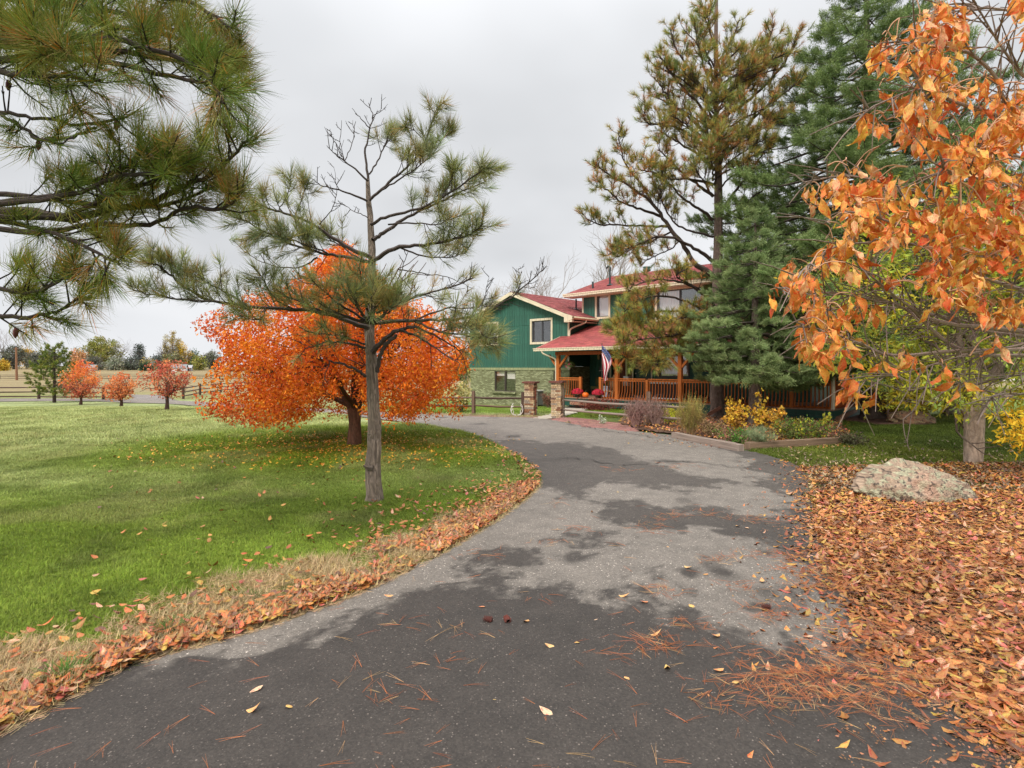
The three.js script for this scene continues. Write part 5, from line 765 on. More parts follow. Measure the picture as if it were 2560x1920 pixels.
{ const B = P(2183, 1047, -0.05), D = -B.z; spruce('spruce_tree', B, 18.6, (s) => Math.min(5.7, 8.6 * (1 - s)) * (0.75 + 0.25 * sstep(0, 0.12, s)) + 0.1, 2.0, spruceCol([0.09, 0.145, 0.038], [0.27, 0.35, 0.13]), 'huge dark green spruce with thick trunk behind the orange leafy branches', { r: 0.42, n: 12, step: 0.5, gap: 0.40, scale: 1.6, per: 8, bark: [0.17, 0.13, 0.11], lean: -0.3 }); }
// ---------- broad-leaved trees ----------
R = rng(61);
function leafPts(len, wid, segs, fold, curl) { // grid of a leaf along +y, 3 across
  const rows = []; for (let j = 0; j <= segs; j++) { const s = j / segs, w = wid * Math.pow(Math.sin(Math.PI * Math.pow(clamp(s, 0, 1), 0.75)), 0.85) * (s > 0.999 ? 0 : 1), y = len * s, z = -curl * s * s * len; rows.push([V3(-w, y, z + fold * w), V3(0, y, z), V3(w, y, z + fold * w)]); } return rows;
}
function addLeaf(g, M, rows, col) { const id = rows.map((r, j) => r.map((p, k) => { const q = p.clone().applyMatrix4(M); return g.v(q.x, q.y, q.z, k / 2, j / (rows.length - 1), col); })); for (let j = 0; j < rows.length - 1; j++) for (let k = 0; k < 2; k++) g.i.push(id[j][k], id[j][k + 1], id[j + 1][k + 1], id[j][k], id[j + 1][k + 1], id[j + 1][k]); }
function cluster(n, rad, len, wid, o = {}) { const g = new MB(); for (let k = 0; k < n; k++) { const p = rdir().multiplyScalar(rad * Math.cbrt(R())), d = rdir(o.droop ?? -0.4).addScaledVector(p, 0.6 / rad).normalize(); addLeaf(g, aim(p, d, rr(0, 6.283), rr(0.7, 1.2)), leafPts(len, wid, o.segs || 2, rr(0.1, 0.5), rr(-0.1, 0.5)), jit([1, 1, 1], 0.25, 0.10)); } return g.geo(); }
function branchy(W, a, dir, len, r, depth, o) { // recursive limbs
  const n = 4, pts = [a.clone()]; let d = dir.clone(), p = a.clone(); for (let k = 0; k < n; k++) { d.add(rdir().multiplyScalar(o.wob ?? 0.18)).add(V3(0, o.up ?? 0.05, 0)).normalize(); p = p.clone().addScaledVector(d, len / n); pts.push(p); }
  W.tube(pts, pts.map((_, k) => lerp(r, r * 0.6, k / n)), depth > 1 ? 6 : 4, [1, 1, 1], true, depth > 1 ? 0.2 : 0);
  if (depth <= 0) { if (o.tips) o.tips.push(p); return; } const m = o.fork ? o.fork(depth) : 3;
  for (let k = 0; k < m; k++) { const i = Math.min(n, 1 + Math.floor(lerp(1, n, (k + R()) / m))), q = rdir(); q.addScaledVector(d, -q.dot(d)).normalize(); branchy(W, pts[i], d.clone().multiplyScalar(o.straight ?? 0.8).addScaledVector(q, o.splay ?? 0.75).normalize(), len * rr(0.55, 0.8), r * 0.55, depth - 1, o); }
}
const mapleCluster = [cluster(15, 0.21, 0.115, 0.026), cluster(13, 0.19, 0.12, 0.028), cluster(16, 0.23, 0.11, 0.025)];
const leafMat = leafy(0.32), leafMat2 = leafy(0.25);
// crown filled by clumps inside a turned outline: prof(y) is its radius
function crown(t, geos, n, y0, y1, prof, colour, o = {}) {
  const lists = geos.map(() => []); let tries = 0, made = 0, rm = 0; for (let y = y0; y < y1; y += 0.05) rm = Math.max(rm, prof(y));
  while (made < n && tries++ < n * 40) { const y = rr(y0, y1), r = prof(y); if (R() > (r / rm) ** 1.4 + 0.03) continue; const a = rr(0, 6.283), q = Math.pow(R(), o.shell ?? 0.36), lump = 0.70 + 0.56 * vn(a * 1.6 + 9, y * 1.3, o.seed || 5), rad = r * q * lump; const x = Math.cos(a) * rad, z = Math.sin(a) * rad;
    if (o.open && o.open(x + (o.cx || 0), y, z)) continue; if (fbm(x * (o.gf || 1.5) + 7, y * (o.gf || 1.5) + z * 1.1, 3, 13) < (o.gap ?? 0.36)) continue; const i = Math.floor(R() * geos.length); const p = V3(x + (o.cx || 0), y, z + (o.cz || 0)); lists[i].push([aim(p, V3(x * 0.5, 0.8, z * 0.5).normalize(), rr(0, 6.283), rr(0.75, 1.25) * (o.s || 1)), colour(q * lump, a, y)]); made++; }
  lists.forEach((l, k) => l.length && inst(o.name || 'leaves', geos[k], o.mat || leafMat, l, t));
}
const orangeCol = (q, a, y) => { const n = R(), left = Math.cos(a) < -0.45 ? 0.6 : 0.22; return n < left * q ? jit([0.62, 0.12, 0.022], 0.14, 0.05) : n < 0.6 ? jit([0.80, 0.23, 0.018], 0.12, 0.05) : n < 0.88 ? jit([0.84, 0.30, 0.022], 0.12, 0.05) : jit([0.70, 0.165, 0.020], 0.14, 0.05); };
// the great orange maple
{
  const B = treeAt.orange.clone().add(V3(0, -0.05, 0)), t = thing('maple_tree', B, 0, 'broad blazing orange maple with leaves almost to the lawn, behind the thin pine', 'tree'), W = new MB(), tr = new MB();
  tr.tube([V3(0, 0, 0), V3(0, 0.12, 0), V3(0.01, 0.6, 0), V3(0, 1.05, 0)], [0.25, 0.175, 0.155, 0.17], 12, [1, 1, 1], true, 0.3); mesh('trunk', tr, bark(0.20, 0.105, 0.065, 0.025), t);
  for (let k = 0; k < 9; k++) { const a = k / 9 * 6.283 + rr(-0.3, 0.3), e = k % 3 === 0 ? 1.3 : rr(0.45, 0.8); branchy(W, V3(0, 1.0, 0), V3(Math.cos(a) * Math.cos(e), Math.sin(e), Math.sin(a) * Math.cos(e)), k % 3 === 0 ? 1.9 : 1.6, 0.075, 3, { up: 0.02, splay: 0.7 }); }
  for (const [x, y, z] of [[-0.25, 1.35, 0.1], [0.28, 1.32, 0.05], [0.05, 1.4, -0.1]]) W.tube([V3(0, 0.95, 0), V3(x * 0.6, 1.15, z), V3(x * 1.4, 1.5, z)], [0.11, 0.085, 0.07], 8, [1, 1, 1], true, 0.2);
  mesh('branches', W, bark(0.17, 0.09, 0.06, 0.01), t);
  const open = (x, y, z) => y < 1.5 - 0.25 * Math.abs(x) && Math.abs(x - 0.05) < 0.8 - 0.2 * (y - 0.9) && z > -1.0;
  const K = [[0.72, 2.0], [0.95, 2.7], [1.35, 3.05], [2.0, 3.2], [2.7, 3.0], [3.2, 2.55], [3.7, 1.9], [4.2, 1.15], [4.7, 0.62], [5.15, 0.12]], prof = (y) => { for (let i = 1; i < K.length; i++) if (y <= K[i][0]) return lerp(K[i - 1][1], K[i][1], (y - K[i - 1][0]) / (K[i][0] - K[i - 1][0])); return 0.05; };
  const inner = (y) => prof(y); crown(t, mapleCluster, 5200, 0.72, 5.15, (y) => inner(y), (q, a, y) => orangeCol(q, Math.PI * 2 - a, y), { cx: -0.32, gap: 0.40, shell: 0.42, open, s: 0.74 });
}
// three young maples far left, each of its own shape
function youngMaple(px, py, h, rad, y0, n, col, label, flat) {
  const B = P(px, py, -0.03), t = thing('maple_tree', B, 0, label, 'tree', 'young maples in a row on the far lawn'), W = new MB(), tr = new MB(); tr.tube([V3(0, 0, 0), V3(0.02, y0 * 0.6, 0), V3(0, y0 + 0.1, 0)], [0.11, 0.075, 0.07], 8, [1, 1, 1], true, 0.2); mesh('trunk', tr, bark(0.13, 0.075, 0.06, 0.015), t);
  for (let k = 0; k < 8; k++) { const a = k / 8 * 6.283, e = rr(0.5, 1.1); branchy(W, V3(0, y0, 0), V3(Math.cos(a) * Math.cos(e), Math.sin(e), Math.sin(a) * Math.cos(e)), h * 0.33, 0.035, 2, { up: 0.05 }); } mesh('branches', W, twigMat(0.14, 0.07, 0.05), t);
  crown(t, mapleCluster, n, y0 + 0.1, h, flat ? (y) => rad * (0.35 + 0.65 * sstep(y0, y0 + 0.9, y)) * (y > h - 0.45 ? 0.75 : 1) : (y) => rad * Math.sin(Math.PI * clamp(0.16 + 0.80 * (y - y0) / (h - y0), 0, 1)) ** 0.8, col, { gap: 0.45, shell: 0.55, s: 1.05, gf: 2.6, seed: px });
}
const redCol = () => jit(R() < 0.5 ? [0.60, 0.17, 0.09] : R() < 0.5 ? [0.74, 0.27, 0.11] : [0.52, 0.12, 0.075], 0.2, 0.08);
const softCol = () => jit(R() < 0.6 ? [0.78, 0.29, 0.10] : [0.66, 0.20, 0.08], 0.2, 0.08);
youngMaple(202, 1011, 2.75, 1.12, 0.45, 250, (q, a, y) => (y > 1.3 && R() < 0.7 ? jit([0.85, 0.30, 0.08], 0.18, 0.06) : redCol()), 'tallest young orange-red maple, nearest the small green pine');
youngMaple(303, 1018, 1.9, 0.88, 0.5, 130, softCol, 'roundish young orange maple, middle one of the three on the far lawn');
youngMaple(417, 1027, 2.2, 1.15, 0.65, 130, redCol, 'flat-topped rusty red young maple, nearest the big orange maple', true);

// ash-like tree at the right with yellowing green leaflets
R = rng(67);
function ashCluster() { const g = new MB(); for (let s = 0; s < 4; s++) { const base = rdir().multiplyScalar(0.12), d = rdir(-0.15); for (let k = 0; k < 7; k++) { const q = base.clone().addScaledVector(d, 0.05 + 0.045 * k), sd = rdir(-0.8).addScaledVector(d, 0.5).normalize(); addLeaf(g, aim(q, k === 6 ? d : sd, rr(0, 6.283), rr(0.8, 1.1)), leafPts(0.115, 0.022, 2, 0.3, 0.5), jit([1, 1, 1], 0.2, 0.08)); } } return g.geo(); }
const ashClusters = [ashCluster(), ashCluster(), ashCluster()];
{
  const B = treeAt.ash.clone().add(V3(0, -0.05, 0)), t = thing('ash_tree', B, 0, 'grey-trunked tree with yellowing green leaflets beyond the lichen-covered boulder', 'tree'), W = new MB(), tr = new MB();
  tr.tube(curve([V3(0, 0, 0), V3(0, 0.1, 0), V3(0.02, 0.8, 0), V3(0.04, 1.25, 0), V3(0.08, 1.7, 0)], 16), Array.from({ length: 17 }, (_, k) => (k < 3 ? lerp(0.23, 0.165, k / 3) : lerp(0.165, 0.19, (k - 3) / 13))), 14, [1, 1, 1], true, 0.18); mesh('trunk', tr, bark(0.66, 0.54, 0.45, 0.02), t);
  for (const [p, r] of [[[[0.0, 1.35, 0], [-0.32, 1.75, 0.1], [-0.42, 2.3, 0.2], [-0.6, 3.2, 0.3]], 0.11], [[[0.06, 1.6, 0], [0.12, 2.2, -0.1], [0.1, 3.0, -0.2], [0.2, 4.2, -0.2]], 0.13], [[[0.1, 1.55, 0], [0.5, 2.2, 0.2], [0.9, 2.9, 0.3], [1.3, 3.8, 0.4]], 0.10]]) { const c = curve(p.map((q) => V3(...q)), 10); W.tube(c, c.map((_, k) => lerp(r, r * 0.45, k / 10)), 9, [1, 1, 1], true, 0.2); for (let k = 4; k <= 10; k += 2) for (let j = 0; j < 2; j++) branchy(W, c[k], rdir(0.25), rr(0.8, 1.3), 0.035, 2, { up: 0.04, splay: 0.8 }); }
  branchy(W, V3(-0.2, 1.7, 0.1), V3(-0.95, 0.05, 0.2), 1.3, 0.04, 2, { up: 0.02 });
  mesh('branches', W, bark(0.28, 0.22, 0.185, 0.01), t);
  crown(t, ashClusters, 760, 1.25, 5.6, (y) => 3.0 * Math.sin(Math.PI * clamp(0.12 + 0.74 * (y - 1.25) / 4.35, 0, 1)) ** 0.6, () => jit(R() < 0.5 ? [0.36, 0.37, 0.04] : R() < 0.6 ? [0.26, 0.32, 0.05] : [0.54, 0.44, 0.035], 0.22, 0.08), { gap: 0.36, shell: 0.55, cx: -0.25, gf: 1.1 });
  const low = []; for (let k = 0; k < 42; k++) { const q = at(rr(2510, 2640), rr(1030, 1110), 10.2 + rr(-0.5, 0.5)).sub(B); low.push([aim(q, rdir(0.3), rr(0, 6), 0.8), jit([0.78, 0.48, 0.03], 0.15, 0.06)]); } inst('yellow_leaves', ashClusters[0], leafMat, low, t);
  const tw = new MB(); const S = (l, D) => l.map(([x, y]) => at(x, y, D).sub(B)); tw.tube(S([[2620, 975], [2560, 985], [2480, 992], [2460, 1030], [2440, 1060]], 10.2), [0.022, 0.018, 0.014, 0.01, 0.006], 5); tw.tube(S([[2520, 990], [2500, 1020], [2470, 1070]], 10.2), [0.012, 0.008, 0.005], 4); mesh('low_twigs', tw, twigMat(0.30, 0.22, 0.17), t);
}

// bare trees behind the house
R = rng(71);
function bareTree(px, D, h, label, o = {}) { const B = gnd((px - CX) / F * D, D, -0.1), t = thing('bare_tree', B, 0, label, 'tree', o.group), W = new MB(), tr = new MB(), th = h * (o.clear ?? 0.3); tr.tube([V3(0, 0, 0), V3(0.05, th, 0)], [h * 0.022, h * 0.016], 8); mesh('trunk', tr, twigMat(...(o.col || [0.30, 0.26, 0.24])), t); for (let k = 0; k < (o.n || 6); k++) { const a = k * 2.4, e = rr(o.e0 ?? 0.9, 1.45); branchy(W, V3(0.05, th * rr(0.75, 1), 0), V3(Math.cos(a) * Math.cos(e), Math.sin(e), Math.sin(a) * Math.cos(e)), h * 0.34, h * 0.008, 4, { up: 0.06, splay: o.splay ?? 0.55, fork: (d) => (d > 2 ? 3 : 3) }); } mesh('branches', W, twigMat(...(o.col || [0.30, 0.26, 0.24])), t); return t; }
bareTree(1365, 50, 11.2, 'pale leafless tree behind the red gable roof', { clear: 0.35 });
bareTree(1300, 52, 10.2, 'grey leafless tree behind the gable peak, left of the pale one', { clear: 0.35 });
bareTree(1515, 52, 13.0, 'thin leafless tree behind the curved roof pipe', { clear: 0.45, n: 4 });

// ---------- far trees across the pasture ----------
R = rng(73);
const farClump = [cluster(22, 0.62, 0.40, 0.11, { droop: 0.1 }), cluster(20, 0.58, 0.44, 0.12, { droop: 0.1 })];
function farTree(px, top, wpx, label, cols, o = {}) {
  const D = o.D || 240, base = o.base ?? 0, B = gnd((px - CX) / F * D, D, -0.3), h = EYE - (top - HY) / F * D - B.y, r = wpx / F * D / 2, t = thing(o.name || 'far_tree', B, 0, label, o.cat || 'tree', o.group), tr = new MB(), y0 = h * (o.clear ?? 0.12);
  tr.tube([V3(0, 0, 0), V3(0.1, h * 0.45, 0), V3(0, h * 0.8, 0)], [r * 0.10 + 0.1, r * 0.07 + 0.06, 0.05], 7); mesh('trunk', tr, twigMat(...(o.bark || [0.14, 0.12, 0.11])), t);
  const W = new MB(); for (let k = 0; k < 7; k++) { const a = k * 2.4, e = rr(0.5, 1.3); branchy(W, V3(0, h * rr(0.15, 0.4), 0), V3(Math.cos(a) * Math.cos(e), Math.sin(e), Math.sin(a) * Math.cos(e)), h * 0.28, 0.12, 2, { up: 0.06 }); } mesh('branches', W, twigMat(...(o.bark || [0.14, 0.12, 0.11])), t);
  const prof = o.prof || ((s) => Math.sin(Math.PI * clamp(0.14 + 0.78 * s, 0, 1)) ** 0.75); const n = o.n || Math.round(clamp(r * h * 3.2, 60, 520));
  crown(t, farClump, n, y0, h, (y) => r * prof((y - y0) / (h - y0)) + 0.05, () => jit(cols[Math.floor(R() * cols.length)], 0.25, 0.08), { gap: o.gap ?? 0.38, shell: 0.5, gf: 2.2 / Math.max(2, r), s: o.s || 1.7, seed: px, mat: leafMat2 });
}
const GREY = [[0.17, 0.17, 0.125], [0.13, 0.13, 0.11], [0.20, 0.19, 0.13]], GOLD = [[0.55, 0.36, 0.06], [0.48, 0.30, 0.05]], OLIVE = [[0.28, 0.28, 0.06], [0.22, 0.23, 0.07], [0.33, 0.29, 0.08]];
const FG = 'trees on the far side of the pasture';
bareTree(6, 240, 15.5, 'tall bare tree at the far left end of the distant tree line', { clear: 0.4, n: 4, group: FG });
farTree(35, 868, 62, 'grey-green distant tree behind the utility pole', GREY, { group: FG });
farTree(66, 873, 34, 'small golden distant tree just right of the utility pole', GOLD, { group: FG, D: 250 });
farTree(92, 882, 52, 'low grey-brown distant tree between the golden one and the small pine', GREY, { group: FG });
farTree(128, 876, 48, 'grey distant tree hidden behind the small green pine', GREY, { group: FG });
farTree(196, 878, 42, 'pale orange distant tree right above the tallest young maple', [[0.62, 0.30, 0.14], [0.55, 0.33, 0.17]], { group: FG, D: 230 });
farTree(252, 846, 92, 'big round olive-yellow distant tree, largest in the far line', OLIVE, { group: FG, gap: 0.36 });
farTree(228, 893, 60, 'dull grey bush below the left side of the big olive distant tree', GREY, { group: FG, D: 225, clear: 0 });
farTree(290, 898, 40, 'pale grey-green round bush below the bare distant tree', [[0.30, 0.30, 0.22], [0.24, 0.25, 0.18]], { group: FG, D: 222, clear: 0, cat: 'bush', name: 'far_bush' });
bareTree(298, 242, 12.5, 'spreading bare distant tree right of the big olive one', { clear: 0.35, n: 7, e0: 0.5, group: FG, col: [0.24, 0.21, 0.20] });
farTree(326, 893, 46, 'dark grey bush between the bare and the slate distant trees', [[0.12, 0.125, 0.10]], { group: FG, D: 226, clear: 0, cat: 'bush', name: 'far_bush' });
farTree(348, 863, 40, 'slate-green ragged distant tree midway along the far line', [[0.11, 0.13, 0.115], [0.15, 0.15, 0.13]], { group: FG, clear: 0.05, gap: 0.42, prof: (s) => (s < 0.15 ? 0.8 : 1.05 - 0.75 * s) });
farTree(372, 901, 40, 'low yellowish bush beneath the slate-green distant tree', [[0.34, 0.28, 0.11], [0.22, 0.2, 0.1]], { group: FG, D: 222, clear: 0, cat: 'bush', name: 'far_bush' });
farTree(365, 912, 20, 'tiny dark green conifer at the pasture edge', [[0.05, 0.09, 0.05]], { group: FG, D: 215, clear: 0, cat: 'bush', name: 'far_bush' });
farTree(405, 888, 46, 'blue-grey distant tree left of the yellow poplar', [[0.13, 0.15, 0.14], [0.16, 0.16, 0.13]], { group: FG, gap: 0.42 });
for (const [px, top, w, l] of [[414, 838, 13, 'leftmost upright plume of the yellow poplar clump'], [432, 829, 16, 'tallest central plume of the yellow poplar clump'], [446, 846, 12, 'thin plume right of the tallest in the yellow poplar clump'], [458, 856, 20, 'bright gold broad plume on the right of the poplar clump']]) farTree(px, top, w * 0.85, l, px > 450 ? [[0.68, 0.45, 0.04], [0.6, 0.4, 0.05]] : [[0.50, 0.37, 0.09], [0.40, 0.31, 0.1], [0.33, 0.28, 0.1]], { name: 'poplar_tree', group: 'poplars turning yellow beyond the pasture', D: 232, clear: 0.12, gap: 0.3, n: 100, s: 1.0, prof: (s) => 0.55 + 0.5 * Math.sin(Math.PI * clamp(0.1 + s * 0.85, 0, 1)) });
farTree(433, 884, 46, 'dull green lower growth at the foot of the yellow poplars', [[0.26, 0.25, 0.12], [0.2, 0.2, 0.1]], { group: FG, D: 228, clear: 0 });
farTree(478, 883, 16, 'small bright yellow distant tree right of the poplars', [[0.68, 0.50, 0.04]], { group: FG, D: 236, clear: 0.05 });
farTree(487, 876, 16, 'dark green pointed conifer right of the poplars', [[0.06, 0.12, 0.06]], { group: FG, D: 230, clear: 0.03, prof: (s) => 1.1 - s });
farTree(499, 892, 32, 'olive-green bush left of the big orange maple crown', OLIVE, { group: FG, D: 222, clear: 0, cat: 'bush', name: 'far_bush' });
farTree(4, 903, 30, 'low yellow bush at the left end of the pasture edge', [[0.60, 0.42, 0.06]], { group: FG, D: 215, clear: 0, cat: 'bush', name: 'far_bush' });
farTree(530, 880, 50, 'grey-green distant tree peeping over the left side of the big orange maple', GREY, { group: FG });
farTree(1150, 884, 70, 'olive distant tree seen left of the green house', OLIVE, { group: FG, D: 120 });
{ const t = thing('utility_pole', gnd(at(42, 900, 128).x, 128, -0.2), 0, 'slim brown wooden utility pole in the pasture at far left', 'utility pole'), b = new MB(); b.tube([V3(0, 0, 0), V3(-0.1, 4, 0), V3(-0.15, 7.6, 0)], [0.27, 0.22, 0.17], 8); mesh('pole', b, wood(0.30, 0.15, 0.08), t); const c = new MB(); c.box(-0.75, 7.15, -0.08, 0.45, 7.32, 0.08); mesh('crossarm', c, wood(0.2, 0.12, 0.08), t); }
function farHouse(px, D, w, h, roof, wall, label) { const t = thing('farm_building', gnd((px - CX) / F * D, D, -0.2), 0.4, label, 'building'), b = new MB(); b.box(-w / 2, 0, -2.5, w / 2, h * 0.6, 2.5); mesh('wall', b, mat({ color: C(...wall) }), t); const r = new MB(); for (const s of [-1, 1]) r.quad(V3(-w / 2 - 0.3, h * 0.55, s * 2.9), V3(w / 2 + 0.3, h * 0.55, s * 2.9), V3(w / 2 + 0.3, h, 0), V3(-w / 2 - 0.3, h, 0)); r.poly([V3(-w / 2 + 0.01, h * 0.6, -2.5), V3(-w / 2 + 0.01, h * 0.6, 2.5), V3(-w / 2 + 0.01, h, 0)], [1, 1, 1]); mesh('roof', r, mat({ color: C(...roof) }), t); const d = new MB(); d.box(-0.6, 0.02, 2.5, 0.6, h * 0.42, 2.56); mesh('door', d, M.room, t); }
farHouse(220, 212, 5, 2.6, [0.22, 0.22, 0.22], [0.5, 0.42, 0.36], 'low farm shed with pale roof behind the tallest young maple');
farHouse(449, 208, 4.5, 2.8, [0.22, 0.22, 0.22], [0.75, 0.74, 0.72], 'small white shed at the foot of the yellow poplars');
farHouse(470, 214, 2.6, 2.4, [0.36, 0.35, 0.36], [0.4, 0.39, 0.39], 'narrow pale building between the yellow poplars and the dark conifer');
// beyond the ash tree
for (const [px, top, w, D, l] of [[2250, 740, 260, 62, 'olive tree beyond the lawn behind the trunk of the huge spruce'], [2420, 700, 240, 66, 'yellow-green tree beyond the lawn behind the grey-trunked tree'], [2600, 640, 300, 58, 'tall olive tree beyond the lawn at the right edge'], [2760, 760, 260, 70, 'olive tree beyond the lawn past the right edge']]) farTree(px, top, w, l, OLIVE, { D, s: 1.0, clear: 0.14, n: 520, group: 'trees beyond the right-hand lawn' });
{ const t = thing('white_trailer', P(2515, 955), 0.2, 'long white building half hidden beyond the grey-trunked tree at right', 'building'), b = new MB(); b.box(-3, 0.3, -1.4, 4, 2.5, 1.4); mesh('wall', b, M.white, t); const r = new MB(); r.box(-3.2, 2.5, -1.6, 4.2, 2.65, 1.6); mesh('roof', r, mat({ color: C(0.6, 0.62, 0.64) }), t); const w = new MB(); w.box(-1.6, 1.2, 1.4, -0.4, 2.0, 1.44); mesh('window', w, M.metal, t); const w2 = new MB(); w2.box(1.2, 1.2, 1.4, 2.4, 2.0, 1.44); mesh('window', w2, M.metal, t); }
// ---------- the orange-leaved branches close on the right ----------
R = rng(79);
const leafTex = tex(256, 512, (u, v) => { // veins and mottling of a dry leaf: u across, v along
  const x = Math.abs(u - 0.5) * 2, mid = Math.exp(-((x / 0.035) ** 2)), side = Math.exp(-(((((v * 9 - x * 2.4) % 1 + 1) % 1 - 0.5) / 0.07) ** 2)) * (1 - x) * 0.55, n = fbm(u * 8, v * 16, 4, 91), s = fbm(u * 26, v * 52, 3, 95);
  const blot = sstep(0.62, 0.72, fbm(u * 5 + 3, v * 9, 3, 97)); const k = 0.93 + 0.16 * n - 0.12 * s; return [clamp(k + 0.14 * mid + 0.06 * side, 0, 1), clamp(k * (0.92 + 0.12 * n) + 0.20 * mid + 0.10 * side - blot * 0.30, 0, 1), clamp(k * 0.9 + 0.22 * mid + 0.1 * side - blot * 0.25, 0, 1)];
});
const leafBump = tex(256, 512, (u, v) => { const x = Math.abs(u - 0.5) * 2; return 0.5 + 0.4 * Math.exp(-((x / 0.05) ** 2)) + 0.25 * Math.exp(-(((((v * 9 - x * 2.4) % 1 + 1) % 1 - 0.5) / 0.1) ** 2)) * (1 - x) + 0.12 * fbm(u * 18, v * 36, 3, 99); }, false);
function bigLeaf(len, wid, fold, curl, twist, pet) { // detailed leaf with stalk, hanging along -y from the origin
  const g = new MB(), segs = 7, ac = 4; const id = [];
  g.tube([V3(0, 0, 0), V3(0.003, -pet * 0.5, 0.002), V3(0, -pet, 0)], [0.0013, 0.0011, 0.001], 4);
  for (let j = 0; j <= segs; j++) { const s = j / segs, w = wid * Math.pow(Math.sin(Math.PI * Math.pow(s, 1.0)), 1.15) * (j === segs || j === 0 ? 0.02 : 1), a = twist * s, r = []; for (let k = 0; k <= ac; k++) { const q = k / ac * 2 - 1, x = q * w, z = fold * Math.abs(q) * w - curl * s * s * len + 0.006 * Math.sin(s * 11 + q * 3); r.push(g.v(x * Math.cos(a) - z * Math.sin(a), -pet - len * s * (1 - 0.25 * Math.abs(curl) * s), x * Math.sin(a) + z * Math.cos(a), k / ac, s)); } id.push(r); }
  for (let j = 0; j < segs; j++) for (let k = 0; k < ac; k++) g.i.push(id[j][k], id[j][k + 1], id[j + 1][k + 1], id[j][k], id[j + 1][k + 1], id[j + 1][k]); return g.geo();
}
const bigLeaves = [bigLeaf(0.096, 0.0175, 0.35, 0.2, 0.3, 0.020), bigLeaf(0.104, 0.0195, 0.6, -0.15, -0.5, 0.024), bigLeaf(0.086, 0.0185, 0.2, 0.4, 0.9, 0.018), bigLeaf(0.102, 0.0165, 0.9, 0.3, 0.2, 0.022), bigLeaf(0.078, 0.0175, 0.4, 0.1, -0.3, 0.016), bigLeaf(0.110, 0.0185, 0.5, 0.55, -1.1, 0.022)];
const LT = [[0.95, 0.47, 0.13], [0.95, 0.42, 0.09], [0.94, 0.56, 0.19], [0.90, 0.31, 0.08], [0.96, 0.57, 0.12], [0.95, 0.57, 0.33], [0.74, 0.16, 0.045]];
const bigLeafMats = LT.map((c) => new THREE.MeshPhysicalMaterial({ color: C(...c), map: leafTex, bumpMap: leafBump, bumpScale: 0.0025, roughness: 0.6, transmission: 0.3, thickness: 0, side: THREE.DoubleSide, specularIntensity: 0.5 }));
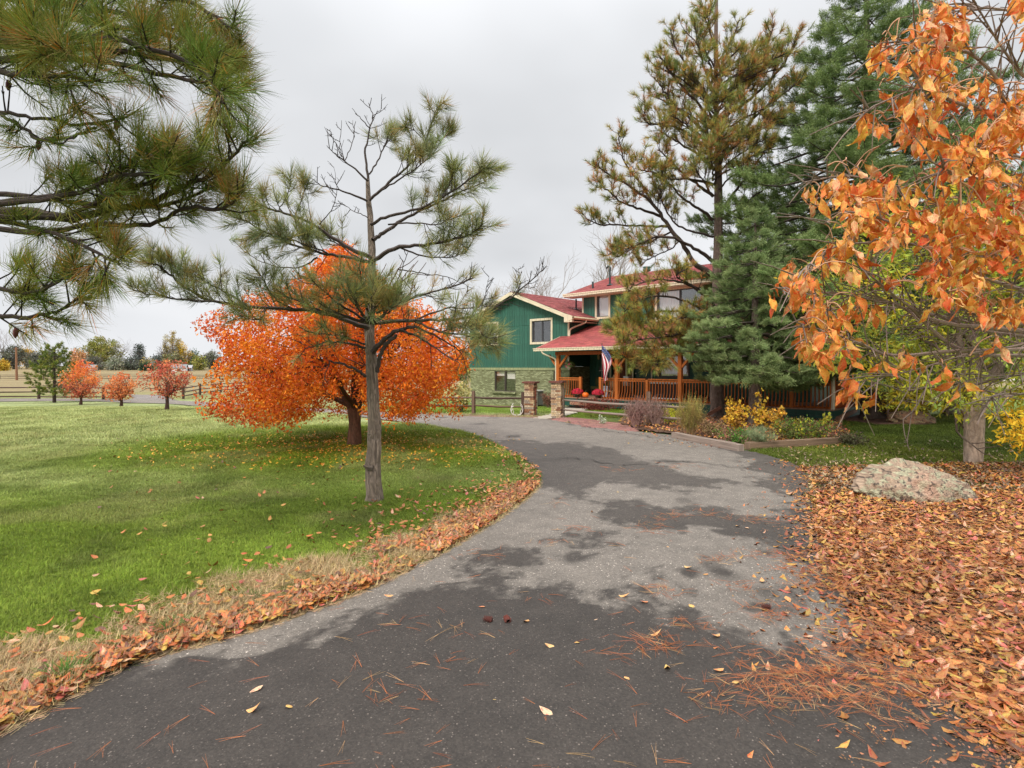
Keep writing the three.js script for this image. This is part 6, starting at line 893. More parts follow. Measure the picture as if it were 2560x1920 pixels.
{
  const B = gnd(4.6, 3.4), t = thing('pear_tree', B, 0, 'orange-leaved tree whose near branches reach in from the right edge', 'tree'), W = new MB(), loc = (x, y, D) => at(x, y, D).sub(B), tips = [];
  const tr = new MB(); tr.tube([V3(0, 0, 0), V3(0, 0.9, 0), V3(0.05, 1.9, 0), V3(0, 3.2, 0), V3(0.05, 4.6, 0)], [0.15, 0.11, 0.10, 0.06, 0.02], 12, [1, 1, 1], true, 0.15); mesh('trunk', tr, bark(0.33, 0.26, 0.22, 0.012), t);
  const go = (h, list, D0, D1, r0, r1) => { const pts = [V3(0, h, 0), ...list.map(([x, y], k) => loc(x, y, lerp(D0, D1, k / (list.length - 1))))], c = curve(pts, pts.length * 5); W.tube(c, c.map((_, k) => lerp(r0, r1, Math.pow(k / (c.length - 1), 0.7))), 7, [1, 1, 1], true, 0.25); for (let k = Math.floor(c.length * 0.2); k < c.length; k++) tips.push([c[k], c[Math.min(k + 1, c.length - 1)].clone().sub(c[Math.max(0, k - 1)]).normalize()]); return c; };
  go(2.0, [[2640, 832], [2560, 828], [2455, 817], [2397, 813], [2306, 792], [2240, 762], [2170, 735]], 3.3, 2.7, 0.026, 0.004);
  go(1.95, [[2640, 892], [2560, 889], [2447, 886], [2382, 864], [2321, 817], [2285, 777], [2238, 741], [2190, 700], [2150, 670]], 3.2, 2.6, 0.017, 0.003);
  go(1.9, [[2640, 872], [2509, 875], [2375, 878], [2259, 889], [2201, 882], [2154, 860], [2071, 831], [1992, 806]], 3.1, 2.5, 0.017, 0.003);
  go(1.9, [[2640, 850], [2520, 868], [2415, 886], [2310, 918], [2238, 936], [2147, 954]], 3.0, 2.7, 0.009, 0.002);
  go(2.05, [[2640, 815], [2560, 810], [2490, 802], [2426, 781], [2380, 740]], 3.2, 3.1, 0.018, 0.006);
  go(2.0, [[2600, 845], [2440, 822], [2340, 790], [2220, 759], [2093, 734], [1977, 734], [1940, 718]], 3.2, 2.5, 0.011, 0.002);
  go(2.0, [[2600, 850], [2400, 800], [2250, 770], [2130, 770], [2050, 780]], 3.4, 2.9, 0.009, 0.002);
  go(2.0, [[2620, 930], [2560, 936], [2440, 945], [2400, 960]], 3.2, 3.0, 0.007, 0.002);
  go(1.9, [[2640, 970], [2560, 984], [2482, 990], [2462, 1020]], 3.4, 3.3, 0.010, 0.003);
  go(2.1, [[2640, 760], [2540, 720], [2420, 680], [2346, 624], [2274, 610], [2201, 606], [2080, 620], [1990, 690]], 3.3, 2.4, 0.016, 0.003);
  go(2.2, [[2640, 640], [2520, 600], [2420, 560], [2346, 508], [2292, 483], [2238, 465], [2120, 440], [2010, 455]], 3.2, 2.5, 0.015, 0.003);
  go(2.2, [[2640, 680], [2500, 640], [2380, 620], [2240, 560], [2120, 530], [2060, 560]], 3.0, 2.4, 0.012, 0.003);
  go(2.4, [[2640, 430], [2560, 396], [2455, 371], [2364, 331], [2274, 302]], 3.3, 2.8, 0.015, 0.003);
  go(2.5, [[2640, 360], [2560, 317], [2473, 281], [2400, 259], [2335, 234], [2306, 223], [2238, 241], [2160, 285]], 3.0, 2.5, 0.016, 0.002);
  go(2.6, [[2640, 380], [2560, 295], [2509, 245], [2487, 190], [2422, 132], [2346, 116], [2274, 107], [2200, 120]], 2.9, 2.5, 0.017, 0.003);
  go(2.7, [[2640, 230], [2560, 190], [2520, 140], [2480, 80], [2440, 10]], 3.0, 2.7, 0.014, 0.003);
  go(2.4, [[2640, 520], [2560, 470], [2460, 450], [2380, 430], [2320, 400]], 2.8, 2.3, 0.012, 0.003);
  go(2.7, [[2640, 60], [2540, 30], [2440, 20], [2340, 40]], 3.0, 2.7, 0.012, 0.003);
  for (const l of [[[2220, 905], [2210, 880], [2185, 855]], [[2375, 700], [2382, 760], [2400, 800]], [[2115, 950], [2125, 925], [2135, 915]], [[2180, 955], [2190, 975]], [[2390, 930], [2402, 955]], [[2350, 905], [2362, 925]]]) { const c = l.map(([x, y]) => loc(x, y, 2.75)); W.tube(c, c.map((_, k) => 0.004 - 0.0008 * k), 5); tips.push([c[0], rdir()]); }
  for (const [p, d] of tips.slice()) for (let q = 0; q < 2; q++) if (R() < 0.7) { const s = rdir(0.1), l = rr(0.08, 0.26), a = p.clone().addScaledVector(d, l * 0.35).addScaledVector(s, l * 0.4), b = a.clone().addScaledVector(d, l * 0.3).addScaledVector(s, l * 0.4).add(V3(0, -0.02, 0)); W.tube([p, a, b], [0.0042, 0.0032, 0.002], 4); tips.push([a, d], [b, d]); }
  // where the foliage hangs
  const region = [[1995, 455], [2060, 440], [2150, 400], [2230, 400], [2310, 430], [2330, 380], [2290, 350], [2200, 325], [2150, 290], [2180, 262], [2300, 215], [2300, 180], [2250, 165], [2175, 150], [2180, 108], [2250, 60], [2400, -40], [2700, -60], [2700, 800], [2480, 790], [2420, 760], [2330, 760], [2280, 740], [2230, 770], [2200, 840], [2120, 860], [2040, 890], [2000, 870], [2010, 800], [2040, 770], [1990, 740], [1940, 735], [1985, 690], [2010, 640], [2050, 600], [2040, 530]];
  const sparse = [[2300, 900, 3], [2260, 885, 4], [2215, 900, 4], [2125, 940, 8], [2110, 975, 8], [2185, 985, 3], [2360, 920, 4], [2400, 965, 4], [2490, 845, 4], [1932, 735, 3], [1960, 700, 6], [1975, 660, 6], [2010, 850, 6], [2035, 880, 6], [2050, 900, 5], [2200, 215, 3], [2255, 160, 5], [2190, 130, 6], [2160, 290, 7], [2200, 310, 6], [2240, 245, 5], [2020, 470, 6], [2120, 880, 5], [2080, 860, 5]];
  const spots = []; for (const [x, y, n] of sparse) for (let k = 0; k < n; k++) spots.push([x + rr(-14, 14), y + rr(-18, 12), 2.7 + rr(-0.1, 0.1)]);
  let tries = 0; while (spots.length < 1800 && tries++ < 60000) { const x = rr(1965, 2640), y = rr(-60, 900); if (!inPoly(x, y, region)) continue; const lo = fbm(x * 0.011, y * 0.013, 3, 111), right = sstep(2300, 2600, x) * sstep(520, 200, y) * 0.14 + sstep(2480, 2600, x) * 0.03; if (lo < 0.44 + right || (inPoly(x, y, [[2200, 390], [2340, 370], [2400, 480], [2330, 560], [2230, 470]]) && R() < 0.55)) continue; spots.push([x, y, rr(2.25, 3.15)]); }
  const twigs = new MB(), far = bigLeaves.map(() => []); let near = [];
  spots.forEach(([x, y, D]) => { const p = loc(x, y, D); near.push({ p, D, x, y }); });
  // short stalk twigs tie each bunch to the closest limb
  const bunch = new Map(); for (const s of near) { const k = `${Math.round(s.x / 46)},${Math.round(s.y / 46)},${Math.round(s.D * 2.2)}`; if (!bunch.has(k)) bunch.set(k, []); bunch.get(k).push(s); }
  for (const list of bunch.values()) { const c = list.reduce((a, s) => a.add(s.p), V3(0, 0, 0)).multiplyScalar(1 / list.length); c.y += 0.02; let best = null, bd = 90; for (const [q] of tips) { const d = q.distanceToSquared(c); if (d < bd) { bd = d; best = q; } } if (best && bd > 0.016) { c.lerp(best, 1 - 0.126 / Math.sqrt(bd)); } if (best && list.length > 1) { const m = best.clone().lerp(c, 0.5).add(V3(0, 0.02, 0)); twigs.tube(curve([best, m, c], 5), [0.0038, 0.0034, 0.003, 0.0027, 0.0023, 0.0018], 4); } const pull = Math.min(1, list.length / 4); for (const s of list) { s.p.lerp(c, 0.25 * pull); s.c = c; } }
  mesh('branches', W, bark(0.60, 0.48, 0.42, 0.004), t); tag(mesh('twigs', twigs, twigMat(0.50, 0.27, 0.16), t), 0, 0, 0, 'stuff');
  near.sort((a, b) => a.D - b.D);
  near.forEach((s, k) => { const tone = R() < 0.06 ? 6 : R() < 0.15 ? 3 : Math.floor(R() * 6), gi = Math.floor(R() * 6), out = s.p.clone().sub(s.c), yaw = Math.atan2(out.x, out.z) + rr(-1.2, 1.2), pitch = rr(-0.95, 0.6), sc = rr(0.66, 1.04);
    if (k < 300) { const m = mesh('leaf', bigLeaves[gi], bigLeafMats[tone], t); m.position.copy(s.p); m.rotation.set(pitch, yaw, rr(-0.8, 0.8), 'YXZ'); m.scale.setScalar(sc); } else far[gi].push([mtx(s.p, pitch, yaw, rr(-0.8, 0.8), sc), jit(LT[tone], 0.14, 0.05)]); });
  const fm = new THREE.MeshPhysicalMaterial({ map: leafTex, bumpMap: leafBump, bumpScale: 0.0025, roughness: 0.6, transmission: 0.3, thickness: 0, side: THREE.DoubleSide, specularIntensity: 0.5 }); far.forEach((l, k) => inst('leaves', bigLeaves[k], fm, l, t));
}

// ---------- rocks and timbers ----------
R = rng(83);
function rockGeo(w, h, d, seed, fn, n = 64) { const g = new THREE.SphereGeometry(1, n, n / 2), p = g.attributes.position, col = [], uv = g.attributes.uv, v = V3(); for (let i = 0; i < p.count; i++) { v.fromBufferAttribute(p, i); const nn = fbm(v.x * 1.3 + seed + 5, v.y * 1.3 + v.z * 1.7 + 5, 3, seed) - 0.5, n2 = fbm(v.x * 4 + v.z * 3 + 9, v.y * 5 - v.z * 2 + 9, 4, seed + 4) - 0.5; const facet = Math.max(0, 0.35 - Math.abs(v.dot(V3(0.5, 0.6, 0.62).normalize()) - 0.75)) * 0.10; const k = 1 + nn * 0.45 + n2 * 0.22 - facet; const q = fn ? fn(v.clone()) : v; p.setXYZ(i, q.x * k * w, Math.max(-0.25, q.y * k) * h, q.z * k * d); uv.setXY(i, q.x * w + q.z * d * 0.35, q.z * d * 0.6 - q.y * h * 1.3); } g.computeVertexNormals(); return g; }
const lichen = tex(1024, 1024, (u, v) => { const n = fbm(u * 6, v * 6, 5, 121, 6), f = fbm(u * 60, v * 60, 4, 125, 60), l = fbm(u * 18, v * 18, 4, 131, 18), pit = fbm(u * 34, v * 20, 3, 137, 0); let c = mixc([0.56, 0.47, 0.39], [0.66, 0.57, 0.48], n); c = mixc(c, [0.63, 0.61, 0.50], sstep(0.48, 0.60, l)); c = mixc(c, [0.72, 0.52, 0.44], 0.35 * sstep(0.60, 0.72, fbm(u * 3 + 2, v * 3, 3, 139, 3))); c = mixc(c, [0.28, 0.24, 0.21], 0.75 * sstep(0.62, 0.74, pit)); const k = 0.72 + 0.5 * f; return [c[0] * k, c[1] * k, c[2] * k]; }, true, [0.75, 0.75]);
const rockBump = tex(512, 512, (u, v) => 0.6 * fbm(u * 12, v * 12, 5, 141, 12) + 0.4 * fbm(u * 60, v * 60, 3, 147, 60), false, [0.75, 0.75]);
{ const B = P(2288, 1242, 0); const t = thing('boulder', B, 0.1, 'large pale boulder speckled with lichen, lying in fallen leaves beside the driveway', 'boulder'); const g = rockGeo(0.90, 0.51, 0.62, 3, (v) => { v.x -= Math.max(0, v.y) * 0.12; if (v.y > 0) v.y *= 1 - 0.25 * Math.abs(v.x + 0.15); if (v.x < -0.3) v.y *= 1 - 0.28 * (-0.3 - v.x); return v; }, 96); g.translate(0.02, 0.04, -0.05); mesh('stone', g, mat({ map: lichen, bumpMap: rockBump, bumpScale: 0.05, roughness: 0.95 }), t); }
{ const t = thing('boulder', P(2275, 1058, 0.02), -0.2, 'smooth brownish boulder in mulch at the foot of the yellow shrub', 'boulder'); const g = rockGeo(0.72, 0.36, 0.45, 17); g.translate(0, 0.1, 0); mesh('stone', g, mat({ color: C(0.62, 0.48, 0.38), map: lichen, bumpMap: rockBump, bumpScale: 0.04, roughness: 0.9 }), t); }
for (const [x, y, s, l] of [[2376, 1036, 0.35, 'largest small grey stone left of the grey trunk under the low beam'], [2402, 1034, 0.26, 'middle small grey stone under the low beam'], [2420, 1037, 0.2, 'small grey stone touching the grey tree trunk']]) { const t = thing('stone', P(x, y), rr(0, 3), l, 'stone', 'grey stones under the low beam'); mesh('stone', rockGeo(s * 1.2, s * 0.8, s, 29 + s * 10, null, 24), mat({ color: C(0.6, 0.58, 0.55), map: lichen, roughness: 0.95 }), t); }
{ const t = thing('garden_gate', P(2390, 1042), -0.1, 'weathered post and low beam with green board, seen left of the grey trunk', 'gate'); const a = new MB(); a.beam(V3(-0.35, 0, 0), V3(-0.35, 1.0, 0), 0.11, 0.11, [1, 1, 1], V3(0, 0, 1)); mesh('post', a, M.fence, t); const b = new MB(); b.beam(V3(-0.5, 0.42, 0.08), V3(0.75, 0.44, 0.08), 0.10, 0.16); mesh('beam', b, M.fence, t); for (let k = 0; k < 3; k++) { const c = new MB(); c.box(-0.27 + k * 0.13, 0.48, -0.03, -0.15 + k * 0.13, 1.02, 0.0); mesh('board', c, M.darkgreen, t); } }
function timber(a, b, w, h, m, label, name = 'landscape_timber') { const t = thing(name, a.clone(), 0, label, 'timber'); const bm = new MB(), d = b.clone().sub(a); const up = V3(0, h / 2, 0), at_ = (f) => d.clone().multiplyScalar(f).add(up); bm.beam(at_(0), at_(1), w, h); const sdv = V3(-d.z, 0, d.x).normalize(); for (let k = 0; k < 9; k++) { const f = rr(0, 0.9), e = Math.min(1, f + rr(0.06, 0.25)), o = sdv.clone().multiplyScalar((k % 3 - 1) * w * 0.34).add(V3(0, h / 2 + 0.002, 0)); bm.beam(at_(f).add(o), at_(e).add(o), w * rr(0.16, 0.28), rr(0.006, 0.018)); } mesh('log', bm, m, t); return t; }
timber(P(1686, 1096, 0), P(1852, 1130, 0), 0.19, 0.17, M.fenceGrey, 'weathered grey timber with broken end edging the flower bed along the driveway');
timber(P(1868, 1124, 0), P(2108, 1110, 0), 0.18, 0.17, wood(0.27, 0.18, 0.12), 'brown timber edging the flower bed along the lawn, right of the rotten corner');
{ const a = P(1768, 1045, 0.02); const t = thing('leaning_log', a, 0, 'short red-brown split log leaning on the base of the tall pine trunk', 'log'); const b = new MB(); b.beam(V3(0, 0.12, 0.1), V3(0.45, 0.42, 0.25), 0.16, 0.12); mesh('log', b, wood(0.25, 0.10, 0.06), t); }
{ const t = thing('bed_edging', P(1640, 1027, 0.05), 0, 'line of red-brown landscape timbers along the foot of the green porch skirt', 'edging'); const O = P(1640, 1027, 0.05), pts = [[1640, 1027], [1760, 1033], [1900, 1041], [2040, 1050], [2095, 1051]].map(([x, y]) => P(x, y, 0.05).sub(O)); for (let k = 0; k < 4; k++) { const b = new MB(); b.beam(pts[k].clone().add(V3(0, 0.06, 0)), pts[k + 1].clone().lerp(pts[k], 0.02).add(V3(0, 0.06, 0)), 0.14, 0.12); mesh('timber', b, wood(0.33, 0.15, 0.09), t); } const b = new MB(); b.beam(P(2095, 1054, 0.1).sub(O), P(2142, 1038, 0.25).sub(O), 0.16, 0.14); mesh('timber', b, wood(0.33, 0.16, 0.10), t); }
{ // antlers
  const t = thing('antlers', P(1292, 1040, 0), 0.2, 'pair of white shed antlers on the ground against the fence by the brick pillar', 'antlers'); for (const s of [-1, 1]) { const b = new MB(); const c = curve([V3(0.03 * s, 0.03, 0), V3(0.14 * s, 0.05, 0), V3(0.24 * s, 0.2, 0.02), V3(0.22 * s, 0.38, 0.02), V3(0.14 * s, 0.52, 0)], 14); b.tube(c, c.map((_, k) => lerp(0.026, 0.008, k / 14)), 6, [1, 1, 1], true, 0.2); for (const [i, x, y] of [[4, 0.02, 0.2], [7, 0.07, 0.16], [10, 0.1, 0.1]]) b.tube([c[i], c[i].clone().add(V3(-x * s, y * 0.5, 0.03)), c[i].clone().add(V3(-x * 0.6 * s, y, 0.05))], [0.018, 0.013, 0.004], 5); mesh('antler', b, mat({ color: C(0.72, 0.68, 0.62), roughness: 0.6 }), t); } }
{ const t = thing('leaning_stick', P(1398, 1046, 0.02), 0, 'pale short stick leaning at the foot of the cream brick pillar', 'stick'); const b = new MB(); b.beam(V3(-0.05, 0, 0.1), V3(0.13, 0.16, 0.05), 0.035, 0.035); mesh('stick', b, wood(0.6, 0.42, 0.3), t); }

// ---------- plants of the bed ----------
R = rng(89);
const smallLeaf = [cluster(10, 0.09, 0.05, 0.017, { droop: 0.2 }), cluster(9, 0.08, 0.055, 0.02, { droop: 0.1 })], roundLeaf = [cluster(8, 0.12, 0.085, 0.036, { droop: -0.2 }), cluster(7, 0.11, 0.09, 0.04, { droop: -0.2 })];
const plume = (() => { const g = new MB(); for (let k = 0; k < 60; k++) { const s = R(), d = rdir(0.5), p = V3(0, s * 0.4, 0), e = p.clone().addScaledVector(d, 0.09 * (1.1 - s)), sd = rdir().multiplyScalar(0.003), c = jit([1, 1, 1], 0.25); const i = [p.clone().sub(sd), p.clone().add(sd), e].map((q) => g.v(q.x, q.y, q.z, 0, 0, c)); g.i.push(i[0], i[1], i[2]); } return g.geo(); })();
const bladeTuft = (n, h, spread, w) => { const g = new MB(); for (let k = 0; k < n; k++) { const a = rr(0, 6.283), r = spread * Math.sqrt(R()), b = V3(Math.cos(a) * r, -0.01, Math.sin(a) * r), l = h * rr(0.5, 1.1), lean = rr(0.15, 0.9), az = a + rr(-1, 1), m = b.clone().add(V3(Math.cos(az) * l * lean * 0.35, l * 0.6, Math.sin(az) * l * lean * 0.35)), e = b.clone().add(V3(Math.cos(az) * l * lean, l * (1 - 0.35 * lean), Math.sin(az) * l * lean)), sd = V3(-Math.sin(az), 0, Math.cos(az)).multiplyScalar(w * rr(0.6, 1.2) / 2), c = jit([1, 1, 1], 0.3, 0.1); const i = [b.clone().sub(sd), b.clone().add(sd), m.clone().add(sd.clone().multiplyScalar(0.8)), m.clone().sub(sd.clone().multiplyScalar(0.8)), e].map((q) => g.v(q.x, q.y, q.z, 0, 0, c)); g.i.push(i[0], i[1], i[2], i[0], i[2], i[3], i[3], i[2], i[4]); } return g.geo(); };
function shrub(name, px, py, w, h, geos, n, colour, label, o = {}) {
  const B = P(px, py, 0.02), t = thing(name, B, 0, label, o.cat || 'shrub', o.group), W = new MB(), lists = geos.map(() => []), sc = -B.z / F, rw = w * sc / 2, hh = h * sc;
  for (let k = 0; k < (o.stems || 12); k++) { const a = rr(0, 6.283), q = Math.sqrt(R()), e = V3(Math.cos(a) * rw * q, hh * rr(0.55, 1) * (1 - 0.3 * q), Math.sin(a) * rw * q * 0.8); W.tube([V3(e.x * 0.3, 0, e.z * 0.3), V3(e.x * 0.6, e.y * 0.55, e.z * 0.6), e], [0.009, 0.006, 0.003], 4); if (o.arch) W.tube([e, e.clone().add(V3(rr(-0.2, 0.2), 0.03, rr(-0.1, 0.2))), e.clone().add(V3(rr(-0.35, 0.35), -rr(0.15, 0.5), rr(-0.1, 0.3)))], [0.005, 0.004, 0.002], 3); for (let j = 0; j < n / (o.stems || 12); j++) { const f = o.tips ? rr(0.7, 1.05) : rr(0.25, 1.05), p = e.clone().multiplyScalar(f).add(V3(rr(-1, 1), rr(-0.5, 0.8), rr(-1, 1)).multiplyScalar(o.spread ?? rw * 0.25)); p.y = Math.max(0.03, p.y); lists[Math.floor(R() * geos.length)].push([aim(p, V3(rr(-0.5, 0.5), 1, rr(-0.5, 0.5)).normalize(), rr(0, 6.283), rr(0.7, 1.25) * (o.s || 1)), colour()]); } }
  mesh('stems', W, twigMat(...(o.stem || [0.2, 0.13, 0.08])), t); lists.forEach((l, k) => l.length && inst('leaves', geos[k], leafMat2, l, t)); return t;
}
const Y1 = () => jit(R() < 0.7 ? [0.60, 0.38, 0.035] : [0.50, 0.25, 0.04], 0.2, 0.06), YG = () => jit([0.50, 0.48, 0.05], 0.2, 0.08), GR = () => jit([0.13, 0.21, 0.04], 0.3, 0.08), GG = () => jit([0.27, 0.32, 0.16], 0.2, 0.06), DRYC = () => jit([0.32, 0.17, 0.13], 0.3, 0.08);
shrub('dry_vine', 1592, 1070, 60, 86, smallLeaf, 90, DRYC, 'purple-brown dead vine draped over the grey rail fence', { stems: 130, arch: true, stem: [0.34, 0.20, 0.17], cat: 'vine', s: 0.8 });
shrub('dry_vine', 1640, 1066, 64, 82, smallLeaf, 70, DRYC, 'second tangle of dead brown vine, right of the one on the fence', { stems: 85, arch: true, stem: [0.36, 0.23, 0.19], cat: 'vine', s: 0.8 });
shrub('yellow_shrub', 1676, 1062, 62, 62, smallLeaf, 130, () => jit([0.58, 0.55, 0.04], 0.2, 0.06), 'bright lime-yellow plant right of the dead vines', { cat: 'plant' });
shrub('feathery_plant', 1724, 1092, 70, 92, [plume], 420, () => jit(R() < 0.5 ? [0.42, 0.30, 0.10] : [0.34, 0.31, 0.08], 0.25, 0.06), 'feathery golden-olive plant at the corner of the grey timber', { stems: 30, cat: 'plant', stem: [0.32, 0.2, 0.1] });
shrub('seed_heads', 1700, 1048, 110, 52, [plume], 40, () => jit([0.62, 0.52, 0.36], 0.15), 'cream dry seed heads before the dark green porch skirt', { stems: 20, tips: true, cat: 'plant', s: 0.5, spread: 0.05 });
shrub('yellow_leaf_plant', 1842, 1090, 66, 104, roundLeaf, 56, Y1, 'tall plant with big yellow leaves right of the tall pine trunk', { cat: 'plant' });
shrub('yellow_leaf_plant', 1830, 1068, 40, 110, roundLeaf, 20, Y1, 'slim stem with yellow leaves closest to the tall pine trunk', { cat: 'plant', stems: 3 });
shrub('yellow_leaf_plant', 1898, 1082, 50, 104, roundLeaf, 40, Y1, 'yellow-leaved plant in the middle of the flower bed', { cat: 'plant' });
shrub('yellow_leaf_plant', 1945, 1086, 54, 84, roundLeaf, 36, () => jit([0.62, 0.36, 0.05], 0.25, 0.08), 'brownish yellow plant right of the middle of the flower bed', { cat: 'plant' });
shrub('green_plant', 1838, 1112, 90, 42, smallLeaf, 120, () => (R() < 0.5 ? GR() : R() < 0.5 ? jit([0.10, 0.24, 0.04], 0.2) : DRYC()), 'low bright green plant behind the broken timber end', { cat: 'plant' });
shrub('grey_tuft', 1902, 1120, 84, 46, [bladeTuft(22, 0.2, 0.05, 0.006)], 70, GG, 'grey-green lavender tuft at the corner where the timbers meet', { cat: 'plant', s: 1.1 });
shrub('green_plant', 1985, 1104, 116, 72, smallLeaf, 230, () => (R() < 0.5 ? GR() : R() < 0.35 ? YG() : jit([0.22, 0.17, 0.07], 0.3, 0.08)), 'dense dark green perennial behind the brown timber', { cat: 'plant', stems: 24 });
shrub('green_plant', 2052, 1100, 84, 54, smallLeaf, 90, () => (R() < 0.6 ? GR() : R() < 0.4 ? YG() : DRYC()), 'thin green and yellow perennial near the right end of the brown timber', { cat: 'plant' });
shrub('dry_plant', 1780, 1096, 70, 56, smallLeaf, 140, () => jit([0.30, 0.19, 0.09], 0.3, 0.08), 'brown withered plant between the feathery plant and the yellow leaves', { cat: 'plant' });
shrub('dry_plant', 2128, 1112, 80, 30, smallLeaf, 120, () => jit([0.15, 0.13, 0.07], 0.3, 0.08), 'low dark withered clump at the right end of the brown timber', { cat: 'plant' });
shrub('dry_stalk', 2100, 1088, 16, 66, [plume], 16, () => jit([0.55, 0.38, 0.2], 0.2), 'single tan dry stalk standing in the lawn edge behind the bed', { cat: 'plant', stems: 3, tips: true, s: 0.35 });
shrub('small_weed', 2062, 1085, 20, 84, roundLeaf, 7, YG, 'thin weed with a few lime leaves below the white downspout', { cat: 'plant', stems: 2 });
shrub('red_barberry', 1500, 1026, 130, 30, smallLeaf, 260, () => jit([0.22, 0.05, 0.035], 0.3, 0.08), 'low dark red hedge along the porch skirt behind the fence', { cat: 'hedge', stems: 30, s: 1.2 });
shrub('dry_shrub', 1372, 1020, 40, 46, smallLeaf, 120, () => jit([0.26, 0.12, 0.08], 0.3, 0.08), 'brown shrub in front of the cooling unit between the brick pillars', { stems: 26 });
shrub('gold_shrub', 2282, 1052, 180, 100, smallLeaf, 900, () => jit(R() < 0.45 ? [0.60, 0.38, 0.035] : R() < 0.5 ? [0.42, 0.24, 0.04] : [0.20, 0.17, 0.04], 0.25, 0.08), 'wide gold-leaved shrub behind the brownish boulder', { stems: 40, s: 1.3 });
shrub('pale_bush', 1150, 1030, 60, 100, roundLeaf, 160, () => jit([0.55, 0.50, 0.20], 0.25, 0.08), 'pale yellow-green bush at the left corner of the brick wall', { s: 1.3, stems: 16 });
shrub('white_flower', 1507, 1060, 22, 20, smallLeaf, 14, () => jit([0.5, 0.55, 0.4], 0.2), 'tiny pale weed in the small lawn behind the pink gravel', { cat: 'plant', stems: 4 });

// ---------- grass ----------
R = rng(97);
const tufts = [bladeTuft(11, 0.062, 0.035, 0.0042), bladeTuft(10, 0.075, 0.04, 0.0045)], tall = bladeTuft(70, 0.17, 0.075, 0.005), grassMat = leafy(0.2, { roughness: 0.7 });
{
  const near = [[], []], far = [], put = (x, D, s, list) => { const c = lawnCol(x, D); list.push([mtx(gnd(x, D, -0.004 - 0.012), 0, rr(0, 6.283), 0, V3(s * rr(0.8, 1.2), s * rr(0.6, 1.15) * (0.65 + 0.7 * fbm(x * 1.3, D * 1.3, 3, 88)), s * rr(0.8, 1.2))), jit([c[0] * 1.12, c[1] * 1.12, c[2] * 1.1], 0.28, 0.06)]); };
  const straw = (x, D) => { const e = edgeDist(edgeL, x, D, 0, 260), w = lerp(1.45, 0.45, sstep(3, 8.5, D)); return clamp(1.05 - e / w + (fbm(x * 1.6, D * 1.6, 3, 151) - 0.5) * 2.6, 0, 1); };
  for (let k = 0; k < 330000; k++) { const D = 2.7 + 11.5 * Math.pow(R(), 0.72), x = rr(-1.0, 0.35) * D; if (inDrive(x, D) || x > 1.5) continue; if (straw(x, D) > 0.4 && R() < 0.72) continue; put(x, D, lerp(1, 1.45, sstep(4, 14, D)), near[k & 1]); }
  for (let k = 0; k < 120000; k++) { const D = 14 + 17 * Math.pow(R(), 0.8), x = rr(-1.0, 0.1) * D; if (inDrive(x, D) || x > (D > 20 ? -6 : 2.2)) continue; put(x, D, 1.9, far); }
  for (let k = 0; k < 70000; k++) { const D = 8.5 + 15 * R(), x = rr(0.42, 1.0) * D; if (inDrive(x, D) || inPoly(x, D, BED) || inPoly(x, D, SPRUCE_BED) || (inPoly(x, D, LEAFBED) && R() < 0.93)) continue; put(x, D, 1.4, far); }
  for (let k = 0; k < 26000; k++) { const D = 22 + 12 * R(), x = rr(-4, 7); if (inDrive(x, D) || inPoly(x, D, BED) || inPoly(x, D, WALK) || inPoly(x, D, PINK)) continue; if (D > 33.6 - 0.95 * (x - 0.24) && x > 0) continue; put(x, D, 1.5, far); }
  tag(inst('lawn_grass', tufts[0], grassMat, near[0]), 'green lawn grass spreading left of the driveway', 'grass'); tag(inst('lawn_grass', tufts[1], grassMat, near[1]), 'longer green lawn grass spreading left of the driveway', 'grass'); tag(inst('far_lawn_grass', tufts[1], grassMat, far), 'grass of the lawns farther off', 'grass');
  // straw and loose dead blades along the edge
  const dead = bladeTuft(12, 0.085, 0.06, 0.0028), sl = []; for (let k = 0; k < 120000 && sl.length < 17000; k++) { const D = 2.6 + 7 * R(), x = rr(-1.0, 0.2) * D; if (inDrive(x, D)) continue; if (R() > straw(x, D)) continue; sl.push([mtx(gnd(x, D, 0.004), rr(1.25, 1.6), rr(0, 6.283), 0, rr(0.7, 1.4)), jit([0.52, 0.37, 0.185], 0.3, 0.08)]); } tag(inst('dead_grass', dead, mat({ vertexColors: true, roughness: 0.9 }), sl), 'tan dead grass along the left edge of the driveway', 'dead grass');
  for (const [x, y, s, l] of [[455, 1588, 1.0, 'bright green grass clump among leaves at the driveway edge, farther one'], [150, 1712, 1.15, 'bright green grass clump among leaves near the lower left corner'], [620, 1500, 0.55, 'small grass clump amid leaves right of the farther bright clump']]) { const t = thing('grass_clump', P(x, y), 0, l, 'grass clump', 'grass clumps at the driveway edge'); const b = [0, 1, 2, 3, 4].map((k) => [mtx(V3(rr(-0.1, 0.1), 0, rr(-0.06, 0.06)), 0, rr(0, 6), 0, s * rr(0.8, 1.1)), jit([0.085, 0.19, 0.03], 0.2)]); inst('blades', tall, grassMat, b, t); }
}

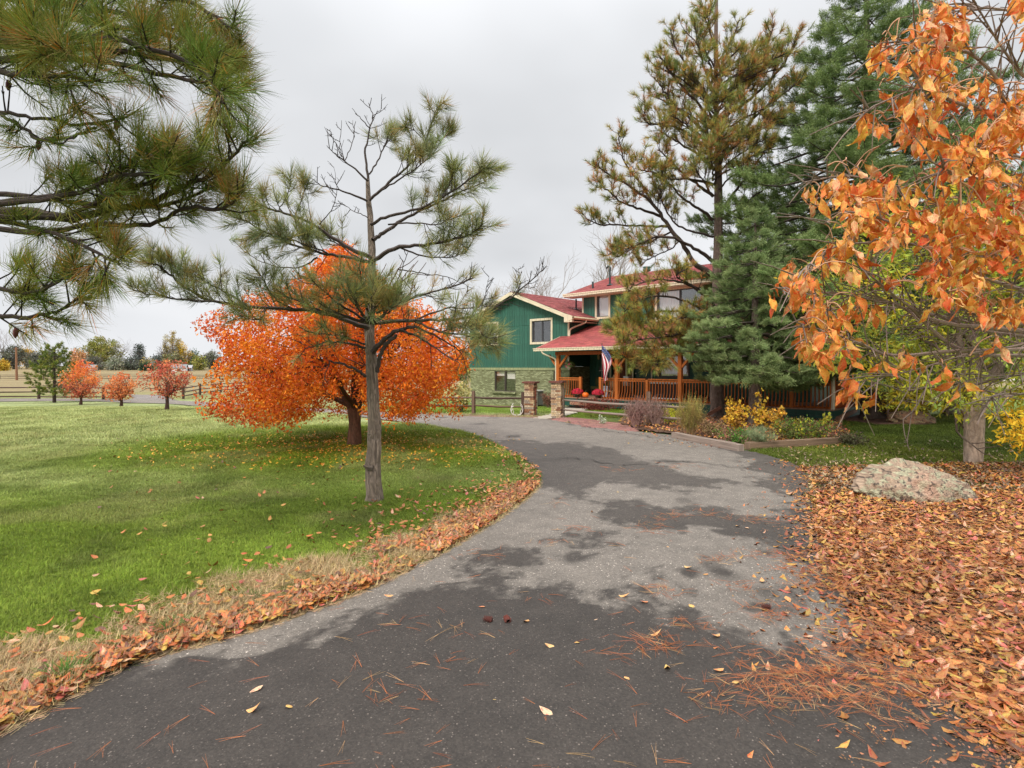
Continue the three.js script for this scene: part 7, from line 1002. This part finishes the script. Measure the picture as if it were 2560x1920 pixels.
// ---------- fallen leaves and needles ----------
R = rng(101);
function fallen(len, wid, curl, fold) { const g = new MB(); addLeaf(g, new THREE.Matrix4().makeRotationX(Math.PI / 2).setPosition(0, 0, -len / 2), leafPts(len, wid, 4, fold, curl), [1, 1, 1]); return g.geo(); }
const fl = [fallen(0.100, 0.027, 0.22, 0.18), fallen(0.092, 0.026, -0.2, 0.28), fallen(0.104, 0.022, 0.4, 0.5), fallen(0.082, 0.028, -0.28, 0.12)], litterMat = mat({ map: leafTex, roughness: 0.5 });
const litCol = () => { const q = R(); return q < 0.26 ? jit([0.46, 0.185, 0.055], 0.35, 0.08) : q < 0.46 ? jit([0.52, 0.265, 0.075], 0.3, 0.08) : q < 0.64 ? jit([0.33, 0.11, 0.04], 0.35, 0.08) : q < 0.70 ? jit([0.62, 0.38, 0.25], 0.25, 0.06) : q < 0.82 ? jit([0.50, 0.34, 0.075], 0.25, 0.06) : q < 0.94 ? jit([0.17, 0.085, 0.055], 0.4) : jit([0.56, 0.16, 0.14], 0.25); };
const bedL = fl.map(() => []), drop = (x, D, y, s, c, lists, tilt = 0.5) => { const i = Math.floor(R() * fl.length); lists[i].push([mtx(gnd(x, D, y), rr(-tilt, tilt), rr(0, 6.283), rr(-tilt, tilt), s), c]); };
{
  for (let k = 0; k < 60000; k++) { const D = 2.7 + 9.3 * R(), x = rr(0.3, 1.12) * D; const inside = inPoly(x, D, LEAFBED); let pr = 0; if (inside) pr = 1; else if (inDrive(x, D)) { const e = edgeDist(edgeR, x, D, 0, 300); pr = 0.7 * Math.exp(-e / 0.2) + 0.13 * Math.exp(-e / 0.6); } else pr = D > 8 && D < 12 ? 0.25 * Math.exp(-(D - 8.6) / 1.2) : 0; pr *= clamp(2.6 * fbm(x * 1.3, D * 1.3, 4, 161) - 0.45, 0.08, 1.1); if (D > 9) pr *= 0.75; if (R() < 0.72 * pr * Math.min(1, 5 / D + 0.35)) drop(x, D, 0.022 + 0.05 * R() * (inside ? 1 : 0.2), rr(0.55, 1.08), litCol(), bedL, inside ? 0.26 : 0.15); }
  { const chip = new MB(); for (let k = 0; k < 7; k++) { const q = V3(rr(-0.05, 0.05), rr(0, 0.006), rr(-0.05, 0.05)), a = rr(0, 6.283), r = rr(0.003, 0.010); chip.poly([0, 1, 2, 3].map((j) => q.clone().add(V3(Math.cos(a + j * 1.57) * r * rr(0.6, 1.3), rr(-0.003, 0.005), Math.sin(a + j * 1.57) * r * rr(0.6, 1.3)))), jit([1, 1, 1], 0.5, 0.1)); }
    const cl = []; for (let k = 0; k < 26000; k++) { const D = 2.7 + 9 * R(), x = rr(0.3, 1.1) * D, ins = inPoly(x, D, LEAFBED); if (!ins && !(inDrive(x, D) && R() < 0.3 * Math.exp(-edgeDist(edgeR, x, D, 0, 300) / 0.25))) continue; cl.push([mtx(gnd(x, D, ins ? 0.02 + 0.03 * R() : 0.048), 0, rr(0, 6.283), 0, rr(0.7, 1.5)), jit([0.30, 0.135, 0.06], 0.4, 0.1)]); } tag(inst('leaf_crumbs', chip.geo(), mat({ vertexColors: true, roughness: 0.9 }), cl), 'crumbled brown leaf bits among the leaf carpet right of the driveway', 'leaf litter'); }
  bedL.forEach((l, k) => tag(inst('leaf_litter', fl[k], litterMat, l), 'deep carpet of fallen orange and brown leaves right of the driveway', 'leaf litter', 'leaf litter right of the driveway'));
  const edge = fl.map(() => []); for (let k = 0; k < 46000; k++) { const i = Math.floor(rr(8, 285)), e = edgeL[i], D0 = -e.z; const w = lerp(0.34, 0.5, sstep(3, 6, D0)) * (D0 > 8.6 ? 0.7 : 1), off = -Math.abs(rr(-1, 1) + rr(-1, 1)) * 0.5 * w * (k % 4 ? 1.2 : 4.2) + 0.02, n = edgeL[i + 1].clone().sub(e).normalize(), x = e.x - n.z * -off * -1, D = D0; const q = e.clone().add(V3(-n.z, 0, n.x).multiplyScalar(off)); const X = q.x, Y = -q.z; if (inDrive(X, Y) && R() < 0.95) continue; const den = fbm(X * 0.9, Y * 0.9, 3, 171); if (R() > sstep(0.30, 0.56, den) * (D0 < 4.6 ? 0.13 : D0 < 9.5 ? 0.34 : 0.03)) continue; drop(X, Y, 0.045 + 0.045 * R(), rr(0.6, 1.0) * (D0 > 6 ? 0.9 : 1), R() < 0.85 ? litCol() : jit([0.62, 0.18, 0.06], 0.2), edge, 0.4); }
  edge.forEach((l, k) => tag(inst('leaf_drift', fl[k], litterMat, l), 'drift of fallen leaves along the left edge of the driveway', 'leaf litter', 'leaf drift left of the driveway'));
  const mapleL = [[], [], [], []]; for (let k = 0; k < 9000; k++) { const a = rr(0, 6.283), r = 4.6 * Math.sqrt(R()), x = treeAt.orange.x + Math.cos(a) * r * 1.15, D = -treeAt.orange.z + Math.sin(a) * r * 0.75 - 0.5; if (inDrive(x, D) && R() < 0.9) continue; if (R() > (1.15 - r / 4.6) * (0.3 + fbm(x, D, 3, 181)) * 0.55) continue; drop(x, D, 0.035 + 0.02 * R(), rr(0.55, 0.8), jit(R() < 0.6 ? [0.72, 0.44, 0.03] : [0.66, 0.26, 0.03], 0.2, 0.06), mapleL, 0.5); }
  mapleL.forEach((l, k) => tag(inst('maple_leaf_litter', fl[k], litterMat, l), 'yellow fallen leaves in the grass under the big orange maple', 'leaf litter', 'yellow leaves under the big maple'));
  const lawnL = [[], [], [], []]; for (let k = 0; k < 260; k++) { const D = 3.8 + 12 * R(), x = rr(-0.75, 0.05) * D; if (inDrive(x, D)) continue; drop(x, D, 0.05, rr(0.6, 0.9), litCol(), lawnL, 0.6); } lawnL.forEach((l) => tag(inst('scattered_leaves', fl[0], litterMat, l), 'stray fallen leaves dotted over the left lawn', 'leaf litter', 'stray leaves on the left lawn'));
  const bedM = [[], [], [], []]; for (let k = 0; k < 5200; k++) { const p = P(rr(1545, 2140), rr(1040, 1122), 0), x = p.x, D = -p.z; const b = inPoly(x, D, BED); if (!b && R() < 0.8) continue; drop(x, D, b ? 0.10 : 0.04, rr(0.7, 1.1), litCol(), bedM, 0.6); } bedM.forEach((l) => tag(inst('bed_leaf_litter', fl[1], litterMat, l), 'fallen leaves among the plants of the flower bed', 'leaf litter', 'leaves in the flower bed'));
  const greyL = [[], [], [], []]; for (let k = 0; k < 5000; k++) { const D = 9 + 6 * R(), x = rr(0.46, 1.0) * D; if (inDrive(x, D) || inPoly(x, D, BED)) continue; if (R() > 0.75 * Math.exp(-Math.max(0, D - 10.5) / 2)) continue; drop(x, D, 0.05, rr(0.55, 0.8), jit(R() < 0.7 ? [0.20, 0.16, 0.12] : [0.42, 0.34, 0.2], 0.3), greyL, 0.6); } greyL.forEach((l) => tag(inst('dull_leaf_litter', fl[2], litterMat, l), 'dull grey-brown leaves in the lawn beyond the big boulder', 'leaf litter', 'dull leaves beyond the boulder'));
}
// single leaves lying on the asphalt
const single = [
  [1315, 1570, 0, 'pale orange leaf on dark asphalt close below the two red-brown cones'], [1490, 1564, 5, 'pinkish pale leaf on the asphalt, first to the right of the two cones'], [1640, 1603, 0, 'long pale orange leaf right beside the reddest small needle heap'], [1225, 1664, 5, 'broad pale leaf alone below the left cone'], [1375, 1634, 2, 'small yellow-tan leaf below and right of the cones, left of a yellow one'], [1440, 1620, 4, 'narrow yellow leaf in mid driveway right of the small yellow-tan leaf'],
  [1668, 1690, 4, 'green-yellow flat leaf low in the middle right of the driveway'], [1572, 1712, 0, 'pale orange curled leaf low in the driveway, left of the green-yellow flat one'], [1365, 1802, 5, 'pale pinkish leaf at the bottom, centre of the driveway'], [1226, 1768, 4, 'small yellow leaf near the bottom, left of centre'], [1790, 1607, 0, 'orange leaf on dark asphalt right of the reddest small needle heap'], [1838, 1722, 4, 'bright yellow leaf at the left rim of the biggest needle heap'], [1797, 1695, 1, 'deep orange leaf just above the bright yellow one by the biggest needle heap'],
  [2020, 1605, 5, 'pale pink leaf lying at the dry patch corner next to the leaf carpet'], [2118, 1610, 5, 'pale pink leaf almost in the leaf carpet beside the dark lower asphalt'], [1970, 1510, 1, 'deep orange curled leaf on the pale dry patch nearest the right-hand needles'], [1905, 1465, 0, 'pale orange leaf on the dry patch, middle of the right side'], [1764, 1447, 1, 'small deep orange leaf alone on the pale dry patch'], [1720, 1432, 2, 'narrow tan leaf on the pale dry patch beside the small deep orange one'], [1675, 1378, 1, 'deep orange leaf at the upper part of the pale dry patch'],
  [1845, 1325, 0, 'pale orange leaf on far damp asphalt near the right side, left of a pink one'], [1868, 1328, 5, 'pink leaf on far damp asphalt near the right side'], [1560, 1505, 0, 'small orange leaf at the lower left rim of the pale dry patch'], [1730, 1528, 4, 'yellow leaf on the lower rim of the pale dry patch'], [972, 1505, 0, 'orange leaf on dark asphalt, off the left edge drift in mid picture'], [640, 1740, 5, 'broad pink-brown leaf on the lower left asphalt'], [635, 1795, 0, 'pale orange leaf at the bottom left of the asphalt'], [725, 1785, 4, 'small yellow-green leaf at the bottom left, right of the pale orange one'],
  [1950, 1203, 4, 'yellow leaf on the far right part of the driveway above the dry band'], [1545, 1237, 4, 'yellow leaf farthest up in the middle of the driveway'], [1480, 1290, 1, 'small orange leaf in the upper middle of the driveway, below the farthest yellow one'], [1205, 1530, 3, 'rust red leaf on dark asphalt just above the left cone'], [1610, 1520, 3, 'small rust red leaf on the pale dry patch near its lower rim']];
const singleMats = LT.map((q) => mat({ color: C(q[0] * 0.8, q[1] * 0.85 + 0.04, q[2] * 0.9 + 0.09), map: leafTex, roughness: 0.7 }));
single.forEach(([x, y, c, l], k) => { const m = mesh('fallen_leaf', fl[k % 4], singleMats[c]); m.position.copy(P(x, y, 0.052)); m.rotation.set(rr(-0.2, 0.2), rr(0, 6.283), rr(-0.2, 0.2), 'YXZ'); m.scale.setScalar(rr(0.68, 0.95)); tag(m, l, 'leaf', 'single leaves on the driveway asphalt'); });
// cones
for (const [x, y, l] of [[1220, 1568, 'dark red-brown pine cone on the driveway, left one of the close pair'], [1268, 1568, 'dark red-brown pine cone on the driveway, right one of the close pair'], [1915, 1535, 'brown pine cone among needles near the right edge of the driveway']]) { const t = thing('pine_cone', P(x, y, 0.055), rr(0, 3), l, 'pine cone', 'pine cones on the driveway'); const c = new MB(); c.tube([V3(-0.035, 0.005, 0), V3(0, 0.006, 0), V3(0.035, 0.004, 0)], [0.014, 0.018, 0.006], 8); mesh('core', c, twigMat(0.08, 0.025, 0.018), t); const s = new MB(); for (let k = 0; k < 46; k++) { const a = k * 2.4, f = k / 46, p = V3(lerp(-0.036, 0.036, f), 0.006 + Math.cos(a) * 0.016, Math.sin(a) * 0.016), d = V3(0.5, Math.cos(a), Math.sin(a)).normalize(), e = p.clone().addScaledVector(d, 0.014 * (1.1 - f * 0.6)), sd = V3(0, -Math.sin(a), Math.cos(a)).multiplyScalar(0.007); s.quad(p.clone().sub(sd), p.clone().add(sd), e.clone().addScaledVector(sd, 0.5), e.clone().addScaledVector(sd, -0.5), [1, 1, 1]); } mesh('scales', s, twigMat(0.15, 0.04, 0.028), t); }
{ // shed pine needles: bundles of three
  const g = new MB(); for (let k = 0; k < 2; k++) { const a = (k - 0.5) * 0.11, L = 0.145 - 0.02 * k; g.tube([V3(0, 0, 0), V3(Math.sin(a) * L * 0.5, 0.004, L * 0.5), V3(Math.sin(a * 1.6) * L, 0.002, L)], [0.0009, 0.0008, 0.0004], 3); } const ng = g.geo(), nm = mat({ roughness: 0.7 }), list = [], put = (x, D, y) => list.push([mtx(gnd(x, D, y), rr(-0.1, 0.02), rr(0, 6.283), 0, rr(0.7, 1.2)), jit(R() < 0.6 ? [0.46, 0.14, 0.04] : R() < 0.5 ? [0.56, 0.33, 0.14] : [0.34, 0.10, 0.04], 0.25, 0.06)]);
  const heaps = [[1930, 1545, 0.22, 190], [1640, 1625, 0.16, 210], [1660, 1490, 0.16, 110], [2050, 1700, 0.42, 700], [1980, 1740, 0.35, 420], [2150, 1760, 0.5, 600], [2250, 1700, 0.4, 400], [2130, 1640, 0.3, 200], [2180, 1600, 0.3, 320], [1850, 1480, 0.16, 70], [1800, 1415, 0.2, 90], [1660, 1300, 0.25, 110], [1620, 1330, 0.3, 120], [1760, 1295, 0.3, 110], [1900, 1310, 0.35, 130], [1990, 1400, 0.3, 240], [2030, 1440, 0.28, 260], [2060, 1480, 0.25, 200], [1330, 1510, 0.1, 16], [1150, 1595, 0.14, 26], [1010, 1575, 0.13, 16], [1120, 1690, 0.12, 14], [930, 1740, 0.2, 34], [980, 1790, 0.2, 30], [1530, 1655, 0.13, 26], [1690, 1570, 0.14, 40], [1760, 1580, 0.18, 50], [1850, 1640, 0.14, 40], [1790, 1760, 0.22, 60], [1890, 1770, 0.22, 70], [1390, 1265, 0.3, 50], [1560, 1180, 0.4, 90], [1700, 1170, 0.5, 110], [1200, 1400, 0.2, 50], [1380, 1370, 0.22, 50], [1450, 1330, 0.25, 50], [1860, 1400, 0.22, 60], [1820, 1120, 0.6, 90]];
  for (const [x, y, r, n] of heaps) { const c = P(x, y), k0 = rr(0, 3.14); for (let k = 0; k < n * 0.3; k++) { const a = rr(0, 6.283), q = r * Math.pow(R(), 0.7), u = Math.cos(a) * q * 1.35, v = Math.sin(a) * q * 0.75; put(c.x + u * Math.cos(k0 * 0.2) - v * 0.2, -c.z + v, 0.046 + 0.012 * R()); } }
  for (let k = 0; k < 620; k++) { const D = 2.6 + 9 * R() * R(), x = rr(-0.9, 0.85) * D; if (inDrive(x, D) && R() < 0.55) put(x, D, 0.047); }
  for (let k = 0; k < 4200; k++) { const D = 2.7 + 4.5 * R(), x = rr(0.45, 1.05) * D; if (inPoly(x, D, LEAFBED)) put(x, D, 0.05 + 0.04 * R()); }
  tag(inst('fallen_needles', ng, nm, list), 'shed red-brown pine needles scattered and heaped over the driveway', 'pine needles');
}
renderer.render(scene, camera);
